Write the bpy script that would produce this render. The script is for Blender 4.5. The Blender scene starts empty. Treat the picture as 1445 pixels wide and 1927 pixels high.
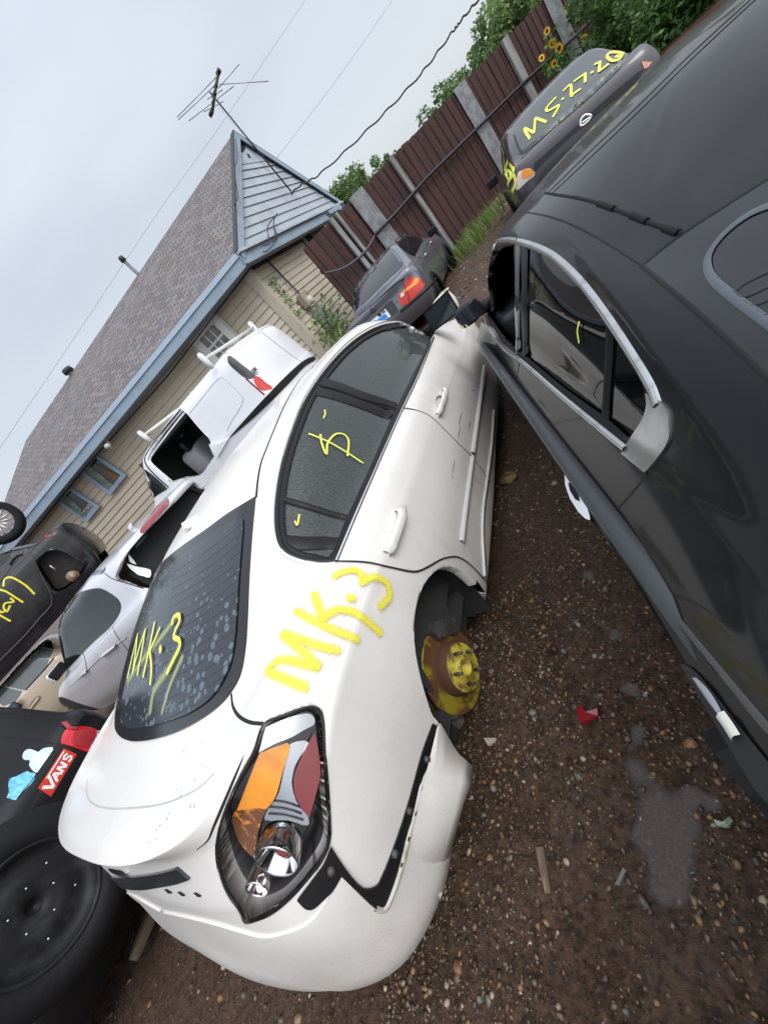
import bpy, bmesh, math, random
import numpy as np
from mathutils import Vector, Matrix, Euler, noise
from mathutils.bvhtree import BVHTree
from mathutils.geometry import delaunay_2d_cdt, intersect_point_line
random.seed(7); np.random.seed(7)
sc = bpy.context.scene
COL = sc.collection
# ------------------------------------------------------------------ camera
W, H, FPX, CAMH = 1445.0, 1927.0, 735.0, 1.36
CAM = Vector((0, 0, CAMH))
def basis(Vd, Vf):
    D = Vector((Vd[0]-W/2, -(Vd[1]-H/2), -FPX)).normalized()
    Y = Vector((Vf[0]-W/2, -(Vf[1]-H/2), -FPX)).normalized()
    Z = -D; Y = (Y-Z*Y.dot(Z)).normalized(); X = Y.cross(Z)
    return Matrix((X, Y, Z))                       # rows: local axes in camera coordinates
R0 = basis((1950, 2080), (955, 280))               # world
R1 = basis((2182, 2315), (955, 310))               # the slightly nose-down frame of the two near cars
cam_d = bpy.data.cameras.new('camera'); cam = bpy.data.objects.new('camera', cam_d); COL.objects.link(cam)
cam.matrix_world = Matrix.Translation(CAM) @ R0.to_4x4()
cam_d.sensor_fit = 'HORIZONTAL'; cam_d.sensor_width = 36; cam_d.lens = FPX/W*36
cam_d.clip_start = 0.02; cam_d.clip_end = 3000
sc.camera = cam
# ------------------------------------------------------------------ light
SUN_EL, SUN_AZ = math.radians(48), math.radians(105)
w = bpy.data.worlds.new('World'); sc.world = w; w.use_nodes = True
nt = w.node_tree; nt.nodes.clear()
wo = nt.nodes.new('ShaderNodeOutputWorld'); bg = nt.nodes.new('ShaderNodeBackground'); bg2 = nt.nodes.new('ShaderNodeBackground')
sky = nt.nodes.new('ShaderNodeTexSky'); sky.sky_type = 'NISHITA'; sky.sun_disc = False
sky.sun_elevation = SUN_EL; sky.sun_rotation = SUN_AZ; sky.dust_density = 4; sky.air_density = 1.3
tc = nt.nodes.new('ShaderNodeTexCoord'); ns = nt.nodes.new('ShaderNodeTexNoise'); ns.inputs['Scale'].default_value = 1.6
ns.inputs['Detail'].default_value = 4; ns.inputs['Roughness'].default_value = .45
sep = nt.nodes.new('ShaderNodeSeparateXYZ'); nt.links.new(tc.outputs['Generated'], sep.inputs[0])
mp = nt.nodes.new('ShaderNodeMapping'); mp.inputs['Scale'].default_value = (1, 1, 3.0)
nt.links.new(tc.outputs['Generated'], mp.inputs[0]); nt.links.new(mp.outputs[0], ns.inputs[0])
cr = nt.nodes.new('ShaderNodeValToRGB'); cr.color_ramp.elements[0].position = .36; cr.color_ramp.elements[1].position = .64
cr.color_ramp.elements[0].color = (.525, .56, .615, 1); cr.color_ramp.elements[1].color = (.66, .69, .735, 1)
nt.links.new(ns.outputs[0], cr.inputs[0]); nt.links.new(cr.outputs[0], bg2.inputs[0])
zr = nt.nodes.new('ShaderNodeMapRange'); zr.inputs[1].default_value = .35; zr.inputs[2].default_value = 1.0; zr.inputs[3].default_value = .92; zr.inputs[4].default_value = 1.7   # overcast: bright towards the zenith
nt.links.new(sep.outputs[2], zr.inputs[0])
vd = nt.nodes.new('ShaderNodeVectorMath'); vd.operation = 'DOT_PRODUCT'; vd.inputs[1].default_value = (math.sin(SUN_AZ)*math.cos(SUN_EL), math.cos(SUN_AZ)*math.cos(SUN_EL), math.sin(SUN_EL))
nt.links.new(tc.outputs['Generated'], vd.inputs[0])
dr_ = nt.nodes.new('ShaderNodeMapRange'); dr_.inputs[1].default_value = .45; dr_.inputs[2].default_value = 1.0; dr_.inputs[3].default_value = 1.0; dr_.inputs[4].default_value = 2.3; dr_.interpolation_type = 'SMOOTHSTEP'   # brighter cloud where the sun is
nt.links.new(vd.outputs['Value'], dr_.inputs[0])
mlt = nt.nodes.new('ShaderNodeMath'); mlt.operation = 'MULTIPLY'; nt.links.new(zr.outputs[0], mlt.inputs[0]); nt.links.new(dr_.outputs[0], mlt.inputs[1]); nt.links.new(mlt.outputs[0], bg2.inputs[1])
nt.links.new(sky.outputs[0], bg.inputs[0]); bg.inputs[1].default_value = .05
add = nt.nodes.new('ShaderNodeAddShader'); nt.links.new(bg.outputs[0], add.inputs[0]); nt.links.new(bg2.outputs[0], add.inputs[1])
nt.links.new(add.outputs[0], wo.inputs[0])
sd = bpy.data.lights.new('sun', 'SUN'); sun = bpy.data.objects.new('sun', sd); COL.objects.link(sun)
sd.energy = 1.0; sd.angle = math.radians(25); sd.color = (1, .97, .92)
# azimuth: sky rotation is measured clockwise from +Y
sdir = Vector((math.sin(SUN_AZ)*math.cos(SUN_EL), math.cos(SUN_AZ)*math.cos(SUN_EL), math.sin(SUN_EL)))
sun.rotation_euler = sdir.to_track_quat('Z', 'Y').to_euler()
sc.view_settings.view_transform = 'Standard'; sc.view_settings.look = 'None'
sc.view_settings.exposure = 0.0; sc.view_settings.gamma = 1
sc.cycles.max_bounces = 6; sc.cycles.transparent_max_bounces = 12
# ------------------------------------------------------------------ frames and pixels
def ray(p):
    v = R0 @ Vector((p[0]-W/2, -(p[1]-H/2), -FPX)); return v.normalized()
def project(P):
    c = R0.transposed() @ (P-CAM)
    if c.z > -1e-3: return None
    return (W/2+FPX*c.x/-c.z, H/2-FPX*c.y/-c.z)
class Frame:
    def __init__(s, M): s.M = M; s.I = M.inverted()
    def w(s, p): return s.M @ Vector(p)
    def hit(s, p, n, d):
        o = s.I @ CAM; v = s.I.to_3x3() @ ray(p); n = Vector(n)
        return o + v*((d-n.dot(o))/n.dot(v))
WORLD = Frame(Matrix.Identity(4))
F1 = Frame(Matrix.Translation(CAM) @ (R0 @ R1.transposed()).to_4x4() @ Matrix.Translation(-CAM))
def zrot(deg, at): return Matrix.Translation(Vector(at)) @ Matrix.Rotation(math.radians(deg), 4, 'Z')
def at_depth(p, D):
    v = R0 @ Vector(((p[0]-W/2)/FPX*D, -(p[1]-H/2)/FPX*D, -D)); return CAM+v
def at_z(p, z): return WORLD.hit(p, (0, 0, 1), z)
# ------------------------------------------------------------------ materials
MATS = {}
def mat(name, col=(.5, .5, .5), rough=.5, metal=0, coat=0, spec=.5, bump=None, vary=None, ior=1.45, coat_rough=.03):
    if name in MATS: return MATS[name]
    m = bpy.data.materials.new(name); m.use_nodes = True; n = m.node_tree; b = n.nodes['Principled BSDF']
    b.inputs['Base Color'].default_value = (*col, 1); b.inputs['Roughness'].default_value = rough
    b.inputs['Metallic'].default_value = metal; b.inputs['Coat Weight'].default_value = coat; b.inputs['Coat Roughness'].default_value = coat_rough
    b.inputs['Specular IOR Level'].default_value = spec; b.inputs['IOR'].default_value = ior
    tcn = n.nodes.new('ShaderNodeTexCoord')
    if vary:      # (scale, second colour, low, high [, stretch])
        t = n.nodes.new('ShaderNodeTexNoise'); t.inputs['Scale'].default_value = vary[0]; t.inputs['Detail'].default_value = 6; t.inputs['Roughness'].default_value = .6
        src = tcn.outputs['Object']
        if len(vary) > 4:
            mpn = n.nodes.new('ShaderNodeMapping'); mpn.inputs['Scale'].default_value = vary[4]; n.links.new(src, mpn.inputs[0]); src = mpn.outputs[0]
        n.links.new(src, t.inputs[0])
        r = n.nodes.new('ShaderNodeValToRGB'); r.color_ramp.elements[0].position = vary[2]; r.color_ramp.elements[1].position = vary[3]
        r.color_ramp.elements[0].color = (*col, 1); r.color_ramp.elements[1].color = (*vary[1], 1)
        n.links.new(t.outputs[0], r.inputs[0]); n.links.new(r.outputs[0], b.inputs['Base Color'])
    if bump:      # (scale, strength, distance)
        t = n.nodes.new('ShaderNodeTexNoise'); t.inputs['Scale'].default_value = bump[0]; t.inputs['Detail'].default_value = 5
        n.links.new(tcn.outputs['Object'], t.inputs[0])
        bp = n.nodes.new('ShaderNodeBump'); bp.inputs['Strength'].default_value = bump[1]; bp.inputs['Distance'].default_value = bump[2]
        n.links.new(t.outputs[0], bp.inputs['Height']); n.links.new(bp.outputs[0], b.inputs['Normal'])
    MATS[name] = m; return m
def glass_mat(name, tint=(.6, .65, .65), rough=.02, ior=1.52):
    m = bpy.data.materials.new(name); m.use_nodes = True; n = m.node_tree; n.nodes.clear()
    o = n.nodes.new('ShaderNodeOutputMaterial'); t = n.nodes.new('ShaderNodeBsdfTransparent'); t.inputs[0].default_value = (*tint, 1)
    g = n.nodes.new('ShaderNodeBsdfGlossy'); g.inputs['Roughness'].default_value = rough
    f = n.nodes.new('ShaderNodeFresnel'); f.inputs[0].default_value = ior
    mx = n.nodes.new('ShaderNodeMixShader'); n.links.new(f.outputs[0], mx.inputs[0]); n.links.new(t.outputs[0], mx.inputs[1]); n.links.new(g.outputs[0], mx.inputs[2])
    n.links.new(mx.outputs[0], o.inputs[0]); MATS[name] = m; return m
# ------------------------------------------------------------------ object helpers
def mesh_obj(name, V, F, m, parent=None, smooth=True, kind=None):
    me = bpy.data.meshes.new(name)
    off = Vector(parent.location) if parent else Vector((0, 0, 0))
    p = parent
    while p is not None and p.parent: p = p.parent; off += Vector(p.location)
    me.from_pydata([tuple(Vector(v)-off) for v in V], [], [tuple(f) for f in F]); me.validate(); me.update()
    o = bpy.data.objects.new(name, me); COL.objects.link(o)
    if m:
        for mm in (m if isinstance(m, (list, tuple)) else [m]): me.materials.append(mm)
    if smooth: me.polygons.foreach_set('use_smooth', [True]*len(me.polygons))
    if parent: o.parent = parent
    if kind: o['kind'] = kind
    return o
def thing(name, label, cat, loc, group=None):
    o = bpy.data.objects.new(name, None); COL.objects.link(o); o.empty_display_size = .1
    o.location = loc; o['label'] = label; o['category'] = cat
    if group: o['group'] = group
    return o
def tag(o, label, cat, group=None):
    o['label'] = label; o['category'] = cat
    if group: o['group'] = group
    return o
class MB:
    def __init__(s): s.V = []; s.F = []
    def add(s, V, F):
        n = len(s.V); s.V += [Vector(v) for v in V]; s.F += [tuple(i+n for i in f) for f in F]; return s
    def box(s, c, size, M=None, bevel=0):
        c = Vector(c); h = [x/2 for x in size]; V = []
        for i in (-1, 1):
            for j in (-1, 1):
                for k in (-1, 1):
                    p = Vector((i*h[0], j*h[1], k*h[2]))
                    V.append((M @ p if M else p)+c)
        return s.add(V, [(0, 1, 3, 2), (4, 6, 7, 5), (0, 4, 5, 1), (2, 3, 7, 6), (0, 2, 6, 4), (1, 5, 7, 3)])
    def quadbox(s, P, t):          # slab: 4 points, thickness vector
        P = [Vector(p) for p in P]; t = Vector(t); V = P+[p+t for p in P]
        return s.add(V, [(3, 2, 1, 0), (4, 5, 6, 7), (0, 1, 5, 4), (1, 2, 6, 5), (2, 3, 7, 6), (3, 0, 4, 7)])
    def tube(s, P, r, n=8, caps=True):
        P = [Vector(p) for p in P]; R = r if isinstance(r, (list, tuple)) else [r]*len(P); V = []; F = []
        up = None
        for i, p in enumerate(P):
            t = (P[min(i+1, len(P)-1)]-P[max(i-1, 0)]).normalized()
            if up is None: up = Vector((0, 0, 1)) if abs(t.z) < .9 else Vector((1, 0, 0))
            a = (up-t*up.dot(t)).normalized(); up = a; b = t.cross(a)
            for k in range(n):
                q = 2*math.pi*k/n; V.append(p+a*math.cos(q)*R[i]+b*math.sin(q)*R[i])
        for i in range(len(P)-1):
            for k in range(n): F.append((i*n+k, i*n+(k+1) % n, (i+1)*n+(k+1) % n, (i+1)*n+k))
        if caps: F.append(tuple(range(n-1, -1, -1))); F.append(tuple(range((len(P)-1)*n, len(P)*n)))
        return s.add(V, F)
    def lathe(s, c, axis, prof, n=40, close=False):   # prof: (along axis, radius)
        c = Vector(c); ax = Vector(axis).normalized(); a = ax.orthogonal().normalized(); b = ax.cross(a); V = []; F = []
        for (h, r) in prof:
            for k in range(n):
                q = 2*math.pi*k/n; V.append(c+ax*h+(a*math.cos(q)+b*math.sin(q))*r)
        for i in range(len(prof)-1):
            for k in range(n): F.append((i*n+k, i*n+(k+1) % n, (i+1)*n+(k+1) % n, (i+1)*n+k))
        return s.add(V, F)
    def obj(s, name, m, parent=None, smooth=False, kind=None): return mesh_obj(name, s.V, s.F, m, parent, smooth, kind)
def cr_curve(P, n=8, closed=False):
    """centripetal-ish Catmull-Rom through P (list of tuples)"""
    P = [np.array(p, float) for p in P]; N = len(P); out = []
    if N < 3 and not closed: return [tuple(P[0]+(P[-1]-P[0])*t/n) for t in range(n+1)]
    for i in range(N if closed else N-1):
        p1, p2 = P[i], P[(i+1) % N]
        p0 = P[i-1] if (closed or i > 0) else 2*p1-p2
        p3 = P[(i+2) % N] if (closed or i < N-2) else 2*p2-p1
        d = np.linalg.norm(p2-p1)+1e-9
        m1 = (p2-p0)*d/(np.linalg.norm(p2-p1)+np.linalg.norm(p1-p0)+1e-9)
        m2 = (p3-p1)*d/(np.linalg.norm(p3-p2)+np.linalg.norm(p2-p1)+1e-9)
        for k in range(n):
            t = k/n; t2 = t*t; t3 = t2*t
            out.append(tuple((2*t3-3*t2+1)*p1+(t3-2*t2+t)*m1+(-2*t3+3*t2)*p2+(t3-t2)*m2))
    if not closed: out.append(tuple(P[-1]))
    return out
def poly_px(P, n=6, corners=()):
    """closed pixel outline; indices in corners stay sharp"""
    if corners == 'all': return [tuple(map(float, p)) for p in P]
    if not corners: return cr_curve(P, n, True)
    N = len(P); cs = sorted(corners); out = []
    for a, b in zip(cs, cs[1:]+[cs[0]+N]):
        seg = [P[i % N] for i in range(a, b+1)]
        out += (cr_curve(seg, n)[:-1] if len(seg) > 2 else [seg[0]])
    return [tuple(map(float, p)) for p in out]
# ------------------------------------------------------------------ car hull from nested rings
class Hull:
    """half-body control grid G[ring][column] = (lateral>=0, along, up) in a frame whose x=0 is the car's centre plane"""
    def __init__(s, G, frame, n=10, creases=()):
        s.frame = frame; G = np.array(G, float); nr, nc, _ = G.shape
        cols = []
        ext = np.concatenate([G[:, 1:2]*[-1, 1, 1], G, G[:, -2:-1]*[-1, 1, 1]], 1)    # mirrored neighbours for a smooth centre line
        rows = []
        for i in range(nr):
            c = np.array(cr_curve(ext[i], n)); rows.append(c[n:-n])
        rows = np.array(rows); m = rows.shape[1]; fin = []
        for j in range(m):
            col = rows[:, j]; segs = [0]+sorted(creases)+[nr-1]; pts = []
            for a, b in zip(segs, segs[1:]):
                pts += cr_curve([tuple(x) for x in col[a:b+1]], n)[:(b-a)*n] if b-a >= 1 else []
            pts.append(tuple(col[-1])); fin.append(pts)
        A = np.array(fin); s.A = A                                            # [column][row]
        mm, kk = A.shape[:2]; V = []; idx = {}
        F = []
        for side in (1, -1):
            base = len(V); V += [frame.w((side*x, y, z)) for x, y, z in A.reshape(-1, 3)]
            for a in range(mm-1):
                for b in range(kk-1):
                    q = (base+a*kk+b, base+(a+1)*kk+b, base+(a+1)*kk+b+1, base+a*kk+b+1)
                    F.append(q if side == 1 else q[::-1])
        s.bm = bmesh.new()
        vs = [s.bm.verts.new(v) for v in V]
        for f in F:
            try: s.bm.faces.new([vs[i] for i in f])
            except ValueError: pass
        bmesh.ops.remove_doubles(s.bm, verts=s.bm.verts[:], dist=.0008)
        bmesh.ops.dissolve_degenerate(s.bm, edges=s.bm.edges[:], dist=.0005)
        bmesh.ops.recalc_face_normals(s.bm, faces=s.bm.faces[:])
        s.bm.verts.ensure_lookup_table(); s.bm.faces.ensure_lookup_table()
        c = s.frame.w((0, 1.5, .6)); s.centre = c
        # outward normals
        tot = sum((f.normal.dot(f.calc_center_median()-c)) * f.calc_area() for f in s.bm.faces)
        if tot < 0: bmesh.ops.reverse_faces(s.bm, faces=s.bm.faces[:])
        s.bm.normal_update(); s.bvh = BVHTree.FromBMesh(s.bm)
    def on(s, p, off=0.0, near=None):
        d = ray(p); h, nrm, i, t = s.bvh.ray_cast(CAM, d)
        if h is None:
            # nearest point to the ray
            best = None
            for k in range(60):
                q = CAM+d*(.3+k*.15); r = s.bvh.find_nearest(q)
                if best is None or r[3] < best[3]: best = r
            h, nrm = best[0], best[1]; t0 = (h-CAM).dot(d); st = .1
            for _ in range(14):
                for k in (-1, 1):
                    r = s.bvh.find_nearest(CAM+d*(t0+k*st))
                    if r[3] < best[3]: best = r; t0 += k*st; break
                st *= .6
            h, nrm = best[0], best[1]
        return h+nrm*off, nrm
    def cut(s, poly, rim=.03, mirror=False, tol=.04):
        """open a hole with the pixel outline poly in the visible side (and in the mirrored one)"""
        P = np.array(poly)
        for T in ((lambda v: v), s.mirror)[:2 if mirror else 1]: s._cut(P, rim, T, tol)
    def _cut(s, P, rim, T, tol):
        bm = s.bm; inside = set(); x0, y0 = P.min(0)-1; x1, y1 = P.max(0)+1
        def inp(q):
            x, y = q; c = False; j = len(P)-1
            for i in range(len(P)):
                xi, yi = P[i]; xj, yj = P[j]
                if (yi > y) != (yj > y) and x < (xj-xi)*(y-yi)/(yj-yi)+xi: c = not c
                j = i
            return c
        for v in bm.verts:
            co = T(v.co); q = project(co)
            if q is None or not (x0 < q[0] < x1 and y0 < q[1] < y1): continue
            if not inp(q): continue
            h = s.bvh.ray_cast(CAM, ray(q))[0]
            if h is None or (h-co).length > tol: continue
            inside.add(v)
        dele = []; move = set()
        for f in {f for v in inside for f in v.link_faces}:
            n = sum(v in inside for v in f.verts)
            if n == len(f.verts): dele.append(f)
            else: move |= {v for v in f.verts if v in inside}
        for v in move:
            q = np.array(project(T(v.co))); best = None
            for i in range(len(P)):
                a, b = P[i-1], P[i]; ab = b-a; t = np.clip(((q-a)@ab)/(ab@ab+1e-9), 0, 1); c = a+ab*t; dd = np.sum((c-q)**2)
                if best is None or dd < best[0]: best = (dd, c)
            h = s.bvh.ray_cast(CAM, ray(best[1]))[0]
            if h is not None and (h-T(v.co)).length < .15: v.co = T(h)
        bmesh.ops.delete(bm, geom=dele, context='FACES')
        edge = [e for e in bm.edges if e.is_boundary and all(v in move for v in e.verts)]
        if rim:
            for f in bm.faces: f.normal_update()
            nv = {}
            for e in edge:
                for v in e.verts:
                    r = s.bvh.find_nearest(T(v.co)); nn = T(T(v.co)+r[1])-v.co
                    nv[v] = nn
            new = {v: bm.verts.new(v.co-nn*rim) for v, nn in nv.items()}
            for e in edge:
                a_, b_ = e.verts
                try: bm.faces.new((a_, b_, new[b_], new[a_]))
                except ValueError: pass
        bm.verts.ensure_lookup_table(); bm.faces.ensure_lookup_table()
    def obj(s, name, m, parent, smooth_angle=None):
        me = bpy.data.meshes.new(name); bm = s.bm.copy()
        bmesh.ops.translate(bm, verts=bm.verts[:], vec=-Vector(parent.location))
        bm.to_mesh(me); bm.free(); me.materials.append(m)
        me.polygons.foreach_set('use_smooth', [True]*len(me.polygons))
        o = bpy.data.objects.new(name, me); COL.objects.link(o); o.parent = parent
        return o
    def mirror(s, P): q = s.frame.I @ P; q.x = -q.x; return s.frame.M @ q
    def patch(s, poly, off, m, name, parent, step=None, thick=.006, mirror=False, bulge=0, skip=False):
        P = [Vector(p) for p in poly]; xs = [p.x for p in P]; ys = [p.y for p in P]
        step = step or max(3.0, math.sqrt((max(xs)-min(xs))*(max(ys)-min(ys)))/22)
        pts = list(P); n = len(P)
        # resample the outline
        dense = []
        for i in range(n):
            a, b = P[i], P[(i+1) % n]; k = max(1, int((b-a).length/step))
            dense += [a.lerp(b, t/k) for t in range(k)]
        pts = list(dense); nb = len(pts)
        y = min(ys)+step/2; row = 0
        def inside(q):
            c = False; j = nb-1
            for i in range(nb):
                if (dense[i].y > q.y) != (dense[j].y > q.y) and q.x < (dense[j].x-dense[i].x)*(q.y-dense[i].y)/(dense[j].y-dense[i].y)+dense[i].x: c = not c
                j = i
            return c
        while y < max(ys):
            x = min(xs)+(step/2 if row % 2 else 0)
            while x < max(xs):
                q = Vector((x, y))
                if inside(q) and min((q-d).length for d in dense) > step*.45: pts.append(q)
                x += step
            y += step*.87; row += 1
        vs, es, fs, ov, oe, of = delaunay_2d_cdt(pts, [(i, (i+1) % nb) for i in range(nb)], [list(range(nb))], 1, 1e-4)
        V = []; N = []
        dist = lambda q: min((q-d).length for d in dense)
        hitc = [s.bvh.ray_cast(CAM, ray(q))[0] is not None for q in vs]; good = [q for q, g in zip(vs, hitc) if g]
        bad = {i for i, g in enumerate(hitc) if not g}
        for iq, q in enumerate(vs):
            if not hitc[iq] and good:              # slide back to the outline of the body
                a_ = min(good, key=lambda g: (g-q).length_squared); lo, hi = a_.copy(), Vector(q)
                for _ in range(9):
                    md = (lo+hi)/2
                    if s.bvh.ray_cast(CAM, ray(md))[0] is not None: lo = md
                    else: hi = md
                q = lo
            h, nn = s.on(q, 0)
            o_ = off+(bulge*(1-math.exp(-dist(q)/(step*2.5))) if bulge else 0)
            V.append(h+nn*o_); N.append(nn)
        F = []
        for f in fs:
            nn = (V[f[1]]-V[f[0]]).cross(V[f[2]]-V[f[0]]); F.append(tuple(f) if nn.dot(N[f[0]]) > 0 else tuple(f)[::-1])
        if skip:
            F = [f for f in F if not all(i in bad for i in f)]
        # rim: boundary edges pushed back
        cnt = {}
        for f in F:
            for a, b in zip(f, f[1:]+f[:1]): cnt[(a, b)] = 1
        bd = [(a, b) for (a, b) in cnt if (b, a) not in cnt]
        rim = {}
        if skip: bd = [(a, b) for a, b in bd if a not in bad and b not in bad]
        if thick:
            for a, b in bd:                       # the rim has its own vertices, so its edge stays crisp
                for k in (a, b):
                    if k not in rim: rim[k] = len(V); V.append(V[k].copy()); V.append(V[k]-N[k]*thick)
            for a, b in bd: F.append((rim[b], rim[a], rim[a]+1, rim[b]+1))
        o = mesh_obj(name, V, F, m, parent)
        fix_normals(o)
        if mirror:
            o2 = mesh_obj(name, [s.mirror(v) for v in V], [f[::-1] for f in F], m, parent); fix_normals(o2)
        return o
    def seam(s, pts, wd, off, m, name, parent, n=8, mirror=False, hgt=.002, taper=False, closed=False, straight=False):
        c = ([tuple(map(float, p)) for p in pts] if straight else cr_curve(pts, n, closed)); V = []; F = []
        HN = [s.on(p) for p in c]; L = len(HN)
        for i, (h, nn) in enumerate(HN):
            if closed: t = HN[(i+1) % L][0]-HN[i-1][0]
            else: t = HN[min(i+1, L-1)][0]-HN[max(i-1, 0)][0]
            if t.length < 1e-6: t = Vector((0, 0, 1))
            sd_ = t.normalized().cross(nn).normalized()
            ww = wd[i] if isinstance(wd, list) else wd
            if taper: ww *= max(.15, math.sin(math.pi*(i+.5)/L))
            for a, b in ((-1, -.6), (-.5, 1), (.5, 1), (1, -.6)): V.append(h+sd_*(ww/2*a)+nn*(off+hgt*b))
        for i in range(L if closed else L-1):
            j = (i+1) % L
            for k in range(3): F.append((i*4+k+1, i*4+k, j*4+k, j*4+k+1))
        o = mesh_obj(name, V, F, m, parent); fix_normals(o)
        if mirror:
            o2 = mesh_obj(name, [s.mirror(v) for v in V], [f[::-1] for f in F], m, parent); fix_normals(o2)
        return o
    def spray(s, strokes, wd, off, m, name, parent, n=8):
        """paint strokes with a soft overspray edge: attribute 'edge' runs 0 (middle) to 1 (border)"""
        V = []; F = []; E = []
        for st in strokes:
            ww = wd
            if isinstance(st, dict): ww = st['w']; st = st['p']
            c = cr_curve(st, n) if len(st) > 1 else st; HN = [s.on(p) for p in c]; L = len(HN)
            T = [(HN[min(i+1, L-1)][0]-HN[max(i-1, 0)][0]).normalized() for i in range(L)]
            # round ends
            HN = [(HN[0][0]-T[0]*ww/2, HN[0][1])]+HN+[(HN[-1][0]+T[-1]*ww/2, HN[-1][1])]; T = [T[0]]+T+[T[-1]]
            base = len(V)
            for i, (h, nn) in enumerate(HN):
                sd_ = T[i].cross(nn).normalized(); end = i in (0, len(HN)-1)
                for a in (-1, -.5, 0, .5, 1):
                    P = h+sd_*(ww*a*(.75 if end else 1)); r = s.bvh.find_nearest(P)
                    q = r[0]; nq = r[1]
                    V.append(q+nq*off); E.append(1.0 if end else abs(a))
            for i in range(len(HN)-1):
                for k in range(4): F.append((base+i*5+k, base+i*5+k+1, base+i*5+k+6, base+i*5+k+5))
            off += .0004
        o = mesh_obj(name, V, F, m, parent); a = o.data.attributes.new('edge', 'FLOAT', 'POINT'); a.data.foreach_set('value', E)
        return o
def fix_normals(o):
    pass
def film_glass(name, tint, film, amt):
    """wet, tinted glass: see-through, lightened by a thin uneven film of colour"""
    m = glass_mat(name, tint, .04, 1.45); n = m.node_tree; mx = [x for x in n.nodes if x.type == 'MIX_SHADER'][0]; tr = [x for x in n.nodes if x.type == 'BSDF_TRANSPARENT'][0]
    d = n.nodes.new('ShaderNodeBsdfDiffuse'); d.inputs[0].default_value = (*film, 1); t = n.nodes.new('ShaderNodeTexNoise'); t.inputs['Scale'].default_value = 140; t.inputs['Detail'].default_value = 3
    tcn = n.nodes.new('ShaderNodeTexCoord'); n.links.new(tcn.outputs['Object'], t.inputs[0]); r = n.nodes.new('ShaderNodeMapRange'); r.inputs[1].default_value = .35; r.inputs[2].default_value = .7; r.inputs[3].default_value = amt*.6; r.inputs[4].default_value = amt*1.3
    n.links.new(t.outputs[0], r.inputs[0]); m2 = n.nodes.new('ShaderNodeMixShader'); n.links.new(r.outputs[0], m2.inputs[0]); n.links.new(tr.outputs[0], m2.inputs[1]); n.links.new(d.outputs[0], m2.inputs[2]); n.links.new(m2.outputs[0], mx.inputs[1]); return m
def spray_mat(name, col, soft=.55, grain=400, strength=1.0):
    m = bpy.data.materials.new(name); m.use_nodes = True; n = m.node_tree; b = n.nodes['Principled BSDF']
    b.inputs['Base Color'].default_value = (*col, 1); b.inputs['Roughness'].default_value = .6
    at = n.nodes.new('ShaderNodeAttribute'); at.attribute_name = 'edge'
    t = n.nodes.new('ShaderNodeTexNoise'); t.inputs['Scale'].default_value = grain; t.inputs['Detail'].default_value = 2
    tcn = n.nodes.new('ShaderNodeTexCoord'); n.links.new(tcn.outputs['Object'], t.inputs[0])
    ad = n.nodes.new('ShaderNodeMath'); ad.operation = 'MULTIPLY_ADD'; ad.inputs[1].default_value = .9; n.links.new(t.outputs[0], ad.inputs[0]); n.links.new(at.outputs['Fac'], ad.inputs[2])
    r = n.nodes.new('ShaderNodeMapRange'); r.inputs[1].default_value = soft+.40; r.inputs[2].default_value = soft+.85; r.inputs[3].default_value = strength; r.inputs[4].default_value = 0
    n.links.new(ad.outputs[0], r.inputs[0]); n.links.new(r.outputs[0], b.inputs['Alpha'])
    MATS[name] = m; return m
# ================================================================== GROUND
def vnoise(x, y, seed=0):
    xi = np.floor(x).astype(int); yi = np.floor(y).astype(int); xf = x-xi; yf = y-yi
    def h(a, b):
        n = (a*374761393+b*668265263+seed*982451653) & 0x7fffffff; n = (n ^ (n >> 13))*1274126177 & 0x7fffffff; return ((n ^ (n >> 16)) & 0xffff)/65535.0
    u = xf*xf*(3-2*xf); v = yf*yf*(3-2*yf)
    return (h(xi, yi)*(1-u)+h(xi+1, yi)*u)*(1-v)+(h(xi, yi+1)*(1-u)+h(xi+1, yi+1)*u)*v
PUD = [at_z(p, 0) for p in ((1100,1075),(1150,1190),(1180,1290),(1195,1380),(1200,1450),(1235,1530),(1285,1545),(1260,1620),(1250,1680),(1300,1490),(1345,1520),(1205,1575))]
PR = [.045,.05,.045,.045,.05,.06,.045,.055,.05,.035,.03,.035]
def ground_z(x, y, dips=True):
    x = np.asarray(x, float); y = np.asarray(y, float)
    z = .030*(vnoise(x*1.3, y*1.3, 1)-.5)+.018*(vnoise(x*4, y*4, 2)-.5)
    if dips: z = z+.013*(vnoise(x*13, y*13, 3)-.5)+.007*(vnoise(x*34, y*34, 4)-.5)+.005*(vnoise(x*80, y*80, 5)-.5)
    near = np.exp(-((x+.3)**2+(y-1.5)**2)/40)
    if dips:
        for P, r in zip(PUD, PR): z = z-.020*np.exp(-((x-P.x)**2+(y-P.y)**2)/(2*(r*.72)**2))
    z = z-.05*np.exp(-((y-3.2)**2)/3.0-((x+.8)**2)/6.0)
    q = -.643*x+.766*y; z = z+.02*np.maximum(0, q-6)
    return z
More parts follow.
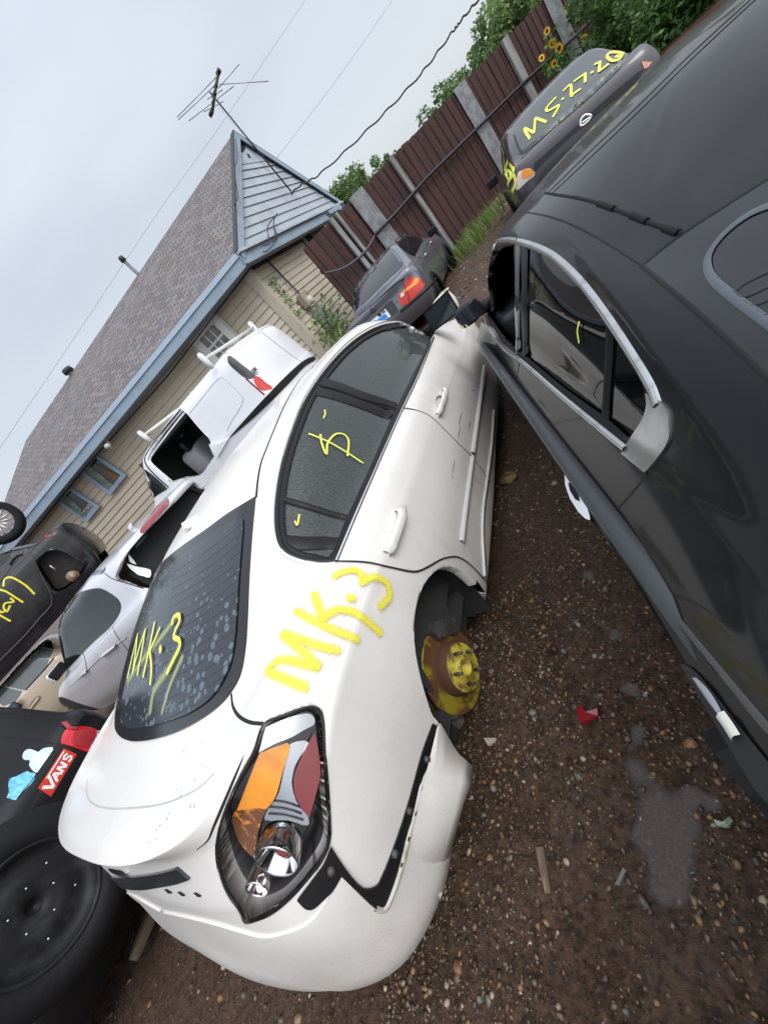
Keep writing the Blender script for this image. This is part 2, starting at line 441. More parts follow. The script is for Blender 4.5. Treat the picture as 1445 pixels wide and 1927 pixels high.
def grid_mesh(name, xs, ys, m, kind='structure'):
    X, Y = np.meshgrid(xs, ys, indexing='ij'); Zg = ground_z(X, Y); n, k = X.shape
    me = bpy.data.meshes.new(name); V = np.stack([X, Y, Zg], -1).reshape(-1, 3)
    I = np.arange(n*k).reshape(n, k); Q = np.stack([I[:-1, :-1], I[1:, :-1], I[1:, 1:], I[:-1, 1:]], -1).reshape(-1, 4)
    me.vertices.add(len(V)); me.vertices.foreach_set('co', V.ravel()); me.loops.add(Q.size); me.loops.foreach_set('vertex_index', Q.ravel())
    me.polygons.add(len(Q)); me.polygons.foreach_set('loop_start', np.arange(0, Q.size, 4)); me.polygons.foreach_set('loop_total', np.full(len(Q), 4)); me.update(calc_edges=True); me.validate()
    me.polygons.foreach_set('use_smooth', [True]*len(me.polygons)); o = bpy.data.objects.new(name, me); COL.objects.link(o); me.materials.append(m); o['kind'] = kind; return o
def ground_mat():
    m = bpy.data.materials.new('wet gravelly mud'); m.use_nodes = True; n = m.node_tree; b = n.nodes['Principled BSDF']; L = n.links
    tcn = n.nodes.new('ShaderNodeTexCoord')
    def nz(sc_, det=6, ro=.6): t = n.nodes.new('ShaderNodeTexNoise'); t.inputs['Scale'].default_value = sc_; t.inputs['Detail'].default_value = det; t.inputs['Roughness'].default_value = ro; L.new(tcn.outputs['Object'], t.inputs[0]); return t
    a = nz(1.4); c = nz(42, 8, .75); v = n.nodes.new('ShaderNodeTexVoronoi'); v.inputs['Scale'].default_value = 95; L.new(tcn.outputs['Object'], v.inputs['Vector'])
    r1 = n.nodes.new('ShaderNodeValToRGB'); e = r1.color_ramp.elements; e[0].position = .38; e[0].color = (.034, .019, .012, 1); e[1].position = .64; e[1].color = (.165, .100, .064, 1); L.new(c.outputs[0], r1.inputs[0])
    r2 = n.nodes.new('ShaderNodeValToRGB'); e = r2.color_ramp.elements; e[0].position = .40; e[0].color = (.80, .70, .62, 1); e[1].position = .66; e[1].color = (1.15, 1.1, 1.1, 1); L.new(a.outputs[0], r2.inputs[0])
    mx = n.nodes.new('ShaderNodeMixRGB'); mx.blend_type = 'MULTIPLY'; mx.inputs[0].default_value = 1; L.new(r1.outputs[0], mx.inputs[1]); L.new(r2.outputs[0], mx.inputs[2])
    # small grit in the mud: some cells take a stone colour
    sc2 = n.nodes.new('ShaderNodeSeparateColor'); L.new(v.outputs['Color'], sc2.inputs[0])
    rs = n.nodes.new('ShaderNodeValToRGB'); rs.color_ramp.interpolation = 'CONSTANT'; e = rs.color_ramp.elements; e[0].position = 0; e[0].color = (.045, .028, .018, 1); e[1].position = .45; e[1].color = (.12, .07, .035, 1)
    x_ = e.new(.7); x_.color = (.09, .085, .08, 1); x_ = e.new(.9); x_.color = (.22, .15, .09, 1); L.new(sc2.outputs[1], rs.inputs[0])
    g1 = n.nodes.new('ShaderNodeMath'); g1.operation = 'LESS_THAN'; g1.inputs[1].default_value = .42; L.new(v.outputs['Distance'], g1.inputs[0])
    g2 = n.nodes.new('ShaderNodeMath'); g2.operation = 'GREATER_THAN'; g2.inputs[1].default_value = .62; L.new(sc2.outputs[0], g2.inputs[0])
    g3 = n.nodes.new('ShaderNodeMath'); g3.operation = 'MULTIPLY'; L.new(g1.outputs[0], g3.inputs[0]); L.new(g2.outputs[0], g3.inputs[1])
    m2 = n.nodes.new('ShaderNodeMixRGB'); L.new(g3.outputs[0], m2.inputs[0]); L.new(mx.outputs[0], m2.inputs[1]); L.new(rs.outputs[0], m2.inputs[2]); L.new(m2.outputs[0], b.inputs['Base Color'])
    w_ = nz(2.6, 5, .6); rr = n.nodes.new('ShaderNodeMapRange'); rr.inputs[1].default_value = .40; rr.inputs[2].default_value = .62; rr.inputs[3].default_value = .26; rr.inputs[4].default_value = .8; L.new(w_.outputs[0], rr.inputs[0]); L.new(rr.outputs[0], b.inputs['Roughness'])
    f = nz(120, 4, .7); sm = n.nodes.new('ShaderNodeMath'); sm.operation = 'ADD'; L.new(f.outputs[0], sm.inputs[0]); L.new(c.outputs[0], sm.inputs[1]); s3 = n.nodes.new('ShaderNodeMath'); s3.operation = 'MULTIPLY_ADD'; s3.inputs[1].default_value = .8; L.new(g3.outputs[0], s3.inputs[0]); L.new(sm.outputs[0], s3.inputs[2])
    bp = n.nodes.new('ShaderNodeBump'); bp.inputs['Strength'].default_value = 1.0; bp.inputs['Distance'].default_value = .014; L.new(s3.outputs[0], bp.inputs['Height']); L.new(bp.outputs[0], b.inputs['Normal'])
    return m
gm = ground_mat()
xs = np.concatenate([np.linspace(-300, -14, 20), np.linspace(-13, -3.2, 60), np.linspace(-3.05, 1.6, 330), np.linspace(1.75, 9, 40), np.linspace(10, 300, 18)])
ys = np.concatenate([np.linspace(-200, -6, 16), np.linspace(-5, -1.6, 30), np.linspace(-1.5, 4.2, 400), np.linspace(4.3, 20, 110), np.linspace(22, 400, 22)])
grid_mesh('ground', xs, ys, gm)
# puddle water
def water_mat():
    m = bpy.data.materials.new('muddy water'); m.use_nodes = True; b = m.node_tree.nodes['Principled BSDF']; b.inputs['Base Color'].default_value = (.075, .058, .048, 1); b.inputs['Roughness'].default_value = .04; b.inputs['Specular IOR Level'].default_value = .6
    return m
wm = film_glass('muddy water', (.72, .60, .52), (.15, .11, .088), .42); xs_ = np.linspace(min(p.x for p in PUD)-.16, max(p.x for p in PUD)+.16, 130); ys_ = np.linspace(min(p.y for p in PUD)-.16, max(p.y for p in PUD)+.16, 240)
V = []; F = []; X, Y = np.meshgrid(xs_, ys_, indexing='ij'); Zw = ground_z(X, Y, False)-.0165
m = MB(); idx = {}
D_ = np.min([((X-P.x)**2+(Y-P.y)**2)**.5/(r*1.9) for P, r in zip(PUD, PR)], 0)
Dp = np.clip((Zw-ground_z(X, Y))/.0065, 0, 1); DA = []
for i in range(129):
    for j in range(239):
        if D_[i, j] < 1:
            f = []
            for a_, b_ in ((i, j), (i+1, j), (i+1, j+1), (i, j+1)):
                if (a_, b_) not in idx: idx[(a_, b_)] = len(V); V.append((X[a_, b_], Y[a_, b_], Zw[a_, b_])); DA.append(Dp[a_, b_])
                f.append(idx[(a_, b_)])
            F.append(f)
pw = mesh_obj('puddle_water', V, F, wm, None, True, 'structure'); at_ = pw.data.attributes.new('depth', 'FLOAT', 'POINT'); at_.data.foreach_set('value', DA)
n_ = wm.node_tree; mr_ = [x for x in n_.nodes if x.type == 'MAP_RANGE'][0]; mk_ = [l for l in n_.links if l.from_node == mr_][0].to_node; ad_ = n_.nodes.new('ShaderNodeAttribute'); ad_.attribute_name = 'depth'
mu_ = n_.nodes.new('ShaderNodeMath'); mu_.operation = 'MULTIPLY'; n_.links.new(mr_.outputs[0], mu_.inputs[0]); n_.links.new(ad_.outputs['Fac'], mu_.inputs[1]); n_.links.new(mu_.outputs[0], mk_.inputs[0])       # silt hides the bottom only where it is deep
# loose stones: thousands, one object
rng = np.random.default_rng(3)
def stones(N, box, smin, smax, name):
    ph = (1+5**.5)/2; ico = np.array([(-1,ph,0),(1,ph,0),(-1,-ph,0),(1,-ph,0),(0,-1,ph),(0,1,ph),(0,-1,-ph),(0,1,-ph),(ph,0,-1),(ph,0,1),(-ph,0,-1),(-ph,0,1)])/1.9
    fc = np.array([(0,11,5),(0,5,1),(0,1,7),(0,7,10),(0,10,11),(1,5,9),(5,11,4),(11,10,2),(10,7,6),(7,1,8),(3,9,4),(3,4,2),(3,2,6),(3,6,8),(3,8,9),(4,9,5),(2,4,11),(6,2,10),(8,6,7),(9,8,1)])
    x = rng.uniform(box[0], box[1], N); y = rng.uniform(box[2], box[3], N)
    keep = vnoise(x*2.2, y*2.2, 9)+.35*vnoise(x*9, y*9, 10) > rng.uniform(.25, .95, N); x = x[keep]; y = y[keep]; n = len(x)
    s = smin*(smax/smin)**(rng.random(n)**2.6); z = ground_z(x, y)
    V = ico[None]*(1+rng.uniform(-.42, .40, (n, 12, 1))); sc3 = np.stack([rng.uniform(.7, 1.25, n), rng.uniform(.6, 1.1, n), rng.uniform(.35, .8, n)], -1); V = V*sc3[:, None]*s[:, None, None]
    a = rng.uniform(0, 6.28, n); t = rng.normal(0, .35, n); ca, sa, ct, st_ = np.cos(a)[:, None], np.sin(a)[:, None], np.cos(t)[:, None], np.sin(t)[:, None]
    X, Y, Z_ = V[..., 0], V[..., 1], V[..., 2]; Y, Z_ = Y*ct-Z_*st_, Y*st_+Z_*ct; X, Y = X*ca-Y*sa, X*sa+Y*ca
    V = np.stack([X+x[:, None], Y+y[:, None], Z_+(z+s*.12)[:, None]], -1).reshape(-1, 3); F = (fc[None]+(np.arange(n)*12)[:, None, None]).reshape(-1, 3)
    me = bpy.data.meshes.new(name); me.vertices.add(len(V)); me.vertices.foreach_set('co', V.ravel()); me.loops.add(F.size); me.loops.foreach_set('vertex_index', F.ravel())
    me.polygons.add(len(F)); me.polygons.foreach_set('loop_start', np.arange(0, F.size, 3)); me.polygons.foreach_set('loop_total', np.full(len(F), 3)); me.update(calc_edges=True)
    at = me.attributes.new('tone', 'FLOAT', 'POINT'); at.data.foreach_set('value', np.repeat(rng.random(n), 12))
    o = bpy.data.objects.new(name, me); COL.objects.link(o); o['kind'] = 'stuff'; return o
def stone_mat():
    m = bpy.data.materials.new('wet gravel'); m.use_nodes = True; n = m.node_tree; b = n.nodes['Principled BSDF']; a = n.nodes.new('ShaderNodeAttribute'); a.attribute_name = 'tone'
    r = n.nodes.new('ShaderNodeValToRGB'); r.color_ramp.interpolation = 'LINEAR'; e = r.color_ramp.elements; e[0].position = 0; e[0].color = (.060, .042, .030, 1); e[1].position = 1; e[1].color = (.46, .36, .26, 1)
    for p, c in ((.3, (.085, .058, .040)), (.5, (.12, .10, .085)), (.62, (.21, .105, .045)), (.8, (.29, .16, .075)), (.9, (.16, .145, .13))): x = e.new(p); x.color = (*c, 1)
    n.links.new(a.outputs['Fac'], r.inputs[0]); t = n.nodes.new('ShaderNodeTexNoise'); t.inputs['Scale'].default_value = 90; tcn = n.nodes.new('ShaderNodeTexCoord'); n.links.new(tcn.outputs['Object'], t.inputs[0])
    mr = n.nodes.new('ShaderNodeMapRange'); mr.inputs[3].default_value = .45; mr.inputs[4].default_value = 1.3; n.links.new(t.outputs[0], mr.inputs[0])
    mx = n.nodes.new('ShaderNodeMixRGB'); mx.blend_type = 'MULTIPLY'; mx.inputs[0].default_value = 1; n.links.new(r.outputs[0], mx.inputs[1]); n.links.new(mr.outputs[0], mx.inputs[2]); n.links.new(mx.outputs[0], b.inputs['Base Color'])
    b.inputs['Roughness'].default_value = .42; bp = n.nodes.new('ShaderNodeBump'); bp.inputs['Strength'].default_value = .4; bp.inputs['Distance'].default_value = .003; n.links.new(t.outputs[0], bp.inputs['Height']); n.links.new(bp.outputs[0], b.inputs['Normal']); return m
stm = stone_mat()
for o in (stones(70000, (-1.25, 1.0, -1.2, 2.2), .0022, .011, 'gravel'), stones(15000, (-3.4, 1.2, -1.6, 5.5), .004, .018, 'gravel'), stones(420, (-2.4, 1.0, -1.0, 3.5), .010, .026, 'gravel'), stones(5000, (-2.5, 2.5, 5, 14), .008, .05, 'gravel')): o.data.materials.append(stm)
# ================================================================== HOUSE
def vplane(p, P0, d):       # pixel ray with the vertical plane through P0 along d
    n = Vector((-d.y, d.x, 0)).normalized(); v = ray(p); return CAM+v*((P0-CAM).dot(n)/v.dot(n))
side_b = mat('beige siding', (.50, .44, .35), .6, vary=(1.3, (.44, .38, .30), .4, .7))
blue_s = mat('pale blue painted boards', (.42, .465, .52), .55, vary=(2.2, (.34, .375, .42), .45, .7))
blue_t = mat('light blue trim', (.27, .345, .43), .5, vary=(3, (.21, .27, .34), .5, .75))
tan_t = mat('tan corner trim', (.44, .40, .32), .55)
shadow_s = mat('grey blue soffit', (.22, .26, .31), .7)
EC = at_z((444, 478), 3.52); EL = at_z((30, 985), 3.52); GF = at_z((640, 383), 3.52)
ed = (EL-EC).normalized(); gd = (GF-EC).normalized()
APX = vplane((437, 252), EC, gd); RL = Vector((-14.85, 8.13, 5.53)); EL2 = vplane((-28, 1072), EC, ed); EL2.z = 3.5
house = thing('house', 'beige sided house with pale blue gable and shingle roof behind the white van', 'house', Vector((EC.x-4, EC.y+3, 0)))
def shingle():
    m = bpy.data.materials.new('worn mixed shingles'); m.use_nodes = True; n = m.node_tree; b = n.nodes['Principled BSDF']; L = n.links
    uv = n.nodes.new('ShaderNodeUVMap'); uv.uv_map = 'roof'; br = n.nodes.new('ShaderNodeTexBrick'); L.new(uv.outputs[0], br.inputs[0]); br.inputs['Scale'].default_value = 1; br.inputs['Brick Width'].default_value = .20; br.inputs['Row Height'].default_value = .12; br.inputs['Mortar Size'].default_value = .012
    br.inputs['Color1'].default_value = (.135, .12, .118, 1); br.inputs['Color2'].default_value = (.215, .205, .21, 1); br.inputs['Mortar'].default_value = (.07, .065, .07, 1); br.inputs['Bias'].default_value = -.1
    t = n.nodes.new('ShaderNodeTexNoise'); t.inputs['Scale'].default_value = 2.4; t.inputs['Detail'].default_value = 6; L.new(uv.outputs[0], t.inputs[0])
    wn = n.nodes.new('ShaderNodeTexVoronoi'); wn.inputs['Scale'].default_value = 7; L.new(uv.outputs[0], wn.inputs['Vector'])
    r = n.nodes.new('ShaderNodeValToRGB'); r.color_ramp.elements[0].color = (1.08, .99, .96, 1); r.color_ramp.elements[1].color = (.94, .97, 1.0, 1); r.color_ramp.elements[0].position = .35; r.color_ramp.elements[1].position = .6; L.new(wn.outputs['Color'], r.inputs[0])
    mx = n.nodes.new('ShaderNodeMixRGB'); mx.blend_type = 'MULTIPLY'; mx.inputs[0].default_value = .9; L.new(br.outputs[0], mx.inputs[1]); L.new(r.outputs[0], mx.inputs[2]); L.new(mx.outputs[0], b.inputs['Base Color']); b.inputs['Roughness'].default_value = .85
    bp = n.nodes.new('ShaderNodeBump'); bp.inputs['Strength'].default_value = .6; bp.inputs['Distance'].default_value = .02; L.new(br.outputs['Fac'], bp.inputs['Height']); bp.invert = True; L.new(bp.outputs[0], b.inputs['Normal']); return m
shg = shingle()
def slab(name, P, t, m, par, uvdir=None):
    n = len(P); P = [Vector(p) for p in P]; V = P+[p-Vector((0, 0, t)) for p in P]; F = [tuple(range(n)), tuple(range(2*n-1, n-1, -1))]+[(i, i+n, (i+1) % n+n, (i+1) % n) for i in range(n)]
    o = mesh_obj(name, V, F, m, par, False)
    if uvdir:
        u = uvdir.normalized(); nn = (P[1]-P[0]).cross(P[2]-P[0]).normalized(); v = nn.cross(u); l = o.data.uv_layers.new(name='roof')
        for lp in o.data.loops: q = Vector(V[lp.vertex_index]); l.data[lp.index].uv = (q.dot(u), q.dot(v))
    return o
BK = Vector((-.47, .88, 0))
slab('roof', [EC+Vector((0, 0, .02)), APX, RL, EL2], .06, shg, house, ed)
GB2 = GF+Vector((0, 0, .02)); slab('roof', [APX+Vector((0, .02, 0)), GB2, RL+(GB2-APX)+ed*2, RL+Vector((0, 0, .0))], .06, shg, house, ed)
slab('roof', [RL, EL2, RL+(GB2-APX)+ed*3], .06, shg, house, Vector((0, 1, 0)))
# fascia: two stepped boards along the eave
up = Vector((0, 0, 1)); en = Vector((-ed.y, ed.x, 0)).normalized(); en = en if en.dot(CAM-EC) > 0 else -en       # outward
gn = Vector((-gd.y, gd.x, 0)).normalized(); gn = gn if gn.dot(CAM-EC) > 0 else -gn
def board(a, b, hgt, t, nrm, m, name, dz=0, out=0):
    a = a+up*dz+nrm*out; b = b+up*dz+nrm*out; return MB().quadbox([a, b, b-up*hgt, a-up*hgt], nrm*t).obj(name, m, house)
board(EC, EL2, .10, .03, en, mat('bright gutter edge', (.38, .47, .58), .4), 'fascia', .02, .03)
board(EC, EL2, .20, .03, en, blue_t, 'fascia', -.085, .0)
OV = .55
WC = EC-en*OV-gn*.12; WC.z = 0
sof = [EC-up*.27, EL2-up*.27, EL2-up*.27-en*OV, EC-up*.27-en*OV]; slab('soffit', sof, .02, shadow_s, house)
MB().tube([EC-up*.31-en*.30, EC.lerp(EL2, .3)-up*.42-en*.28, EC.lerp(EL2, .62)-up*.32-en*.3, EL2-up*.35-en*.28], .015, 6).obj('soffit_cable', gapm if 'gapm' in globals() else mat('dark gap', (.012, .012, .013), .8), house, True)
def clap(name, A, d, n, Lg, z0, z1, m, par, pitch=.165, slope=None):
    """overlapping horizontal boards; slope(z)->(start,end) trims them under a gable"""
    q = MB(); z = z0
    while z < z1-1e-3:
        zt = min(z+pitch, z1); a0, a1 = (0, Lg) if slope is None else slope((z+zt)/2)
        if a1 > a0:
            P = [A+d*a0+up*z+n*.032, A+d*a1+up*z+n*.032, A+d*a1+up*zt+n*.004, A+d*a0+up*zt+n*.004]; q.quadbox(P, -n*.02)
        z = zt
    return q.obj(name, m, par)
wall_top = 3.25
WL = (EL2-EC).length
clap('wall', WC, ed, en, WL-.6, 0, wall_top, side_b, house)
GW_ = (GF-EC).length
WC2 = WC.copy(); clap('wall', WC2+gd*.02, gd, gn, GW_-.7, 0, wall_top-.02, side_b, house)
MB().quadbox([WC-en*.1-gn*.1, WC+ed*(WL-.6)-en*.1, WC+ed*(WL-.6)-en*.1+up*wall_top, WC-en*.1-gn*.1+up*wall_top], -en*.1).obj('wall_core', side_b, house)
# corner boards
MB().quadbox([WC+en*.05+gn*.05, WC+en*.05-ed*.0+ed*.16+gn*.0, WC+en*.05+ed*.16+up*wall_top, WC+en*.05+gn*.05+up*wall_top], -en*.03).obj('corner_trim', tan_t, house)
MB().quadbox([WC+gn*.055+en*.05, WC+gn*.055+gd*.17, WC+gn*.055+gd*.17+up*wall_top, WC+gn*.055+en*.05+up*wall_top], -gn*.03).obj('corner_trim', tan_t, house)
# gable: boarded triangle in the eave plane, trim and rake
GC = Vector((EC.x, EC.y, 0))-gn*.02; ah = (APX-EC).dot(gd); zt_ = APX.z
def gsl(z): t = (z-3.52)/(zt_-3.52); return (ah*t+.1, GW_-(GW_-ah)*t-.1)
clap('gable_boards', GC, gd, gn, GW_, 3.52, zt_-.75, blue_s, house, .2, gsl)
MB().quadbox([GC+gd*(gsl(zt_-.75)[0]-.1)+up*(zt_-.75), GC+gd*(gsl(zt_-.75)[1]+.1)+up*(zt_-.75), GC+gd*ah+up*zt_], Vector((0,0,0))) if False else None
t3 = [GC+gd*(gsl(zt_-.75)[0]-.1)+up*(zt_-.75)+gn*.02, GC+gd*(gsl(zt_-.75)[1]+.1)+up*(zt_-.75)+gn*.02, GC+gd*ah+up*zt_+gn*.02]
mesh_obj('gable_peak', t3+[p-gn*.04 for p in t3], [(0, 1, 2), (5, 4, 3), (0, 3, 4, 1), (1, 4, 5, 2), (2, 5, 3, 0)], mat('smooth blue panel', (.43, .50, .58), .6, vary=(4, (.34, .38, .42), .5, .7)), house, False)
MB().quadbox([EC+gn*.06-gd*.05, GF+gn*.06, GF+gn*.06-up*.26, EC+gn*.06-gd*.05-up*.26], -gn*.03).obj('gable_trim', blue_t, house)
MB().quadbox([EC+gn*.14-gd*.05-up*.0, GF+gn*.14, GF-gn*.02, EC-gn*.02-gd*.05], -up*.05).obj('gable_ledge', blue_s, house)
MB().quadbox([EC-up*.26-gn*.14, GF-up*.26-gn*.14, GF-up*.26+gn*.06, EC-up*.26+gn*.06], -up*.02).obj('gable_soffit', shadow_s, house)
for a, b, nm_ in ((EC, APX, 'rake_board'), (GF, APX, 'rake_board')):
    d_ = (b-a).normalized(); dn = Vector((0, 0, -1)); w_ = .20
    MB().quadbox([a+gn*.07, b+gn*.07, b+gn*.07+dn*w_, a+gn*.07+dn*w_*.9], gn*.03).obj(nm_, blue_t, house)
    MB().quadbox([a+gn*.10, b+gn*.10, b-gn*.05, a-gn*.05], up*.035).obj('drip_edge', mat('dark roof edge', (.03, .035, .04), .6), house)
# hole in the peak
for px_ in ([(451,268),(458,266),(462,276),(457,286),(449,279)], [(465,287),(469,290),(472,296),(467,294)]):
    P = [vplane(p, GC+gn*.035, gd) for p in px_]; mesh_obj('peak_hole', P+[p-gn*.01 for p in P], [tuple(range(len(P)))]+[(i, (i+1) % len(P), (i+1) % len(P)+len(P), i+len(P)) for i in range(len(P))], mat('dark gap', (.012, .012, .013), .8), house, False)
# windows in the long wall
wingl = mat('dim window glass', (.035, .045, .045), .05, 0, 0, .7)
def hwin(px, name='window', fw=.10, pl=en, P0=None, dd=ed, glass=None):
    P = [vplane(p, (P0 or WC)+pl*.05, dd) for p in px]
    q = MB(); c = sum(P, Vector())/4
    I = [p+(c-p).normalized()*fw*1.4 for p in P]
    for k in range(4): q.quadbox([P[k], P[(k+1) % 4], I[(k+1) % 4], I[k]], pl*.07)
    f = q.obj(name, blue_t, house); g = MB().quadbox([i-pl*.01 for i in I], -pl*.01).obj('pane', glass or wingl, f)
    return P, I, f
P, I, f = hwin([(177.5,850.6),(239.8,893),(209.7,930.5),(149.5,887)])
MB().quadbox([I[0].lerp(I[3], .35).lerp(I[1], .05)+en*.002, I[1].lerp(I[2], .15)+en*.002, I[1].lerp(I[2], .55).lerp(I[0], .1)+en*.002, I[0].lerp(I[3], .6).lerp(I[1], .4)+en*.002], en*.004).obj('brown_blind', mat('brown blind', (.20, .10, .03), .5), f)
MB().quadbox([I[3].lerp(I[0], .0)+en*.002, I[3].lerp(I[0], .42)+en*.002, I[2].lerp(I[1], .3)+en*.002, I[2]+en*.002], en*.003).obj('pale_curtain', mat('grey green curtain', (.22, .26, .22), .5, vary=(6, (.12, .15, .13), .4, .6)), f)
P, I, f = hwin([(129.7,912.9),(190,952),(165,982),(103.8,939.9)])
MB().quadbox([I[3].lerp(I[0], .0)+en*.002, I[3].lerp(I[0], .5)+en*.002, I[2].lerp(I[1], .45).lerp(I[3], .3)+en*.002, I[2].lerp(I[3], .15)+en*.002], en*.003).obj('pale_curtain', MATS['grey green curtain'], f)
MB().quadbox([I[1].lerp(I[0], .0)+en*.005, I[1].lerp(I[0], .25)+en*.005, I[2].lerp(I[3], .2)+en*.005, I[2]+en*.005], en*.003).obj('torn_film', mat('torn film', (.40, .36, .30), .5, vary=(9, (.12, .14, .14), .4, .55)), f)
# door with nine panes
DP = [vplane(p, WC+en*.04, ed) for p in ((395, 584), (352, 638))]; DP[1].z = DP[0].z = (DP[0].z+DP[1].z)/2; dw_ = DP[1]-DP[0]
doorm = mat('door off white', (.62, .62, .60), .5)
dr = MB().quadbox([DP[0], DP[1], DP[1]-up*2.2, DP[0]-up*2.2], en*.03).obj('door', doorm, house)
fr_ = MB(); 
for a_, b_ in ((0, -.08), (1, .08)): fr_.quadbox([DP[0]+dw_*a_+up*.08, DP[0]+dw_*(a_+b_)+up*.08, DP[0]+dw_*(a_+b_)-up*2.2, DP[0]+dw_*a_-up*2.2], en*.055)
fr_.quadbox([DP[0]-dw_*.0+up*.0, DP[1], DP[1]+up*.08, DP[0]+up*.08], en*.055); fr_.obj('door_frame', mat('door frame grey', (.45, .43, .38), .6), dr)
for i in range(3):
    for j in range(3):
        a = DP[0]+dw_*(.2+.21*i)-up*(.22+.30*j)+en*.032; MB().quadbox([a, a+dw_*.17, a+dw_*.17-up*.25, a-up*.25], en*.004).obj('door_pane', mat('pane grey', (.20, .20, .18), .3, vary=(8, (.12, .12, .12), .4, .6)), dr)
# gable wall window, far porch box
hwin([(557.8,435.6),(575,427),(601,458),(583.7,470)], fw=.06, pl=gn, P0=WC2, dd=gd)
P = [vplane(p, GC+gn*.3, gd) for p in ((612,403),(634,388),(647,404),(632,418))]; q = MB().quadbox(P, gn*.12).obj('porch_end', blue_t, house)
P = [vplane(p, GC+gn*.44, gd) for p in ((622,402),(638,393),(644,402),(632,411))]; MB().quadbox(P, gn*.01).obj('porch_glass', wingl, q)
# pipes and vents on the roof
for a_, b_, r_ in (((233,488),(263,518),.05), ((130,698),(139,706),.10)):
    B = vplane(b_, APX.lerp(RL, .5), (RL-APX)); A = vplane(a_, APX.lerp(RL, .5), (RL-APX)); A = Vector((B.x, B.y, A.z))
    MB().tube([B-up*.5, A], r_, 10).obj('vent_pipe', mat('grey pipe', (.16, .18, .2), .5, .4), house, True); MB().tube([A-up*.02, A+up*.10], [r_*1.7, r_*1.5], 10).obj('vent_cap', mat('dark cap', (.03, .035, .04), .6), house, True)
# meter box, conduit, vine on the gable wall
mt = [vplane(p, WC2+gn*.1, gd) for p in ((492, 478), (572, 566), (585, 575), (612, 605))]
MB().tube([mt[0], Vector((mt[0].x, mt[0].y, mt[1].z))+gd*.1, mt[1]], .028, 8).obj('conduit', mat('dark conduit', (.06, .06, .065), .5), house, True)
box_ = MB().box(mt[1]+gn*.06, (.16, .42, .34)).obj('meter_box', mat('rusty grey box', (.30, .27, .22), .7, vary=(7, (.42, .28, .14), .5, .6)), house)
MB().lathe(mt[1]+gn*.14-up*.10, gn, [(0, .11), (.07, .11), (.09, .08), (.09, 0)], 20).obj('meter_dial', mat('meter glass', (.5, .48, .42), .3), box_, True)
MB().box(mt[2]+gn*.06-up*.45, (.18, .36, .6)).obj('breaker_box', mat('grey breaker box', (.22, .24, .26), .6), house)
wl_ = at_z((213, 793), 3.2); MB().tube([EC.lerp(EL2, .52)-en*.2-up*.3, EC.lerp(EL2, .52)-en*.15-up*.42, EC.lerp(EL2, .52)+en*.0-up*.44], [.05, .05, .07], 10).obj('flood_light', mat('flood light', (.5, .48, .44), .4), house, True)
# ================================================================== ANTENNA AND WIRES
blk = mat('black metal', (.02, .02, .022), .5); alu = mat('grey aluminium', (.30, .31, .33), .4, .6)
mb0 = vplane((548, 360), GC+gn*.16, gd); mtop = mb0.copy()
for _ in range(40):
    z_ = mb0.z+_*.15; q_ = project(Vector((mb0.x, mb0.y, z_)))
    if q_[1] < 195: break
mtop.z = z_
ant = thing('tv_antenna', 'rooftop television antenna on a tall black mast at the house gable', 'antenna', Vector((mb0.x, mb0.y, mb0.z-1)))
MB().tube([mb0, mtop+up*.15], .022, 8).obj('mast', blk, ant, True)
def hz(p): return at_z(p, mtop.z)
def depth_pt(p): # same distance as the mast top
    return at_depth(p, (R0.transposed() @ (mtop-CAM)).z*-1)
MB().tube([depth_pt((411,136)), depth_pt((405,170)), depth_pt((399,213))], .035, 8).obj('boom', blk, ant, True)
for a_, b_ in (((407,144),(333,220)), ((402,162),(335,225)), ((450,120),(411,165)), ((505,152),(412,158)), ((440,161),(355,227)), ((419,168),(390,186)), ((420,190),(383,210))):
    MB().tube([depth_pt(a_), depth_pt(b_)], .010, 5).obj('element', alu, ant, True)
for p, r_ in (((411,135),.10), ((406,162),.08), ((403,178),.09), ((401,192),.07), ((397,213),.09)):
    a = depth_pt(p); MB().box(a, (r_*1.4, r_, r_*.8), Matrix.Rotation(.7, 3, 'X')).obj('bracket', blk, ant)
MB().tube([depth_pt((410,198)), depth_pt((430,222)), depth_pt((455,250)), depth_pt((470,262))], .006, 4).obj('guy_wire', alu, ant, True)
def wire(pts, r, m, label, grp=None):
    P = cr_curve([tuple(at_depth(p, d)) for p, d in pts], 10); o = MB().tube(P, r, 6).obj('overhead_wire', m, None, True); tag(o, label, 'wire', grp); return o
wire([((580,-10),26),((415,235),24),((300,395),23),((150,620),22),((-10,858),21)], .010, mat('thin grey wire', (.30, .32, .36), .6), 'thin pale overhead wire passing behind the antenna')
wire([((745,-10),24),((640,140),23),((520,298),22)], .010, mat('thin grey wire'), 'thin pale overhead wire ending behind the gable')
cb = cr_curve([tuple(at_depth(p, d)) for p, d in (((905,-8),8.5),((865,40),9),((852,58),9.1),((790,140),9.6),((700,235),10.2),((600,328),10.8),((560,352),11.2),((520,402),11.8))], 14)
o = MB(); P = []
for i, c in enumerate(cb): P.append(Vector(c)+Vector((math.sin(i*1.1), 0, math.cos(i*1.1)))*.018)
o.tube(P, .020, 6); o = o.obj('service_cable', blk, None, True); tag(o, 'twisted black service cable coming down to the house gable', 'cable')
for pts in (((522,400),(516,412),(515,430),(520,446),(512,456)), ((520,404),(504,425),(505,445),(508,458),(494,462)), ((515,425),(522,445),(505,470),(494,474)), ((443,260),(446,300),(441,320),(447,370),(441,386))):
    MB().tube(cr_curve([tuple(vplane(p, GC+gn*.22, gd)) for p in pts], 6), .012, 5).obj('drop_wire', blk, house, True)
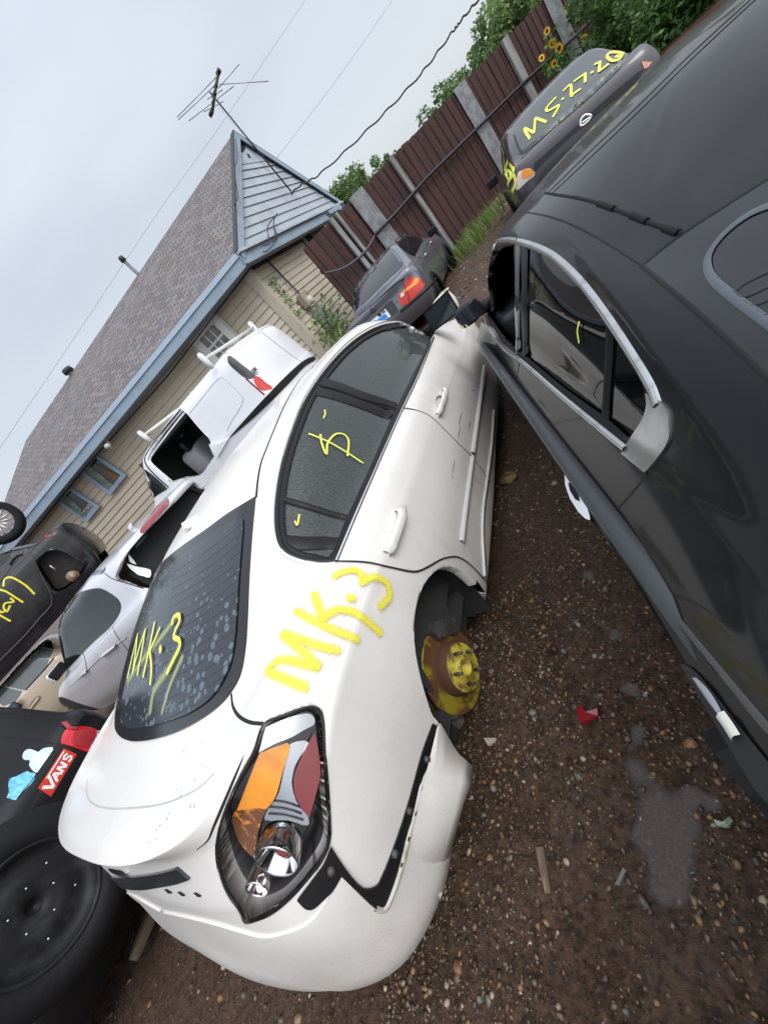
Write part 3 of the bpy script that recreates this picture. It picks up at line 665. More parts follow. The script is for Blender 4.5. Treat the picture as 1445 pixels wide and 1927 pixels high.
# ================================================================== FENCE
FA = Vector((-3.607, 11.608, 0)); FB_ = Vector((2.464, 18.758, 0)); fd_ = (FB_-FA).normalized(); fn = Vector((fd_.y, -fd_.x, 0)); fn = fn if fn.dot(CAM-FA) > 0 else -fn
fence = thing('fence', 'tall dark red brown board fence with grey posts behind the two far sedans', 'fence', FA)
fp = lambda p, o_=0: vplane(p, FA+fn*o_, fd_)
FL = fp((585, 481)); s0 = (FL-FA).dot(fd_)-.05; FZT = fp((780, 250)).z; s1 = 18
fbr = mat('dark red brown boards', (.062, .024, .021), .75, bump=(8, .3, .02), vary=(7, (.026, .012, .011), .38, .66, (1, 1, .12)))
q = MB(); s = s0; rf = random.Random(5); k = 0
zb = lambda s_: .02
while s < s1:
    w_ = .135; a = FA+fd_*s; top = FZT+.0+rf.uniform(-.015, .015); o_ = (k % 2)*.018+rf.uniform(0, .006)
    q.quadbox([a+fn*o_, a+fd_*(w_-.006)+fn*o_, a+fd_*(w_-.006)+fn*o_+up*top, a+fn*o_+up*top], fn*.018); s += w_; k += 1
q.obj('board_panel', fbr, fence)
MB().quadbox([FA+fd_*s0-fn*.03, FA+fd_*s1-fn*.03, FA+fd_*s1-fn*.03+up*(FZT-.05), FA+fd_*s0-fn*.03+up*(FZT-.05)], fn*.02).obj('backing', fbr, fence)
gw = mat('weathered grey wood', (.26, .27, .27), .8, vary=(7, (.16, .16, .15), .4, .65, (1, 1, .2)))
gs_ = mat('galvanised corrugated sheet', (.32, .34, .35), .45, .5, vary=(5, (.22, .23, .24), .4, .6))
for t_, b_, w_ in (((627,428),(680,493),.12), ((733,304),(820,432),.12), ((945,88),(985,155),.28), ((638,417),(690,482),.08)):
    T = fp(t_, .06); B = Vector((T.x, T.y, -.1)); MB().quadbox([B, B+fd_*w_, Vector((T.x, T.y, FZT+.02))+fd_*w_, Vector((T.x, T.y, FZT+.02))], fn*.08).obj('post', gw, fence)
def corr(t0, t1, zlo, name):
    A = fp(t0, .05); B = fp(t1, .05); s_a = (A-FA).dot(fd_); s_b = (B-FA).dot(fd_); q = MB(); n = int((s_b-s_a)/.02); V = []; F = []
    for i in range(n+1):
        s_ = s_a+i*.02; o_ = .06+.022*math.cos(i*.02/.085*2*math.pi); a = FA+fd_*s_+fn*o_; V += [Vector((a.x, a.y, zlo)), Vector((a.x, a.y, FZT+.03))]
        if i: F.append((2*i-2, 2*i, 2*i+1, 2*i-1))
    return mesh_obj(name, V, F, gs_, fence)
corr((663,386), (688,360), .9, 'metal_sheet'); corr((858,182), (880,160), 0, 'metal_sheet'); corr((1024,8), (1048,-16), 0, 'metal_sheet')
for z_ in (.5, 2.1): MB().quadbox([FA+fd_*s0-fn*.035+up*z_, FA+fd_*s1-fn*.035+up*z_, FA+fd_*s1-fn*.035+up*(z_+.1), FA+fd_*s0-fn*.035+up*(z_+.1)], -fn*.05).obj('rail', fbr, fence)
pp = [fp(p, .17) for p in ((1190,-36),(1150,2),(1070,78),(985,155),(880,258),(800,337),(745,400),(705,443))]
MB().tube(pp, .04, 8).obj('pipe_rail', mat('black pipe', (.02, .02, .03), .4), fence, True)
MB().tube(cr_curve([tuple(fp(p, .17)) for p in ((705,443),(690,468),(665,492),(640,506),(612,513))], 6), .02, 6).obj('cable', mat('grey cable', (.10, .11, .13), .5), fence, True)
P = [fp(p, .3) for p in ((938,377),(893,430))]
MB().quadbox([P[0]+up*.10, P[1]+up*.05, P[1]-up*.12, P[0]-up*.08], fn*.04).obj('kick_board', mat('bare board', (.24, .14, .09), .8), fence)
# ================================================================== PLANTS
def leaf_mat(name, c1, c2, c3):
    m = bpy.data.materials.new(name); m.use_nodes = True; n = m.node_tree; b = n.nodes['Principled BSDF']; a = n.nodes.new('ShaderNodeAttribute'); a.attribute_name = 'tone'
    r = n.nodes.new('ShaderNodeValToRGB'); e = r.color_ramp.elements; e[0].color = (*c1, 1); e[1].color = (*c3, 1); x = e.new(.5); x.color = (*c2, 1); n.links.new(a.outputs['Fac'], r.inputs[0]); n.links.new(r.outputs[0], b.inputs['Base Color'])
    b.inputs['Roughness'].default_value = .5; tr = n.nodes.new('ShaderNodeBsdfTranslucent'); n.links.new(r.outputs[0], tr.inputs[0]); mx = n.nodes.new('ShaderNodeMixShader'); mx.inputs[0].default_value = .3
    n.links.new(b.outputs[0], mx.inputs[1]); n.links.new(tr.outputs[0], mx.inputs[2]); n.links.new(mx.outputs[0], n.nodes['Material Output'].inputs[0]); return m
def leaves(name, C, S, m, par, aspect=1.8, droop=0, kind=None):
    """C: leaf centres (n,3); S: leaf length (n)"""
    n = len(C); d = rng.normal(size=(n, 3)); d[:, 2] = d[:, 2]*.6-droop; d /= np.linalg.norm(d, axis=1)[:, None]; u = rng.normal(size=(n, 3)); u -= d*(u*d).sum(1)[:, None]; u /= np.linalg.norm(u, axis=1)[:, None]
    S = S[:, None]; V = np.stack([C-d*S*.5, C+u*S*.5/aspect-d*S*.05, C+d*S*.5, C-u*S*.5/aspect-d*S*.05], 1).reshape(-1, 3); F = np.arange(4*n).reshape(n, 4)
    off = np.array(par.location) if par else 0; V = V-off; me = bpy.data.meshes.new(name); me.vertices.add(4*n); me.vertices.foreach_set('co', V.ravel()); me.loops.add(4*n); me.loops.foreach_set('vertex_index', F.ravel())
    me.polygons.add(n); me.polygons.foreach_set('loop_start', np.arange(0, 4*n, 4)); me.polygons.foreach_set('loop_total', np.full(n, 4)); me.update(calc_edges=True)
    at = me.attributes.new('tone', 'FLOAT', 'POINT'); at.data.foreach_set('value', np.repeat(np.clip(rng.normal(.5, .22, n), 0, 1), 4)); o = bpy.data.objects.new(name, me); COL.objects.link(o); me.materials.append(m)
    if par: o.parent = par
    if kind: o['kind'] = kind
    return o
lf_t = leaf_mat('tree leaves', (.05, .10, .03), (.12, .21, .06), (.22, .33, .11)); lf_b = leaf_mat('bush leaves', (.03, .07, .02), (.07, .16, .035), (.14, .28, .06))
lf_w = leaf_mat('willow leaves', (.08, .14, .045), (.16, .26, .08), (.26, .38, .14)); bark = mat('bark', (.09, .07, .05), .9)
def clumps(c, r, k, n, flat=.8):
    cc = c+rng.normal(size=(k, 3))*np.array([r, r, r*flat])*.5; rr = r*rng.uniform(.22, .45, k); i = rng.integers(0, k, n); d = rng.normal(size=(n, 3)); d /= np.linalg.norm(d, axis=1)[:, None]
    return cc[i]+d*(rr[i]*rng.uniform(.55, 1.05, n))[:, None]
def tree(px, D, r, label, m, n=5000, leaf=.28, k=26, flat=.8, droop=0):
    c = at_depth(px, D); t = thing('tree', label, 'tree', Vector((c.x, c.y, 0)))
    leaves('crown', clumps(np.array(c), r, k, n, flat), rng.uniform(.6, 1.2, n)*leaf, m, t, 1.9, droop)
    q = MB(); q.tube([Vector((c.x, c.y, -.2)), Vector((c.x+.2, c.y, c.z*.5)), Vector((c.x, c.y, c.z))], [r*.09, r*.065, r*.03], 8)
    for _ in range(6): a = rng.uniform(0, 6.28); q.tube([Vector((c.x+.1, c.y, c.z*.6)), Vector((c.x+math.cos(a)*r*.6, c.y+math.sin(a)*r*.6, c.z+rng.uniform(-.2, .5)*r))], [r*.035, r*.01], 5)
    q.obj('trunk', bark, t, True); return t
tree((655,385), 26, 1.9, 'dark green tree showing just beyond the right end of the house', lf_t, 4500, .26)
tree((690,362), 30, 1.5, 'light feathery tree between the house and the first dark fence panels', lf_w, 3800, .26, droop=.5)
tree((728,322), 27, .85, 'small round green tree top above the fence left of the wire loop', lf_t, 2500, .22)
tree((828,238), 26, 1.5, 'green tree rising over the middle of the fence', lf_t, 5000, .26)
tree((876,180), 27, 1.5, 'green tree beside the grey metal sheet of the fence', lf_w, 4500, .26)
tree((922,128), 26, 1.7, 'green tree over the fence right of the grey metal sheet', lf_t, 4500, .26)
tree((962,55), 24, 2.5, 'large loose willow like tree high over the fence', lf_w, 7500, .28, droop=.6)
tree((1010,5), 24, 2.3, 'pale green tree at the top of the picture over the fence', lf_w, 6000, .28, droop=.6)
# big vine covered bush on the right beyond the dated sedan, and the hedge going on out of the picture
def bush(name, px, D, r, label, m, n, leaf, k=30, flat=1.0):
    c = at_depth(px, D); t = thing(name, label, 'bush', Vector((c.x, c.y, 0))); leaves('foliage', clumps(np.array(c), r, k, n, flat), rng.uniform(.6, 1.3, n)*leaf, m, t, 2.2, .5)
    MB().tube([Vector((c.x, c.y, -.1)), Vector((c.x, c.y, c.z))], [.07, .03], 7).obj('stem', bark, t, True); return t
bush('bush', (1200,55), 10.5, 1.4, 'dark green leafy bush at the top right beside the dated sedan', lf_b, 13000, .13)
bush('bush', (1290,25), 8.3, 1.25, 'green bush at the top edge right of the larger dark bush', lf_b, 11000, .13)
bush('bush', (1380,-70), 8.0, 1.5, 'high green bush beyond the black sedan roof, mirrored in it', lf_b, 9000, .15)
bush('bush', (1560,-300), 9.0, 1.9, 'green bush continuing out of the picture at the right', lf_b, 8000, .17)
# sunflowers
pet = mat('sunflower petals', (.85, .48, .02), .6); brn = mat('sunflower centre', (.05, .02, .01), .9); stmg = mat('plant stem', (.10, .17, .05), .6)
for i_, (p, D, r_) in enumerate(((( 1068,14),10.8,.10), ((1029,57),10.6,.085), ((1039,80),10.2,.10), ((1052,89),10.0,.11), ((1019,108),10.2,.08), ((1100,71),9.8,.085), ((1043,118),9.9,.08))):
    c = at_depth(p, D); base = Vector((c.x+rng.uniform(-.2, .2), c.y+.2, 0)); lb = ['tallest sunflower, near the top of the fence', 'sunflower left of the corrugated sheet, second from the top', 'sunflower just above the largest one', 'largest sunflower, in the middle of the cluster', 'lowest left sunflower, seen from the side', 'sunflower on its own at the right of the pipe', 'sunflower half hidden behind the dated sedan roof'][i_]
    t = thing('sunflower', lb, 'flower', base, 'sunflowers in front of the fence'); ax = (CAM-c).normalized()+Vector((rng.uniform(-.5, .5), 0, rng.uniform(-.3, .3))); ax.normalize(); u_ = ax.orthogonal().normalized(); v_ = ax.cross(u_)
    q = MB()
    for k in range(16):
        a = 2*math.pi*k/16; d_ = u_*math.cos(a)+v_*math.sin(a); s_ = ax.cross(d_); q.add([c+d_*r_*.35-s_*r_*.12, c+d_*r_*.7-s_*r_*.16, c+d_*r_*1.1+ax*.01, c+d_*r_*.7+s_*r_*.16, c+d_*r_*.35+s_*r_*.12], [(0, 1, 2, 3, 4)])
    q.obj('petals', pet, t); MB().lathe(c, ax, [(-.01, r_*.42), (.012, r_*.42), (.02, r_*.25), (.018, 0)], 14).obj('flower_head', brn, t, True)
    MB().tube(cr_curve([tuple(base), tuple(base.lerp(c, .6)+Vector((.05, 0, .05))), tuple(c-ax*.02)], 5), .012, 5).obj('stem', stmg, t, True)
    n_ = 60; C_ = np.array([list(base.lerp(c, rng.uniform(.55, .98))) for _ in range(n_)])+rng.normal(size=(n_, 3))*.09; leaves('foliage', C_, rng.uniform(.07, .15, n_), lf_b, t, 1.5)
# dry weed, green weeds, vine on the house, litter plants
c = at_depth((768,412), 11.6); t = thing('dry_weed', 'dry brown weed in front of the fence above the grey sedan', 'plant', Vector((c.x, c.y, 0))); q = MB()
for _ in range(26):
    a = Vector((c.x, c.y, .8))+Vector((rng.uniform(-.1, .1), 0, 0)); e_ = c+Vector((rng.uniform(-.42, .42), rng.uniform(-.2, .2), rng.uniform(-.1, .5))); q.tube([a, a.lerp(e_, .6)+Vector((0, 0, .05)), e_], [.010, .007, .004], 4)
q.obj('stems', mat('dry stalk', (.22, .12, .045), .8), t, True); n_ = 500; leaves('dry_leaves', np.array(c)+rng.normal(size=(n_, 3))*np.array([.26, .15, .24]), rng.uniform(.03, .07, n_), leaf_mat('dry leaves', (.10, .05, .02), (.20, .11, .04), (.30, .19, .08)), t)
def blades(name, cs, n, h, m, spread, kind='stuff'):
    V = []; F = []; T = []
    for _ in range(n):
        c0 = cs[rng.integers(0, len(cs))]; b0 = Vector((c0[0]+rng.normal()*spread, c0[1]+rng.normal()*spread, c0[2])); hh_ = h*rng.uniform(.4, 1.2); d_ = Vector((rng.normal(), rng.normal(), 0))*.35*hh_; s_ = Vector((-d_.y, d_.x, 0)).normalized()*.008; k = len(V)
        V += [b0-s_, b0+s_, b0+d_*.4+up*hh_*.6+s_*.7, b0+d_*.4+up*hh_*.6-s_*.7, b0+d_+up*hh_]; F += [(k, k+1, k+2, k+3), (k+3, k+2, k+4)]; T += [rng.random()]*5
    o = mesh_obj(name, V, F, m, None, False, kind); a = o.data.attributes.new('tone', 'FLOAT', 'POINT'); a.data.foreach_set('value', T); return o
wc_ = [tuple(at_z(p, .08)) for p in ((905,430),(890,445),(878,462),(865,480),(915,418),(895,455),(858,492),(925,405),(884,475),(930,395))]
wc_ = [(x*1.0, y, .05) for x, y, z in wc_ if y < 13.5] or [(-1.2, 11, .05)]
blades('grass', wc_+[(-1.7, 12.4, .1), (-1.2, 12.9, .1), (-.8, 13.4, .1), (-1.0, 11.5, .1), (-1.4, 10.6, .08)], 900, .32, leaf_mat('weed green', (.05, .10, .02), (.12, .2, .04), (.24, .32, .08)), .28)
c = vplane((612,600), WC2+gn*.35, gd); t = thing('vine', 'green leafy vine growing round the grey boxes at the house corner', 'plant', Vector((c.x, c.y, 0)))
n_ = 650; leaves('foliage', np.array(c)+np.array([0, .1, -.35])+rng.normal(size=(n_, 3))*np.array([.2, .45, .38]), rng.uniform(.06, .14, n_), lf_w, t, 1.4); n_ = 110
C_ = np.array([list(vplane((508+60*u, 520+75*u), WC2+gn*.12, gd)) for u in rng.random(n_)])+rng.normal(size=(n_, 3))*.05; leaves('foliage', C_, rng.uniform(.05, .10, n_), lf_w, t, 1.4)
MB().tube([Vector((c.x, c.y, 0)), c], .02, 6).obj('stem', bark, t, True)
# ================================================================== LITTER
def gp(p, dz=0): P = at_z(p, 0); P.z = float(ground_z(P.x, P.y)); P = at_z(p, P.z); P.z += dz; return P
rp = [gp(p, .012) for p in ((1087,1336),(1100,1332),(1110,1345),(1130,1339),(1128,1350),(1112,1362),(1094,1364))]; cc = sum(rp, Vector())/7
q = MB(); q.add([p+up*(.012 if i % 2 else 0) for i, p in enumerate(rp)]+[cc+up*.016]+[p-up*.008 for p in rp], [(i, (i+1) % 7, 7) for i in range(7)]+[(i, 8+i, 8+(i+1) % 7, (i+1) % 7) for i in range(7)])
o = q.obj('lamp_shard', mat('broken red lamp', (.26, .015, .025), .2, 0, .6), None); tag(o, 'broken piece of red lamp lying on the gravel between the cars', 'debris')
def chip(px, h, m, name, label, cat='debris'):
    P = [gp(p, .003) for p in px]; n = len(P); q = MB().add(P+[p+up*h for p in P], [tuple(range(n, 2*n))]+[(i, (i+1) % n, (i+1) % n+n, i+n) for i in range(n)]); o = q.obj(name, m, None); tag(o, label, cat); return o
wood = mat('split wood', (.24, .17, .11), .8, vary=(40, (.12, .08, .05), .4, .6, (1, .2, 1)))
chip([(1011,1597),(1026,1596),(1034,1640),(1040,1682),(1030,1684),(1022,1650)], .010, wood, 'wood_splinter', 'pale wood splinter lying on the gravel below the bumper', 'wood')
chip([(1175,1635),(1181,1640),(1168,1668),(1160,1667)], .008, mat('grey stone chip', (.16, .16, .15), .7), 'stone_chip', 'narrow grey stone chip left of the large puddle', 'stone')
chip([(914,1392),(936,1392),(933,1400),(922,1406)], .012, mat('pale stone', (.50, .45, .38), .7), 'stone_chip', 'pale flat stone near the front edge of the loose bumper', 'stone')
chip([(1345,1545),(1362,1550),(1375,1540),(1382,1548),(1372,1560),(1352,1558)], .010, mat('white green scrap', (.42, .45, .38), .7, vary=(40, (.10, .14, .10), .4, .6)), 'paper_scrap', 'crumpled white and green scrap in the mud at the lower right', 'debris')
lv = [gp(p, .01) for p in ((940,905),(955,892),(972,890),(976,902),(962,912),(944,915))]; q = MB().add([p+up*(.015 if i % 2 else 0) for i, p in enumerate(lv)]+[sum(lv, Vector())/6+up*.03], [(i, (i+1) % 6, 6) for i in range(6)]); o = q.obj('dead_leaf', mat('dead leaf', (.26, .17, .06), .7, vary=(30, (.10, .06, .03), .4, .6)), None); tag(o, 'curled dead leaf beside the white sedan sill', 'leaf')
for i_, p in enumerate(((1160,1275),(1020,1130))):
    pass
# ================================================================== WHITE SEDAN
paint_w = mat('pearl white car paint', (.74, .715, .685), .34, 0, .45, .5, coat_rough=.12)
def grime(m, c0, dirt):
    """uneven film of dirt, denser and speckled on the lower panels where mud is thrown up"""
    n = m.node_tree; b = n.nodes['Principled BSDF']; L = n.links; ge = n.nodes.new('ShaderNodeNewGeometry'); sp = n.nodes.new('ShaderNodeSeparateXYZ'); L.new(ge.outputs['Position'], sp.inputs[0])
    def nz(sc_, d, st_=None):
        t = n.nodes.new('ShaderNodeTexNoise'); t.inputs['Scale'].default_value = sc_; t.inputs['Detail'].default_value = d; t.inputs['Roughness'].default_value = .65; src = ge.outputs['Position']
        if st_: q = n.nodes.new('ShaderNodeMapping'); q.inputs['Scale'].default_value = st_; L.new(src, q.inputs[0]); src = q.outputs[0]
        L.new(src, t.inputs[0]); return t
    a = nz(2.4, 6); c = nz(170, 3); d = nz(9, 5, (1, 1, .18))
    def rng_(src, a0, a1, b0, b1): r = n.nodes.new('ShaderNodeMapRange'); r.inputs[1].default_value = a0; r.inputs[2].default_value = a1; r.inputs[3].default_value = b0; r.inputs[4].default_value = b1; L.new(src, r.inputs[0]); return r.outputs[0]
    def mth(op, x, y): q = n.nodes.new('ShaderNodeMath'); q.operation = op; L.new(x, q.inputs[0]); (L.new(y, q.inputs[1]) if not isinstance(y, float) else setattr(q.inputs[1], 'default_value', y)); return q.outputs[0]
    film = mth('MULTIPLY', rng_(a.outputs[0], .42, .72, 0, .22), rng_(d.outputs[0], .3, .7, .4, 1.3)); low = rng_(sp.outputs[2], .75, .15, 0.0, 1.0)
    spk = mth('MULTIPLY', rng_(c.outputs[0], .60, .68, 0, 1), mth('MULTIPLY', low, 1.0)); lowf = mth('MULTIPLY', mth('MULTIPLY', low, low), .45)
    tot = mth('ADD', mth('ADD', film, mth('MULTIPLY', spk, .45)), mth('MULTIPLY', lowf, rng_(a.outputs[0], .35, .6, .4, 1)))
    mx = n.nodes.new('ShaderNodeMixRGB'); mx.inputs[1].default_value = (*c0, 1); mx.inputs[2].default_value = (*dirt, 1); mx.use_clamp = True; L.new(tot, mx.inputs[0]); L.new(mx.outputs[0], b.inputs['Base Color'])
    L.new(rng_(tot, 0, .5, .32, .6), b.inputs['Roughness'])
grime(paint_w, (.76, .735, .705), (.30, .25, .20))
black_tr = mat('black trim', (.010, .010, .011), .45, spec=.3)
rubber = mat('rubber', (.010, .010, .011), .75, spec=.25)
gapm = mat('dark gap', (.012, .012, .013), .8)
chrome = mat('chrome', (.8, .8, .8), .08, 1)
dkmetal = mat('suspension metal', (.11, .105, .1), .6, .5, vary=(14, (.05, .035, .028), .4, .7))
XW = 1.72
def wrow(*pts): return [(a+XW, b, c) for a, b, c in pts]
GW = [
 # R0 underside
 wrow((-1.72,-.06,.24),(-1.42,-.05,.235),(-1.16,-.01,.235),(-1.0,.06,.24),(-.93,.16,.25),(-.90,.35,.26),(-.885,.55,.25),(-.875,.78,.235),(-.865,1.1,.225),(-.855,1.75,.22),(-.855,2.4,.22),(-.855,3.0,.22),(-.87,3.5,.22),(-.93,4.1,.22),(-1.3,4.4,.22),(-1.72,4.48,.22)),
 # R1
 wrow((-1.72,-.135,.33),(-1.42,-.125,.32),(-1.17,-.085,.32),(-.985,-.01,.32),(-.885,.13,.325),(-.845,.35,.33),(-.83,.55,.32),(-.82,.78,.3),(-.825,1.1,.275),(-.82,1.75,.26),(-.82,2.4,.26),(-.82,3.0,.25),(-.83,3.5,.26),(-.92,4.15,.3),(-1.3,4.5,.32),(-1.72,4.58,.32)),
 # R2
 wrow((-1.72,-.135,.45),(-1.42,-.13,.45),(-1.16,-.09,.44),(-.965,-.01,.45),(-.865,.12,.45),(-.825,.35,.45),(-.81,.55,.46),(-.80,.78,.46),(-.80,1.1,.46),(-.80,1.75,.46),(-.80,2.4,.46),(-.80,3.0,.46),(-.81,3.5,.46),(-.9,4.17,.46),(-1.3,4.52,.46),(-1.72,4.6,.46)),
 # R3 bumper upper break
 wrow((-1.72,-.10,.58),(-1.42,-.09,.58),(-1.13,-.062,.585),(-.955,.0,.62),(-.85,.12,.62),(-.812,.35,.62),(-.797,.55,.64),(-.79,.78,.66),(-.79,1.1,.64),(-.79,1.75,.63),(-.79,2.4,.63),(-.79,3.0,.63),(-.795,3.5,.66),(-.88,4.12,.62),(-1.3,4.47,.62),(-1.72,4.56,.62)),
 # R4 shoulder crease / trunk lower face
 wrow((-1.72,-.05,.735),(-1.42,-.045,.735),(-1.13,-.02,.73),(-.955,.035,.735),(-.85,.14,.765),(-.81,.35,.835),(-.803,.55,.848),(-.80,.78,.842),(-.80,1.1,.825),(-.80,1.75,.803),(-.80,2.4,.765),(-.80,3.0,.735),(-.805,3.5,.74),(-.88,4.08,.72),(-1.3,4.4,.74),(-1.72,4.48,.76)),
 # R5 under the spoiler
 wrow((-1.72,-.0,.865),(-1.42,.005,.863),(-1.16,.03,.858),(-.99,.085,.858),(-.89,.18,.88),(-.842,.35,.905),(-.83,.55,.915),(-.828,.78,.905),(-.825,1.1,.90),(-.822,1.75,.895),(-.825,2.4,.875),(-.835,3.0,.855),(-.86,3.5,.83),(-.96,4.0,.79),(-1.3,4.3,.80),(-1.72,4.36,.82)),
 # R6 belt / spoiler edge
 wrow((-1.72,-.028,.93),(-1.42,-.02,.927),(-1.2,.012,.925),(-1.03,.075,.93),(-.93,.185,.945),(-.876,.36,.96),(-.866,.55,.965),(-.866,.78,.957),(-.862,1.1,.966),(-.86,1.75,.966),(-.86,2.4,.964),(-.875,2.95,.955),(-.94,3.4,.92),(-1.07,3.8,.86),(-1.35,4.05,.86),(-1.72,4.12,.88)),
 # R7 spoiler top / just inside
 wrow((-1.72,.01,.945),(-1.43,.02,.943),(-1.23,.055,.94),(-1.07,.12,.943),(-.97,.225,.957),(-.91,.39,.972),(-.89,.57,.978),(-.887,.80,.972),(-.885,1.1,.98),(-.885,1.75,.982),(-.885,2.4,.98),(-.90,2.95,.97),(-.99,3.3,.95),(-1.16,3.6,.93),(-1.4,3.8,.94),(-1.72,3.87,.95)),
 # R8 glass base
 wrow((-1.72,.275,.967),(-1.42,.283,.967),(-1.21,.31,.968),(-1.08,.36,.972),(-1.0,.44,.98),(-.945,.55,.99),(-.915,.68,.995),(-.905,.84,.995),(-.90,1.12,1.0),(-.90,1.75,1.0),(-.90,2.4,.998),(-.915,2.93,.985),(-1.02,3.2,.985),(-1.2,3.4,.99),(-1.45,3.52,1.0),(-1.72,3.56,1.005)),
 # R9 mid greenhouse
 wrow((-1.72,.60,1.14),(-1.42,.595,1.13),(-1.23,.61,1.115),(-1.11,.65,1.105),(-1.05,.71,1.11),(-1.01,.79,1.13),(-.99,.90,1.14),(-.975,1.02,1.15),(-.97,1.26,1.17),(-.972,1.8,1.185),(-.975,2.35,1.185),(-.985,2.80,1.185),(-1.06,3.02,1.195),(-1.24,3.05,1.19),(-1.47,3.14,1.20),(-1.72,3.17,1.205)),
 # R10 rail
 wrow((-1.72,.99,1.285),(-1.42,.975,1.272),(-1.22,.955,1.243),(-1.16,.965,1.225),(-1.135,1.0,1.228),(-1.11,1.06,1.24),(-1.09,1.15,1.262),(-1.075,1.27,1.285),(-1.07,1.45,1.312),(-1.07,1.88,1.35),(-1.08,2.26,1.362),(-1.09,2.55,1.358),(-1.15,2.72,1.365),(-1.28,2.82,1.377),(-1.48,2.88,1.388),(-1.72,2.9,1.393)),
 # R11 roof edge
 wrow((-1.72,1.12,1.32),(-1.45,1.11,1.31),(-1.27,1.09,1.285),(-1.22,1.10,1.275),(-1.195,1.14,1.285),(-1.185,1.2,1.298),(-1.175,1.3,1.315),(-1.17,1.42,1.335),(-1.165,1.6,1.355),(-1.17,1.9,1.378),(-1.19,2.15,1.382),(-1.22,2.33,1.378),(-1.28,2.43,1.382),(-1.38,2.50,1.39),(-1.53,2.55,1.398),(-1.72,2.57,1.402)),
 # R12 centre
 wrow((-1.72,1.35,1.362),(-1.58,1.35,1.36),(-1.50,1.35,1.356),(-1.47,1.38,1.358),(-1.46,1.43,1.366),(-1.46,1.5,1.374),(-1.46,1.57,1.38),(-1.46,1.65,1.39),(-1.46,1.75,1.398),(-1.46,1.9,1.406),(-1.47,2.02,1.409),(-1.5,2.1,1.41),(-1.54,2.16,1.413),(-1.6,2.2,1.415),(-1.66,2.23,1.417),(-1.72,2.24,1.417)),
 wrow(*[(-1.72, y, z) for y, z in ((1.5,1.385),(1.52,1.387),(1.55,1.39),(1.58,1.393),(1.6,1.395),(1.63,1.397),(1.66,1.4),(1.7,1.402),(1.75,1.406),(1.85,1.411),(1.93,1.414),(1.97,1.416),(2.0,1.417),(2.03,1.418),(2.05,1.418),(2.06,1.418))]),
]
FW = Frame(F1.M @ Matrix.Translation((-XW, 0, 0)))
hw = Hull(GW, FW, 15, creases=(4, 6,))
whitecar = thing('parked_sedan', 'white sedan with yellow MK.3 spray painted on its rear quarter, one rear wheel missing', 'car', F1.w((-1.72, 1.9, 0)))
def Z7(*L): return [(500+x/3.0104, 540+y/3.0104) for x, y in L]      # enlargements the outlines were read from
def Z6(*L): return [(350+x/2.4083, 1050+y/2.4083) for x, y in L]
def Z8(*L): return [(200+x/3.7067, 900+y/3.7067) for x, y in L]
def ZA(*L): return [(100+x/3.6125, 1300+y/3.6125) for x, y in L]
yel = spray_mat('yellow spray paint', (.84, .74, .07), .22, 210)
yel_g = spray_mat('yellow window paint', (.80, .85, .12), .6, 500)
yel_fade = spray_mat('faint yellow overspray', (.55, .62, .28), .05, 900, .55)
glass_t = film_glass('tinted wet car glass', (.34, .40, .385), (.30, .34, .33), .20)  # rain film whose grey is put in to brighten the dark panes
pearl_trim = mat('pearl trim strip', (.66, .64, .62), .25, .1, .6)
# ---- openings
dlo = poly_px(Z7((385,1548),(475,1330),(600,1050),(760,690),(850,500),(945,270),(868,200),(780,200),(650,220),(520,290),(400,400),(290,540),(220,660),(160,810),(110,960),(75,1130),(62,1290),(75,1420),(110,1490),(180,1530),(280,1550)), 4, (0, 5, 6))
hw.cut(dlo, .02, True)
arch = poly_px([(904,1108),(885,1089),(864.5,1072.6),(848,1067),(829,1069.5),(810.5,1083),(796,1103.7),(785.6,1132.8),(780,1166),(779.4,1199),(782.5,1232),(790,1270),(800,1307),(812,1345),(828,1364),(859,1415),(890,1444),(960,1440),(960,1150),(925,1122)], 4, (0, 13, 14, 16, 17, 18, 19))
hw.cut(arch, .035, False, .06)
_d = []
for f in hw.bm.faces:
    q = FW.I @ f.calc_center_median()
    if q.x > .5 and .44 < q.y < 1.085 and q.z < .36: _d.append(f)
bmesh.ops.delete(hw.bm, geom=_d, context='FACES')
lamp_o = poly_px(Z6((360,750),(460,700),(560,670),(605,680),(625,720),(635,900),(650,1100),(655,1280),(620,1370),(560,1450),(470,1550),(380,1620),(270,1660),(240,1600),(190,1530),(150,1430),(135,1300),(160,1180),(220,1030),(300,880)), 4, (12,))
hw.cut(lamp_o, .05)
vgap = poly_px([(812,1362),(792,1416),(769.5,1498),(744.5,1577),(711,1660),(699,1669),(682,1669),(657,1644),(622,1592),(608,1625),(590,1650),(560,1690),(576,1706),(590,1706),(606,1692),(626,1672),(641,1646),(674,1677),(703,1704),(716,1708),(724,1698),(745,1640),(765,1561),(799,1465),(819,1382),(822,1368)], 3, (0, 8, 11, 16, 25))
for c_, r_ in (((739,995),21), ((829,758),13)):
    ring = [(c_[0]+r_*math.cos(a)*.8, c_[1]+r_*math.sin(a)*1.1) for a in np.linspace(0, 2*math.pi, 25)[:-1]]
    hw.cut(ring, .012)
    hw.patch(ring, -.012, paint_w, 'handle_recess', whitecar, thick=0)
body = hw.obj('body', paint_w, whitecar)
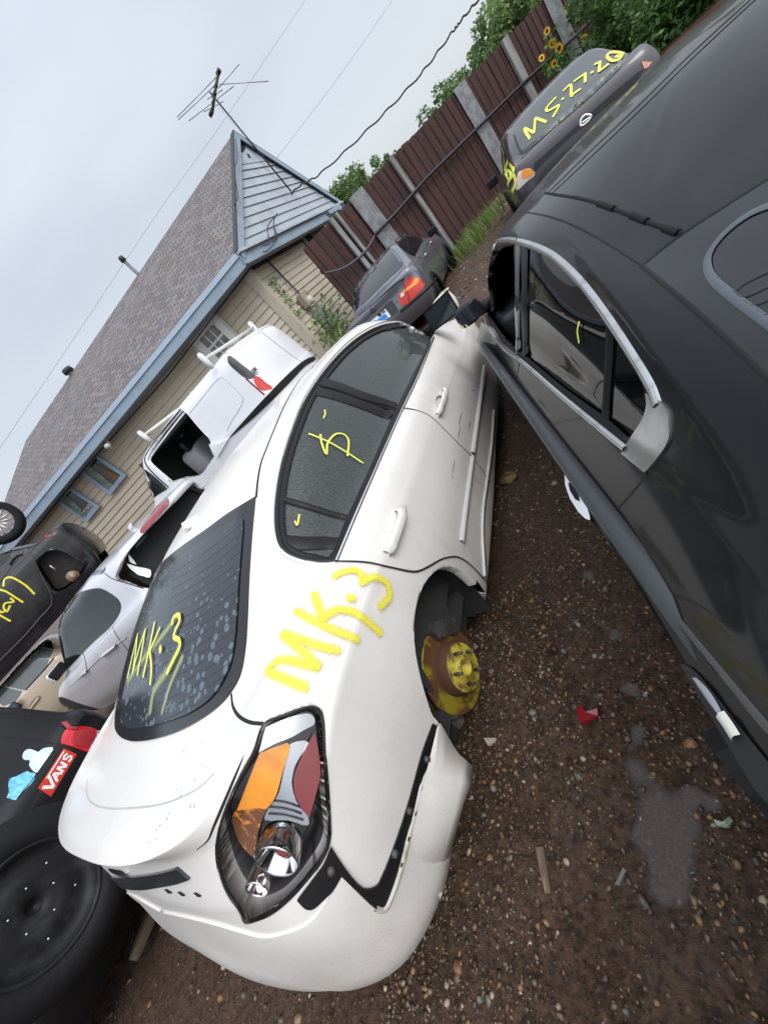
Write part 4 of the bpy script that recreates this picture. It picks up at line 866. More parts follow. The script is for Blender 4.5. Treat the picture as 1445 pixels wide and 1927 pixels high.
# ---- glass and window frame
hw.seam(dlo, .018, .0015, black_tr, 'window_seal', whitecar, 1, True, closed=True, hgt=.003, straight=True)
wf = hw.patch(dlo, -.012, glass_t, 'side_window', whitecar, thick=.002, mirror=True)
fr = Z7((372,1530),(470,1310),(590,1045),(745,690),(838,500),(925,285),(862,218),(780,216),(655,236),(528,306),(410,414),(306,548),(238,668),(178,818),(128,966),(93,1130),(82,1290),(95,1405),(125,1470),(190,1508),(280,1528))
hw.seam(fr, .026, -.004, black_tr, 'window_frame', whitecar, 4, True, closed=True, hgt=.003)
hw.seam(Z7((318,530),(420,560),(560,615),(735,672)), .085, -.003, black_tr, 'pillar_trim', whitecar, 6, True, hgt=.004)
hw.seam(Z7((285,575),(400,605),(560,660),(715,725)), .075, -.005, black_tr, 'pillar_trim', whitecar, 6, True, hgt=.004)
hw.seam(Z7((290,548),(420,583),(560,636),(762,690)), .008, .0035, gapm, 'shut_line', whitecar, 6, True, hgt=.001)
hw.seam(Z7((102,1196),(250,1237),(390,1280),(495,1305)), .024, -.004, black_tr, 'window_divider', whitecar, 6, True, hgt=.004)
hw.seam(Z7((98,1432),(200,1442),(330,1440),(425,1440)), .05, -.006, black_tr, 'window_divider', whitecar, 6, True, hgt=.003)
# chrome surround and belt strip
hw.seam(Z7((400,1556),(492,1335),(612,1057),(772,697),(862,506),(952,285)), .014, .003, chrome, 'belt_moulding', whitecar, 6, True, hgt=.004)
hw.seam(Z7((395,1570),(300,1574),(190,1552),(100,1508),(58,1430),(46,1290),(60,1130),(95,955),(146,803),(208,650),(280,528),(390,388),(512,277),(645,207),(780,188),(862,186)), [.022 if i < 10 else (.016 if i < 20 else .009) for i in range(200)], .002, mat('bright window trim', (.78, .78, .76), .12, .85), 'window_moulding', whitecar, 6, True, hgt=.004)
# ---- doors
dr_rear = poly_px(Z7((405,1560),(497,1342),(617,1064),(770,712),(850,702),(930,737),(1020,822),(1090,892),(1170,972),(1230,1052),(1258,1108),(1240,1250),(1237,1400),(1241,1655),(1150,1565),(1080,1526),(1000,1536),(920,1578),(850,1607),(700,1584),(560,1556)), 4, (0, 3, 10, 13))
dl = hw.patch(dr_rear, .0035, paint_w, 'rear_door', whitecar, step=9, thick=.006)
for o_ in [o for o in COL.objects if o.name.startswith('rear_door')]: pass
fd = poly_px(Z7((772,700),(860,510),(957,290),(1130,60),(1250,200),(1310,470),(1300,700),(1290,900),(1264,1100),(1232,1046),(1172,966),(1092,886),(1022,815),(932,730),(850,695)), 4, (0, 5, 8))
hw.seam(Z7((768,685),(850,700),(930,735),(1020,820),(1090,890),(1170,970),(1230,1050),(1262,1110)), .007, .004, gapm, 'shut_line', whitecar, 6, hgt=.0008)
hw.seam(Z7((390,1557),(560,1562),(700,1590),(800,1612),(850,1615),(920,1586),(1000,1541),(1080,1531),(1150,1571),(1240,1665)), .006, .0045, gapm, 'shut_line', whitecar, 6, hgt=.0008)
hw.seam([(936,700),(932,772),(928,839),(919,909),(912,955),(910,1005),(913,1060),(914,1100)], .006, .0045, gapm, 'shut_line', whitecar, 5, hgt=.0008)
hw.seam([(928,772),(923,839),(914,905),(907,955),(905,1005),(909,1085)], .012, .001, paint_w, 'sill_rib', whitecar, 5, hgt=.012)
hw.seam([(867,1022),(876,950),(888,862)], .042, .003, pearl_trim, 'side_moulding', whitecar, 6, hgt=.012)
hw.seam([(889,855),(900,775),(911,690)], .042, .003, pearl_trim, 'side_moulding', whitecar, 6, hgt=.012)
# handles
def flat_bar(hull, path, wd, th, lift, name, m, par):
    c = cr_curve(path, 5); N = len(c); V = []; F = []; HN = [hull.on(p) for p in c]
    for i, (h, nn) in enumerate(HN):
        t = (HN[min(i+1, N-1)][0]-HN[max(i-1, 0)][0]).normalized(); s_ = t.cross(nn).normalized(); e = min(1, math.sin(math.pi*i/(N-1))*2.6); z = .002+lift*e; w_ = wd/2*(.72 if i in (0, N-1) else 1)
        for a_, b_ in ((-1, 0), (-.9, .8), (-.5, 1), (.5, 1), (.9, .8), (1, 0), (.6, -.3), (-.6, -.3)): V.append(h+s_*w_*a_+nn*(z+th*b_))
    for i in range(N-1):
        for k in range(8): F.append((i*8+k, i*8+(k+1) % 8, (i+1)*8+(k+1) % 8, (i+1)*8+k))
    F += [tuple(range(8)), tuple(range((N-1)*8+7, (N-1)*8-1, -1))]
    return mesh_obj(name, V, F, m, par)
flat_bar(hw, Z7((738,1266),(752,1285),(728,1375),(692,1470),(676,1515)), .034, .014, .022, 'door_handle', paint_w, whitecar)
flat_bar(hw, [(833,735),(834,741),(829,757),(824,770),(821,782)], .030, .012, .020, 'door_handle', paint_w, whitecar)
# scratches and dent on the doors
scr = mat('scratched paint', (.16, .14, .13), .7)
for a_ in ([(854,864),(852,880),(850,893)], [(868,775),(864,790),(862,800)], [(884,793),(881,806)], [(851,897),(850,900)], [(886,734),(891,735.5)], [(866,802),(862,818),(861,826)]):
    hw.seam(a_, .006 if len(a_) > 2 else .008, .004, scr, 'scratch', whitecar, 4, hgt=.0006, taper=True)
# ---- roof
hw.seam([(482,937),(485,905),(491,872),(501,845),(516,808),(533,768),(555,728),(583,692),(613,664)], .012, .0008, gapm, 'roof_channel', whitecar, 6, True, hgt=.0012)
m = MB(); b0, bn = hw.on((362, 984)); fx = FW.M.to_3x3()
def fin_p(y, z, x=0): return b0+fx @ Vector((x, y, z))
m.add([fin_p(-.045, -.006, -.02), fin_p(-.045, -.006, .02), fin_p(.07, -.006, .012), fin_p(.07, -.006, -.012), fin_p(-.035, .034, -.004), fin_p(-.035, .034, .004), fin_p(.04, .014, .003), fin_p(.04, .014, -.003), fin_p(-.05, .008, -.014), fin_p(-.05, .008, .014)],
      [(0, 3, 2, 1), (4, 5, 6, 7), (8, 9, 5, 4), (0, 1, 9, 8), (1, 2, 6, 5), (1, 5, 9), (0, 8, 4), (3, 0, 4, 7), (2, 3, 7, 6)]).obj('roof_antenna', paint_w, whitecar)
# ---- rear glass
rg = poly_px(Z8((1045,130),(1020,400),(1000,700),(988,1000),(975,1180),(940,1370),(870,1500),(780,1600),(640,1700),(480,1780),(300,1830),(180,1835),(100,1800),(66,1730),(90,1500),(150,1250),(210,1000),(262,780),(305,668),(360,620),(500,500),(700,360),(850,250)), 4, (0,))
frit = mat('black glass frit', (.010, .011, .013), .14, 0, 0, .6)
hw.patch(rg, .005, frit, 'rear_window', whitecar, step=7, thick=.008)
def spotted_glass():
    m = bpy.data.materials.new('dirty rain spotted glass'); m.use_nodes = True; n = m.node_tree; b = n.nodes['Principled BSDF']
    tcn = n.nodes.new('ShaderNodeTexCoord'); v = n.nodes.new('ShaderNodeTexVoronoi'); v.inputs['Scale'].default_value = 30; v.inputs['Randomness'].default_value = 1
    n.links.new(tcn.outputs['Object'], v.inputs['Vector'])
    nz = n.nodes.new('ShaderNodeTexNoise'); nz.inputs['Scale'].default_value = 3.2; n.links.new(tcn.outputs['Object'], nz.inputs[0])
    rr = n.nodes.new('ShaderNodeMapRange'); rr.inputs[1].default_value = .36; rr.inputs[2].default_value = .62; rr.inputs[3].default_value = .10; rr.inputs[4].default_value = .40
    n.links.new(nz.outputs[0], rr.inputs[0])
    wn = n.nodes.new('ShaderNodeMath'); wn.operation = 'LESS_THAN'; n.links.new(v.outputs['Distance'], wn.inputs[0]); n.links.new(rr.outputs[0], wn.inputs[1])
    c = n.nodes.new('ShaderNodeMixRGB'); c.inputs[1].default_value = (.022, .028, .036, 1); c.inputs[2].default_value = (.095, .125, .15, 1)
    n.links.new(wn.outputs[0], c.inputs[0]); n.links.new(c.outputs[0], b.inputs['Base Color'])
    rg_ = n.nodes.new('ShaderNodeMapRange'); rg_.inputs[3].default_value = .16; rg_.inputs[4].default_value = .35; n.links.new(wn.outputs[0], rg_.inputs[0]); n.links.new(rg_.outputs[0], b.inputs['Roughness'])
    return m
rgi = poly_px(Z8((965,300),(955,500),(940,700),(925,950),(910,1150),(870,1330),(760,1520),(600,1640),(440,1700),(300,1735),(180,1745),(120,1700),(135,1500),(190,1250),(245,1010),(290,830),(340,730),(500,575),(700,430),(880,310),(940,280)), 4)
rgo = hw.patch(rgi, .0095, spotted_glass(), 'rear_window_pane', whitecar, step=7, thick=.003)
hl = mat('heater wire', (.045, .05, .058), .5)
mh = MB()
for k in range(17):
    t = k/16; a = (958-45*t-30*t*t, 330+1010*t+90*t*t); b = (a[0]-470-60*t, a[1]+330-40*t)
    pts = [Z8((a[0]+(b[0]-a[0])*u, a[1]+(b[1]-a[1])*u+18*math.sin(math.pi*u)))[0] for u in np.linspace(0, 1, 9)]
    P = [hw.on(p, .0105)[0] for p in pts]; mh.tube(P, .00035, 4, False)
mh.obj('heater_wires', hl, whitecar, True)
# ---- trunk lid lines, emblem, lamp bar
hw.seam(Z6((205,618),(213,675),(240,718),(290,746),(350,752)), .009, .0005, gapm, 'shut_line', whitecar, 6, hgt=.001)
hw.seam(ZA((1300,432),(1280,480),(1230,600),(1150,790),(1090,930),(1050,1020),(975,1082)), .007, .0005, gapm, 'shut_line', whitecar, 6, hgt=.001, taper=True)  # gap under the spoiler lip, with the lip's shadow drawn in as dark colour
hw.seam(ZA((232,615),(226,680),(245,745),(300,785),(400,803),(600,795),(750,770),(880,722),(1000,655),(1090,570)), .006, .0003, mat('grey seam', (.42, .41, .39), .8), 'spoiler_seam', whitecar, 6, hgt=.001)  # plain grey line, the same material as the bumper crease
hw.patch(poly_px(ZA((345,1252),(430,1262),(600,1252),(750,1225),(850,1196),(935,1272),(850,1302),(720,1328),(600,1345),(430,1325),(360,1295)), 3, (0, 4, 5)), .006, mat('licence lamp bar', (.035, .04, .05), .25, .3, .3), 'lamp_bar', whitecar, thick=.012)
hw.patch(poly_px(ZA((385,1198),(430,1203),(480,1212),(512,1235),(505,1252),(470,1252),(430,1238),(400,1220)), 3), .006, chrome, 'emblem', whitecar, thick=.01)
for a_ in ((783,1363), (873,1380), (982,1386)):
    x, y = a_; hw.patch(ZA((x-28, y-10), (x-8, y-14), (x+28, y+8), (x+22, y+17), (x+2, y+17)), .001, gapm, 'plate_mount_hole', whitecar, thick=.001, step=4)
# chips on the trunk
chp = mat('paint chip', (.12, .11, .11), .8); rr_ = random.Random(4)
for x, y in ((1018,356),(905,470),(962,606),(842,675),(868,690),(868,716),(934,790),(958,788),(776,874),(790,835),(728,918),(704,948),(653,1030),(700,1010),(1038,520),(890,412)):
    p = ZA((x, y))[0]; h, nn = hw.on(p, .0008); t = FW.M.to_3x3() @ Vector((.3, 1, 0)); t = (t-nn*t.dot(nn)).normalized(); u = nn.cross(t)
    L_ = rr_.uniform(.002, .006); w_ = .0014; MB().add([h-t*L_-u*w_*.5, h-t*L_*.2+u*w_, h+t*L_+u*w_*.3, h+t*L_*.3-u*w_], [(0, 1, 2, 3)]).obj('paint_chip', chp, whitecar)
# ---- bumper, a separate loose skin
bump_o = poly_px([(225,1669),(283,1708),(340,1722),(400,1736),(455,1752),(500,1762),(545,1752),(580,1736),(610,1702),(642,1648),(674,1680),(703,1707),(717,1711),(727,1699),(748,1640),(768,1561),(801,1466),(820,1384),(829,1366),(859,1417),(888,1445),(870,1511),(850,1600),(836,1680),(812,1760),(780,1815),(738,1842),(690,1856),(640,1861),(560,1853),(480,1824),(400,1778),(330,1730),(270,1695)], 3, (0, 9, 12, 18, 20))
hw.patch(bump_o, .0045, paint_w, 'rear_bumper', whitecar, step=9, thick=.006, skip=True)
hw.seam(Z6((1212,880),(1206,930),(1205,1010),(1222,1060),(1250,1112)), .005, .014, mat('grey seam', (.42, .41, .39), .8), 'bumper_crease', whitecar, 5, hgt=.002)
for x, y in ((1128,850),(1090,945),(1058,1045),(1026,1155),(994,1268),(962,1382)):
    p = Z6((x, y))[0]; hw.seam([(p[0]+1.2, p[1]-4), (p[0]-1.2, p[1]+4)], .006, .0115, gapm, 'clip_slot', whitecar, 2, hgt=.001)
# channel behind the open bumper joint
hw.patch(vgap, .0065, mat('black bracket plastic', (.010, .010, .011), .45), 'bumper_bracket', whitecar, step=7, thick=.004)
hw.seam([(822,1380),(803,1464),(769,1561),(749,1640),(728,1698),(717,1709),(704,1705)], .014, .007, mat('bare bumper flange', (.52, .50, .44), .6, vary=(30, (.30, .25, .16), .5, .75)), 'bumper_flange', whitecar, 6, hgt=.004)
for x, y in ((655,1405),(935,1335),(1002,1145),(1080,912)):
    h, nn = hw.on(Z6((x, y))[0], .007); MB().lathe(h, nn, [(.009, 0), (.009, .006), (.006, .008), (0, .009)], 10).obj('bolt', dkmetal, whitecar, True)
# ---- tail lamp
lens_blk = mat('lamp bezel', (.010, .010, .012), .12, 0, .5)
silver = mat('lamp reflector satin', (.42, .44, .46), .3, .7)
amber = mat('amber lens', (.88, .32, .01), .18, 0, .6, vary=(26, (.60, .20, .008), .45, .7, (1, 1, .25)))
amber_d = mat('amber lens deep', (.16, .045, .006), .2, 0, .8, vary=(60, (.75, .25, .01), .52, .60, (1, 1, .12)))
redl = mat('red lens', (.22, .012, .012), .15, 0, .8)
lamp = thing('tail_lamp', '', '', whitecar.location); del lamp['label']; del lamp['category']
lamp.parent = whitecar; lamp.location = (0, 0, 0)
hw.patch(lamp_o, -.045, lens_blk, 'housing', lamp, step=9, thick=0)
hw.patch(poly_px(Z6((352,768),(460,722),(556,702),(585,718),(588,752),(540,780),(480,815),(400,845),(318,892)), 3, (0, 8)), -.022, silver, 'upper_reflector', lamp, thick=.012)
hw.patch(poly_px(Z6((322,893),(400,862),(462,842),(470,862),(440,960),(410,1060),(392,1110),(345,1175),(300,1172),(212,1194),(235,1130),(280,1000)), 3, (0, 2, 8, 9)), -.024, amber, 'indicator_lens', lamp, thick=.012)
hw.patch(poly_px(Z6((210,1196),(250,1180),(318,1172),(342,1178),(310,1250),(282,1330),(262,1432),(220,1390),(185,1330),(176,1260)), 3, (0, 6)), -.034, amber_d, 'indicator_lens', lamp, thick=.008)
hw.patch(poly_px(Z6((462,868),(478,846),(540,832),(560,842),(520,910),(490,965),(474,1040),(484,1110),(505,1165),(545,1210),(540,1255),(440,1235),(330,1240),(345,1190),(400,1110),(430,1010)), 3), -.030, silver, 'reflector_tube', lamp, thick=.008)
for k_ in range(3): hw.seam(Z6((365-k_*8,1140+k_*32),(430-k_*3,1143+k_*32),(510+k_*6,1162+k_*32)), .003, -.027, lens_blk, 'reflector_rib', lamp, 4, hgt=.0015)
hw.patch(poly_px(Z6((588,790),(604,870),(612,990),(585,1100),(556,1198),(522,1160),(492,1095),(484,1040),(502,960),(545,870)), 3, (0, 4)), -.018, redl, 'side_reflector', lamp, thick=.012)
def bowl(px, r, ax_off, depth, name):
    h, nn = hw.on(px, -.02); ax = (F1.M.to_3x3() @ Vector((.35, -1, .18))).normalized()
    m = MB().lathe(h+ax*ax_off, ax, [(-depth, .001), (-depth*.9, r*.35), (-depth*.5, r*.72), (0, r), (.004, r*1.03), (0, r*1.06), (-depth*1.2, r*1.02)], 36); return m.obj(name, chrome, lamp, True)
bowl(Z6((395,1392))[0], .046, .008, .05, 'lamp_bowl'); bowl(Z6((308,1508))[0], .024, .014, .03, 'lamp_bowl')
h_, n_ = hw.on(Z6((430,1345))[0], -.012); MB().lathe(h_, n_, [(0, .001), (.004, .012), (0, .017), (-.02, .02)], 20).obj('bulb', redl, lamp, True)
hw.patch(lamp_o, .003, glass_mat('clear lamp lens', (.93, .93, .94), .05, 1.18), 'lamp_lens', lamp, step=9, thick=.02, bulge=.008)
hw.seam(Z6((352,752),(460,708),(556,676),(600,686),(618,722),(628,900),(642,1100),(648,1280),(612,1366),(552,1444),(462,1545),(375,1612),(272,1652),(245,1598),(196,1528),(157,1430),(141,1300),(166,1180),(226,1030),(305,882)), .006, -.001, lens_blk, 'lamp_gasket', lamp, 4, hgt=.004, closed=True)
for k_ in range(9):
    hw.seam(Z6((248+k_*22,1590-k_*4),(268+k_*17,1632-k_*8)), .0016, .006, silver, 'lens_flute', lamp, 3, hgt=.0008)
# ---- mirror
mc_ = F1.w((-.752, 3.02, 1.035)); fx1 = F1.M.to_3x3()
mir = bmesh.new(); bmesh.ops.create_cube(mir, size=1)
bmesh.ops.subdivide_edges(mir, edges=mir.edges[:], cuts=3, use_grid_fill=True)
for v in mir.verts:
    p = v.co.copy(); q = Vector((p.x, p.y, p.z)); L = q.length; mx = max(abs(q.x), abs(q.y), abs(q.z)); q = q*(mx/L)*.62+q*.38
    q = Vector((q.x*.25*(1), q.y*.13*(1 if q.y < 0 else 1.3), q.z*.155*(1+.35*q.x*2))); v.co = mc_+fx1 @ q
V_ = [v.co.copy() for v in mir.verts]; F_ = [tuple(x.index for x in f.verts) for f in mir.faces]; mir.free()
mo = mesh_obj('wing_mirror', V_, F_, paint_w, whitecar)
def mpt(x, y, z): return mc_+fx1 @ Vector((x, y, z))
MB().quadbox([mpt(-.105, -.071, -.055), mpt(.10, -.071, -.072), mpt(.115, -.071, .065), mpt(-.085, -.071, .06)], fx1 @ Vector((0, -.006, 0))).obj('mirror_glass', mat('mirror glass', (.05, .06, .07), .03, .6), mo.parent)
MB().quadbox([mpt(-.118, -.064, -.068), mpt(.108, -.064, -.085), mpt(.125, -.064, .078), mpt(-.095, -.064, .074)], fx1 @ Vector((0, -.005, 0))).obj('mirror_rim', black_tr, whitecar)
MB().quadbox([mpt(.06, -.03, .078), mpt(.11, -.03, .072), mpt(.122, .02, .068), mpt(.07, .02, .074)], fx1 @ Vector((0, 0, .012))).obj('mirror_indicator', mat('indicator lens', (.8, .74, .5), .2, 0, .5), whitecar)
MB().tube([F1.w((-.93, 2.98, .985)), F1.w((-.86, 3.0, 1.0)), F1.w((-.80, 3.02, 1.01))], [.045, .035, .03], 8).obj('mirror_foot', black_tr, whitecar, True)
# ---- wheel well, brake, suspension
well = mat('wheel well liner', (.022, .021, .021), .85, vary=(9, (.05, .042, .036), .5, .7))
m = MB(); n = 22; V_ = []; F_ = []
for k in range(n+1):
    a = math.radians(-25+230*k/n); r_ = .335
    for xx in (-.845, -1.0, -1.2, -1.24): 
        rr2 = r_ if xx > -1.22 else .02
        V_.append(F1.w((xx, .755+r_*.97*math.cos(a)*(1 if xx > -1.22 else 0), .345+rr2*math.sin(a))))
for k in range(n):
    for q in range(3): F_.append((k*4+q, k*4+q+1, k*4+q+5, k*4+q+4))
mesh_obj('wheel_well', V_, F_, well, whitecar)
MB().box(F1.w((-1.72, 2.3, .22)), (1.5, 3.7, .03), fx1).obj('floor_pan', well, whitecar)
rust = mat('rusty brake disc', (.19, .085, .04), .55, .5, vary=(11, (.44, .36, .035), .50, .60))
yelhub = mat('yellow painted hub', (.50, .42, .05), .6, .1, vary=(26, (.16, .09, .04), .47, .62))
brake = thing('brake', '', '', (0, 0, 0)); del brake['label']; del brake['category']; brake.parent = whitecar; brake.location = (0, 0, 0)
dc = F1.w((-.905, .722, .335)); dx = (fx1 @ Vector((1, -.10, .06))).normalized()
MB().lathe(dc, dx, [(-.022, .06), (-.022, .150), (0, .152), (0, .148), (.0, .098), (.002, .092)], 48).obj('brake_disc', rust, brake, True)
MB().lathe(dc, dx, [(.0, .094), (.045, .086), (.05, .082)], 48).obj('disc_hat', mat('rusted hat', (.10, .048, .028), .75, .2), brake, True)
MB().lathe(dc, dx, [(.05, .083), (.0515, .034), (.062, .032), (.062, .026), (.03, .024), (.03, 0)], 40).obj('hub_face', yelhub, brake, True)
ao = dx.orthogonal().normalized(); bo = dx.cross(ao)
for k in range(5):
    a = 2*math.pi*k/5+.4; c_ = dc+dx*.05+(ao*math.cos(a)+bo*math.sin(a))*.057
    MB().tube([c_, c_+dx*.034], .0062, 8).obj('wheel_stud', dkmetal, brake, True)
cal = MB(); cq = F1.w((-.91, .842, .415)); cal.box(cq, (.06, .06, .12), fx1 @ Matrix.Rotation(.7, 3, 'X')); cal.box(F1.w((-.93, .80, .46)), (.09, .05, .05), fx1); cal.tube([F1.w((-.95, .86, .36)), F1.w((-.95, .83, .46))], .013, 8)
cal.obj('brake_caliper', dkmetal, brake)
sus = MB(); sus.tube([F1.w((-.98, .72, .33)), F1.w((-1.2, .72, .33))], .045, 12); sus.tube([F1.w((-.95, .66, .43)), F1.w((-1.15, .62, .42))], .022, 8)
sus.tube([F1.w((-.97, .60, .20)), F1.w((-1.0, .62, .56))], .028, 10); sus.tube([F1.w((-.98, .62, .52)), F1.w((-.98, .60, .46)), F1.w((-.99, .61, .40))], [.036, .04, .036], 10)
sus.box(F1.w((-1.05, .95, .34)), (.18, .42, .03), fx1 @ Matrix.Rotation(.5, 3, 'X')); sus.tube([F1.w((-.93, .60, .285)), F1.w((-1.1, .56, .24))], .03, 8)
sus.obj('suspension', mat('dusty suspension', (.10, .092, .085), .8, .1, vary=(12, (.045, .04, .036), .4, .65)), whitecar)
# the loose front corner of the bumper, bent outwards
def xp(p, x): return F1.w(F1.hit(p, (1, 0, 0), x))
rows_ = [[xp((822,1372), -.806), xp((829,1362), -.80), xp((844,1388), -.79), xp((860,1417), -.782), xp((876,1430), -.775), xp((890,1444), -.768)],
         [xp((800,1462), -.806), xp((815,1462), -.80), xp((832,1462), -.792), xp((850,1466), -.786), xp((868,1472), -.78), xp((886,1478), -.775)],
         [xp((785,1530), -.808), xp((802,1535), -.805), xp((820,1535), -.80), xp((838,1535), -.796), xp((856,1528), -.79), xp((874,1508), -.785)],
         [xp((758,1640), -.86), xp((776,1642), -.86), xp((794,1642), -.86), xp((812,1638), -.86), xp((830,1628), -.86), xp((846,1612), -.86)]]
V_ = [p for r in rows_ for p in r]; nO = fx1 @ Vector((-.012, 0, 0)) if 'fx1' in globals() else Vector((-.012, 0, 0)); nV = len(V_); V_ += [p+nO for p in V_]; F_ = []
for i in range(3):
    for j in range(5): a_ = i*6+j; F_.append((a_, a_+6, a_+7, a_+1)); F_.append((a_+nV, a_+1+nV, a_+7+nV, a_+6+nV))
for j in range(5): F_.append((j, j+1, j+1+nV, j+nV)); F_.append((18+j+1, 18+j, 18+j+nV, 18+j+1+nV))
for i in range(3): F_.append((i*6+5, i*6+11, i*6+11+nV, i*6+5+nV))
o = mesh_obj('bumper_corner', V_, F_, paint_w, whitecar)
# ---- cabin
seatm = mat('dark cloth', (.035, .036, .038), .9)
def seat(x, y, wd=.5, bench=False):
    m = MB(); n0 = 10
    def rb(c, s, M): 
        b = bmesh.new(); bmesh.ops.create_cube(b, size=1); bmesh.ops.bevel(b, geom=b.edges[:], offset=.22, segments=3, affect='EDGES', profile=.5)
        for v in b.verts: v.co = FW.w(Vector(c)+M @ Vector((v.co.x*s[0], v.co.y*s[1], v.co.z*s[2])))
        b.verts.index_update(); m.add([v.co.copy() for v in b.verts], [tuple(q.index for q in f.verts) for f in b.faces]); b.free()
    I = Matrix.Identity(3); B = Matrix.Rotation(.25, 3, 'X')
    rb((x, y, .50), (wd, .5, .2), I); rb((x, y-.27, .74), (wd, .16, .52), B)
    for hx in ((-.32, .32) if bench else (0,)): rb((x+hx, y-.33, 1.04 if bench else 1.1), (.24, .09, .14), B)
    return m
for x in (.42, -.42): seat(x, 2.15).obj('front_seat', seatm, whitecar, True)
seat(0, 1.12, 1.25, True).obj('rear_seat', seatm, whitecar, True)
MB().box(FW.w((0, 3.05, .82)), (1.4, .35, .3), fx1).obj('dashboard', seatm, whitecar)
MB().box(FW.w((0, 1.9, .32)), (1.6, 2.9, .04), fx1).obj('cabin_floor', seatm, whitecar)
for sx in (-.78, .78): MB().box(FW.w((sx, 1.9, .68)), (.04, 2.6, .56), fx1).obj('door_lining', seatm, whitecar)
MB().box(FW.w((0, .74, .9)), (1.3, .35, .03), fx1).obj('parcel_shelf', seatm, whitecar)
MB().lathe(FW.w((-.42, 2.62, .92)), fx1 @ Vector((0, -1, .5)), [(-.012, .17), (0, .182), (.012, .17), (0, .158), (-.012, .17)], 24).obj('steering_wheel', black_tr, whitecar, True)
# ---- paint marks
hw.spray([Z6((545,590),(460,555),(372,515)), Z6((372,505),(430,465),(520,480),(600,497)), Z6((600,497),(520,420),(440,348)), Z6((440,345),(520,372),(600,402),(688,424)),
          Z6((500,242),(600,300),(690,340),(775,372)), Z6((580,165),(600,225),(622,285)), Z6((622,275),(680,240),(760,252),(820,295),(878,345)), Z6((730,184),(758,186)),
          Z6((668,92),(715,66),(765,62),(792,82),(796,125)), Z6((800,112),(850,90),(905,120),(912,180),(868,228))], .027, .0045, yel, 'paint_marking', whitecar)
hw.spray([dict(p=Z8((172,1392),(205,1240),(240,1092)), w=.009), dict(p=Z8((240,1092),(226,1230),(208,1360)), w=.009), dict(p=Z8((208,1360),(250,1200),(296,1058)), w=.009), dict(p=Z8((296,1058),(272,1220),(244,1370)), w=.009),
          dict(p=Z8((362,1010),(325,1200),(285,1385)), w=.0095), dict(p=Z8((402,1045),(370,1120),(332,1205)), w=.009), dict(p=Z8((332,1205),(345,1320),(338,1435)), w=.0095), dict(p=Z8((405,1180),(412,1205)), w=.013),
          dict(p=Z8((492,1022),(500,975),(535,960),(542,1000),(515,1060),(505,1110),(540,1130),(545,1175),(500,1270),(458,1358)), w=.0105)], .02, .0125, yel_g, 'paint_marking', whitecar)
hw.spray([dict(p=Z8((170,1420),(250,1300),(330,1200),(430,1080),(520,960)), w=.045), dict(p=Z8((330,1640),(360,1480),(460,1330),(540,1180)), w=.05), dict(p=Z8((415,1640),(470,1450),(560,1240)), w=.035)], .02, .0115, yel_fade, 'overspray', whitecar)
hw.spray([dict(p=Z7((245,825),(350,868),(450,925),(552,992)), w=.005), dict(p=Z7((310,830),(318,880),(345,942),(352,880),(395,830),(440,828),(470,862),(465,952)), w=.005)], .02, -.004, yel_g, 'paint_marking', whitecar)
hw.spray([dict(p=Z7((335,690),(337,712),(328,738)), w=.0035)], .02, -.004, yel_g, 'paint_marking', whitecar)
hw.spray([dict(p=Z7((165,1322),(178,1345),(190,1285)), w=.0035)], .02, -.004, yel_g, 'paint_marking', whitecar)
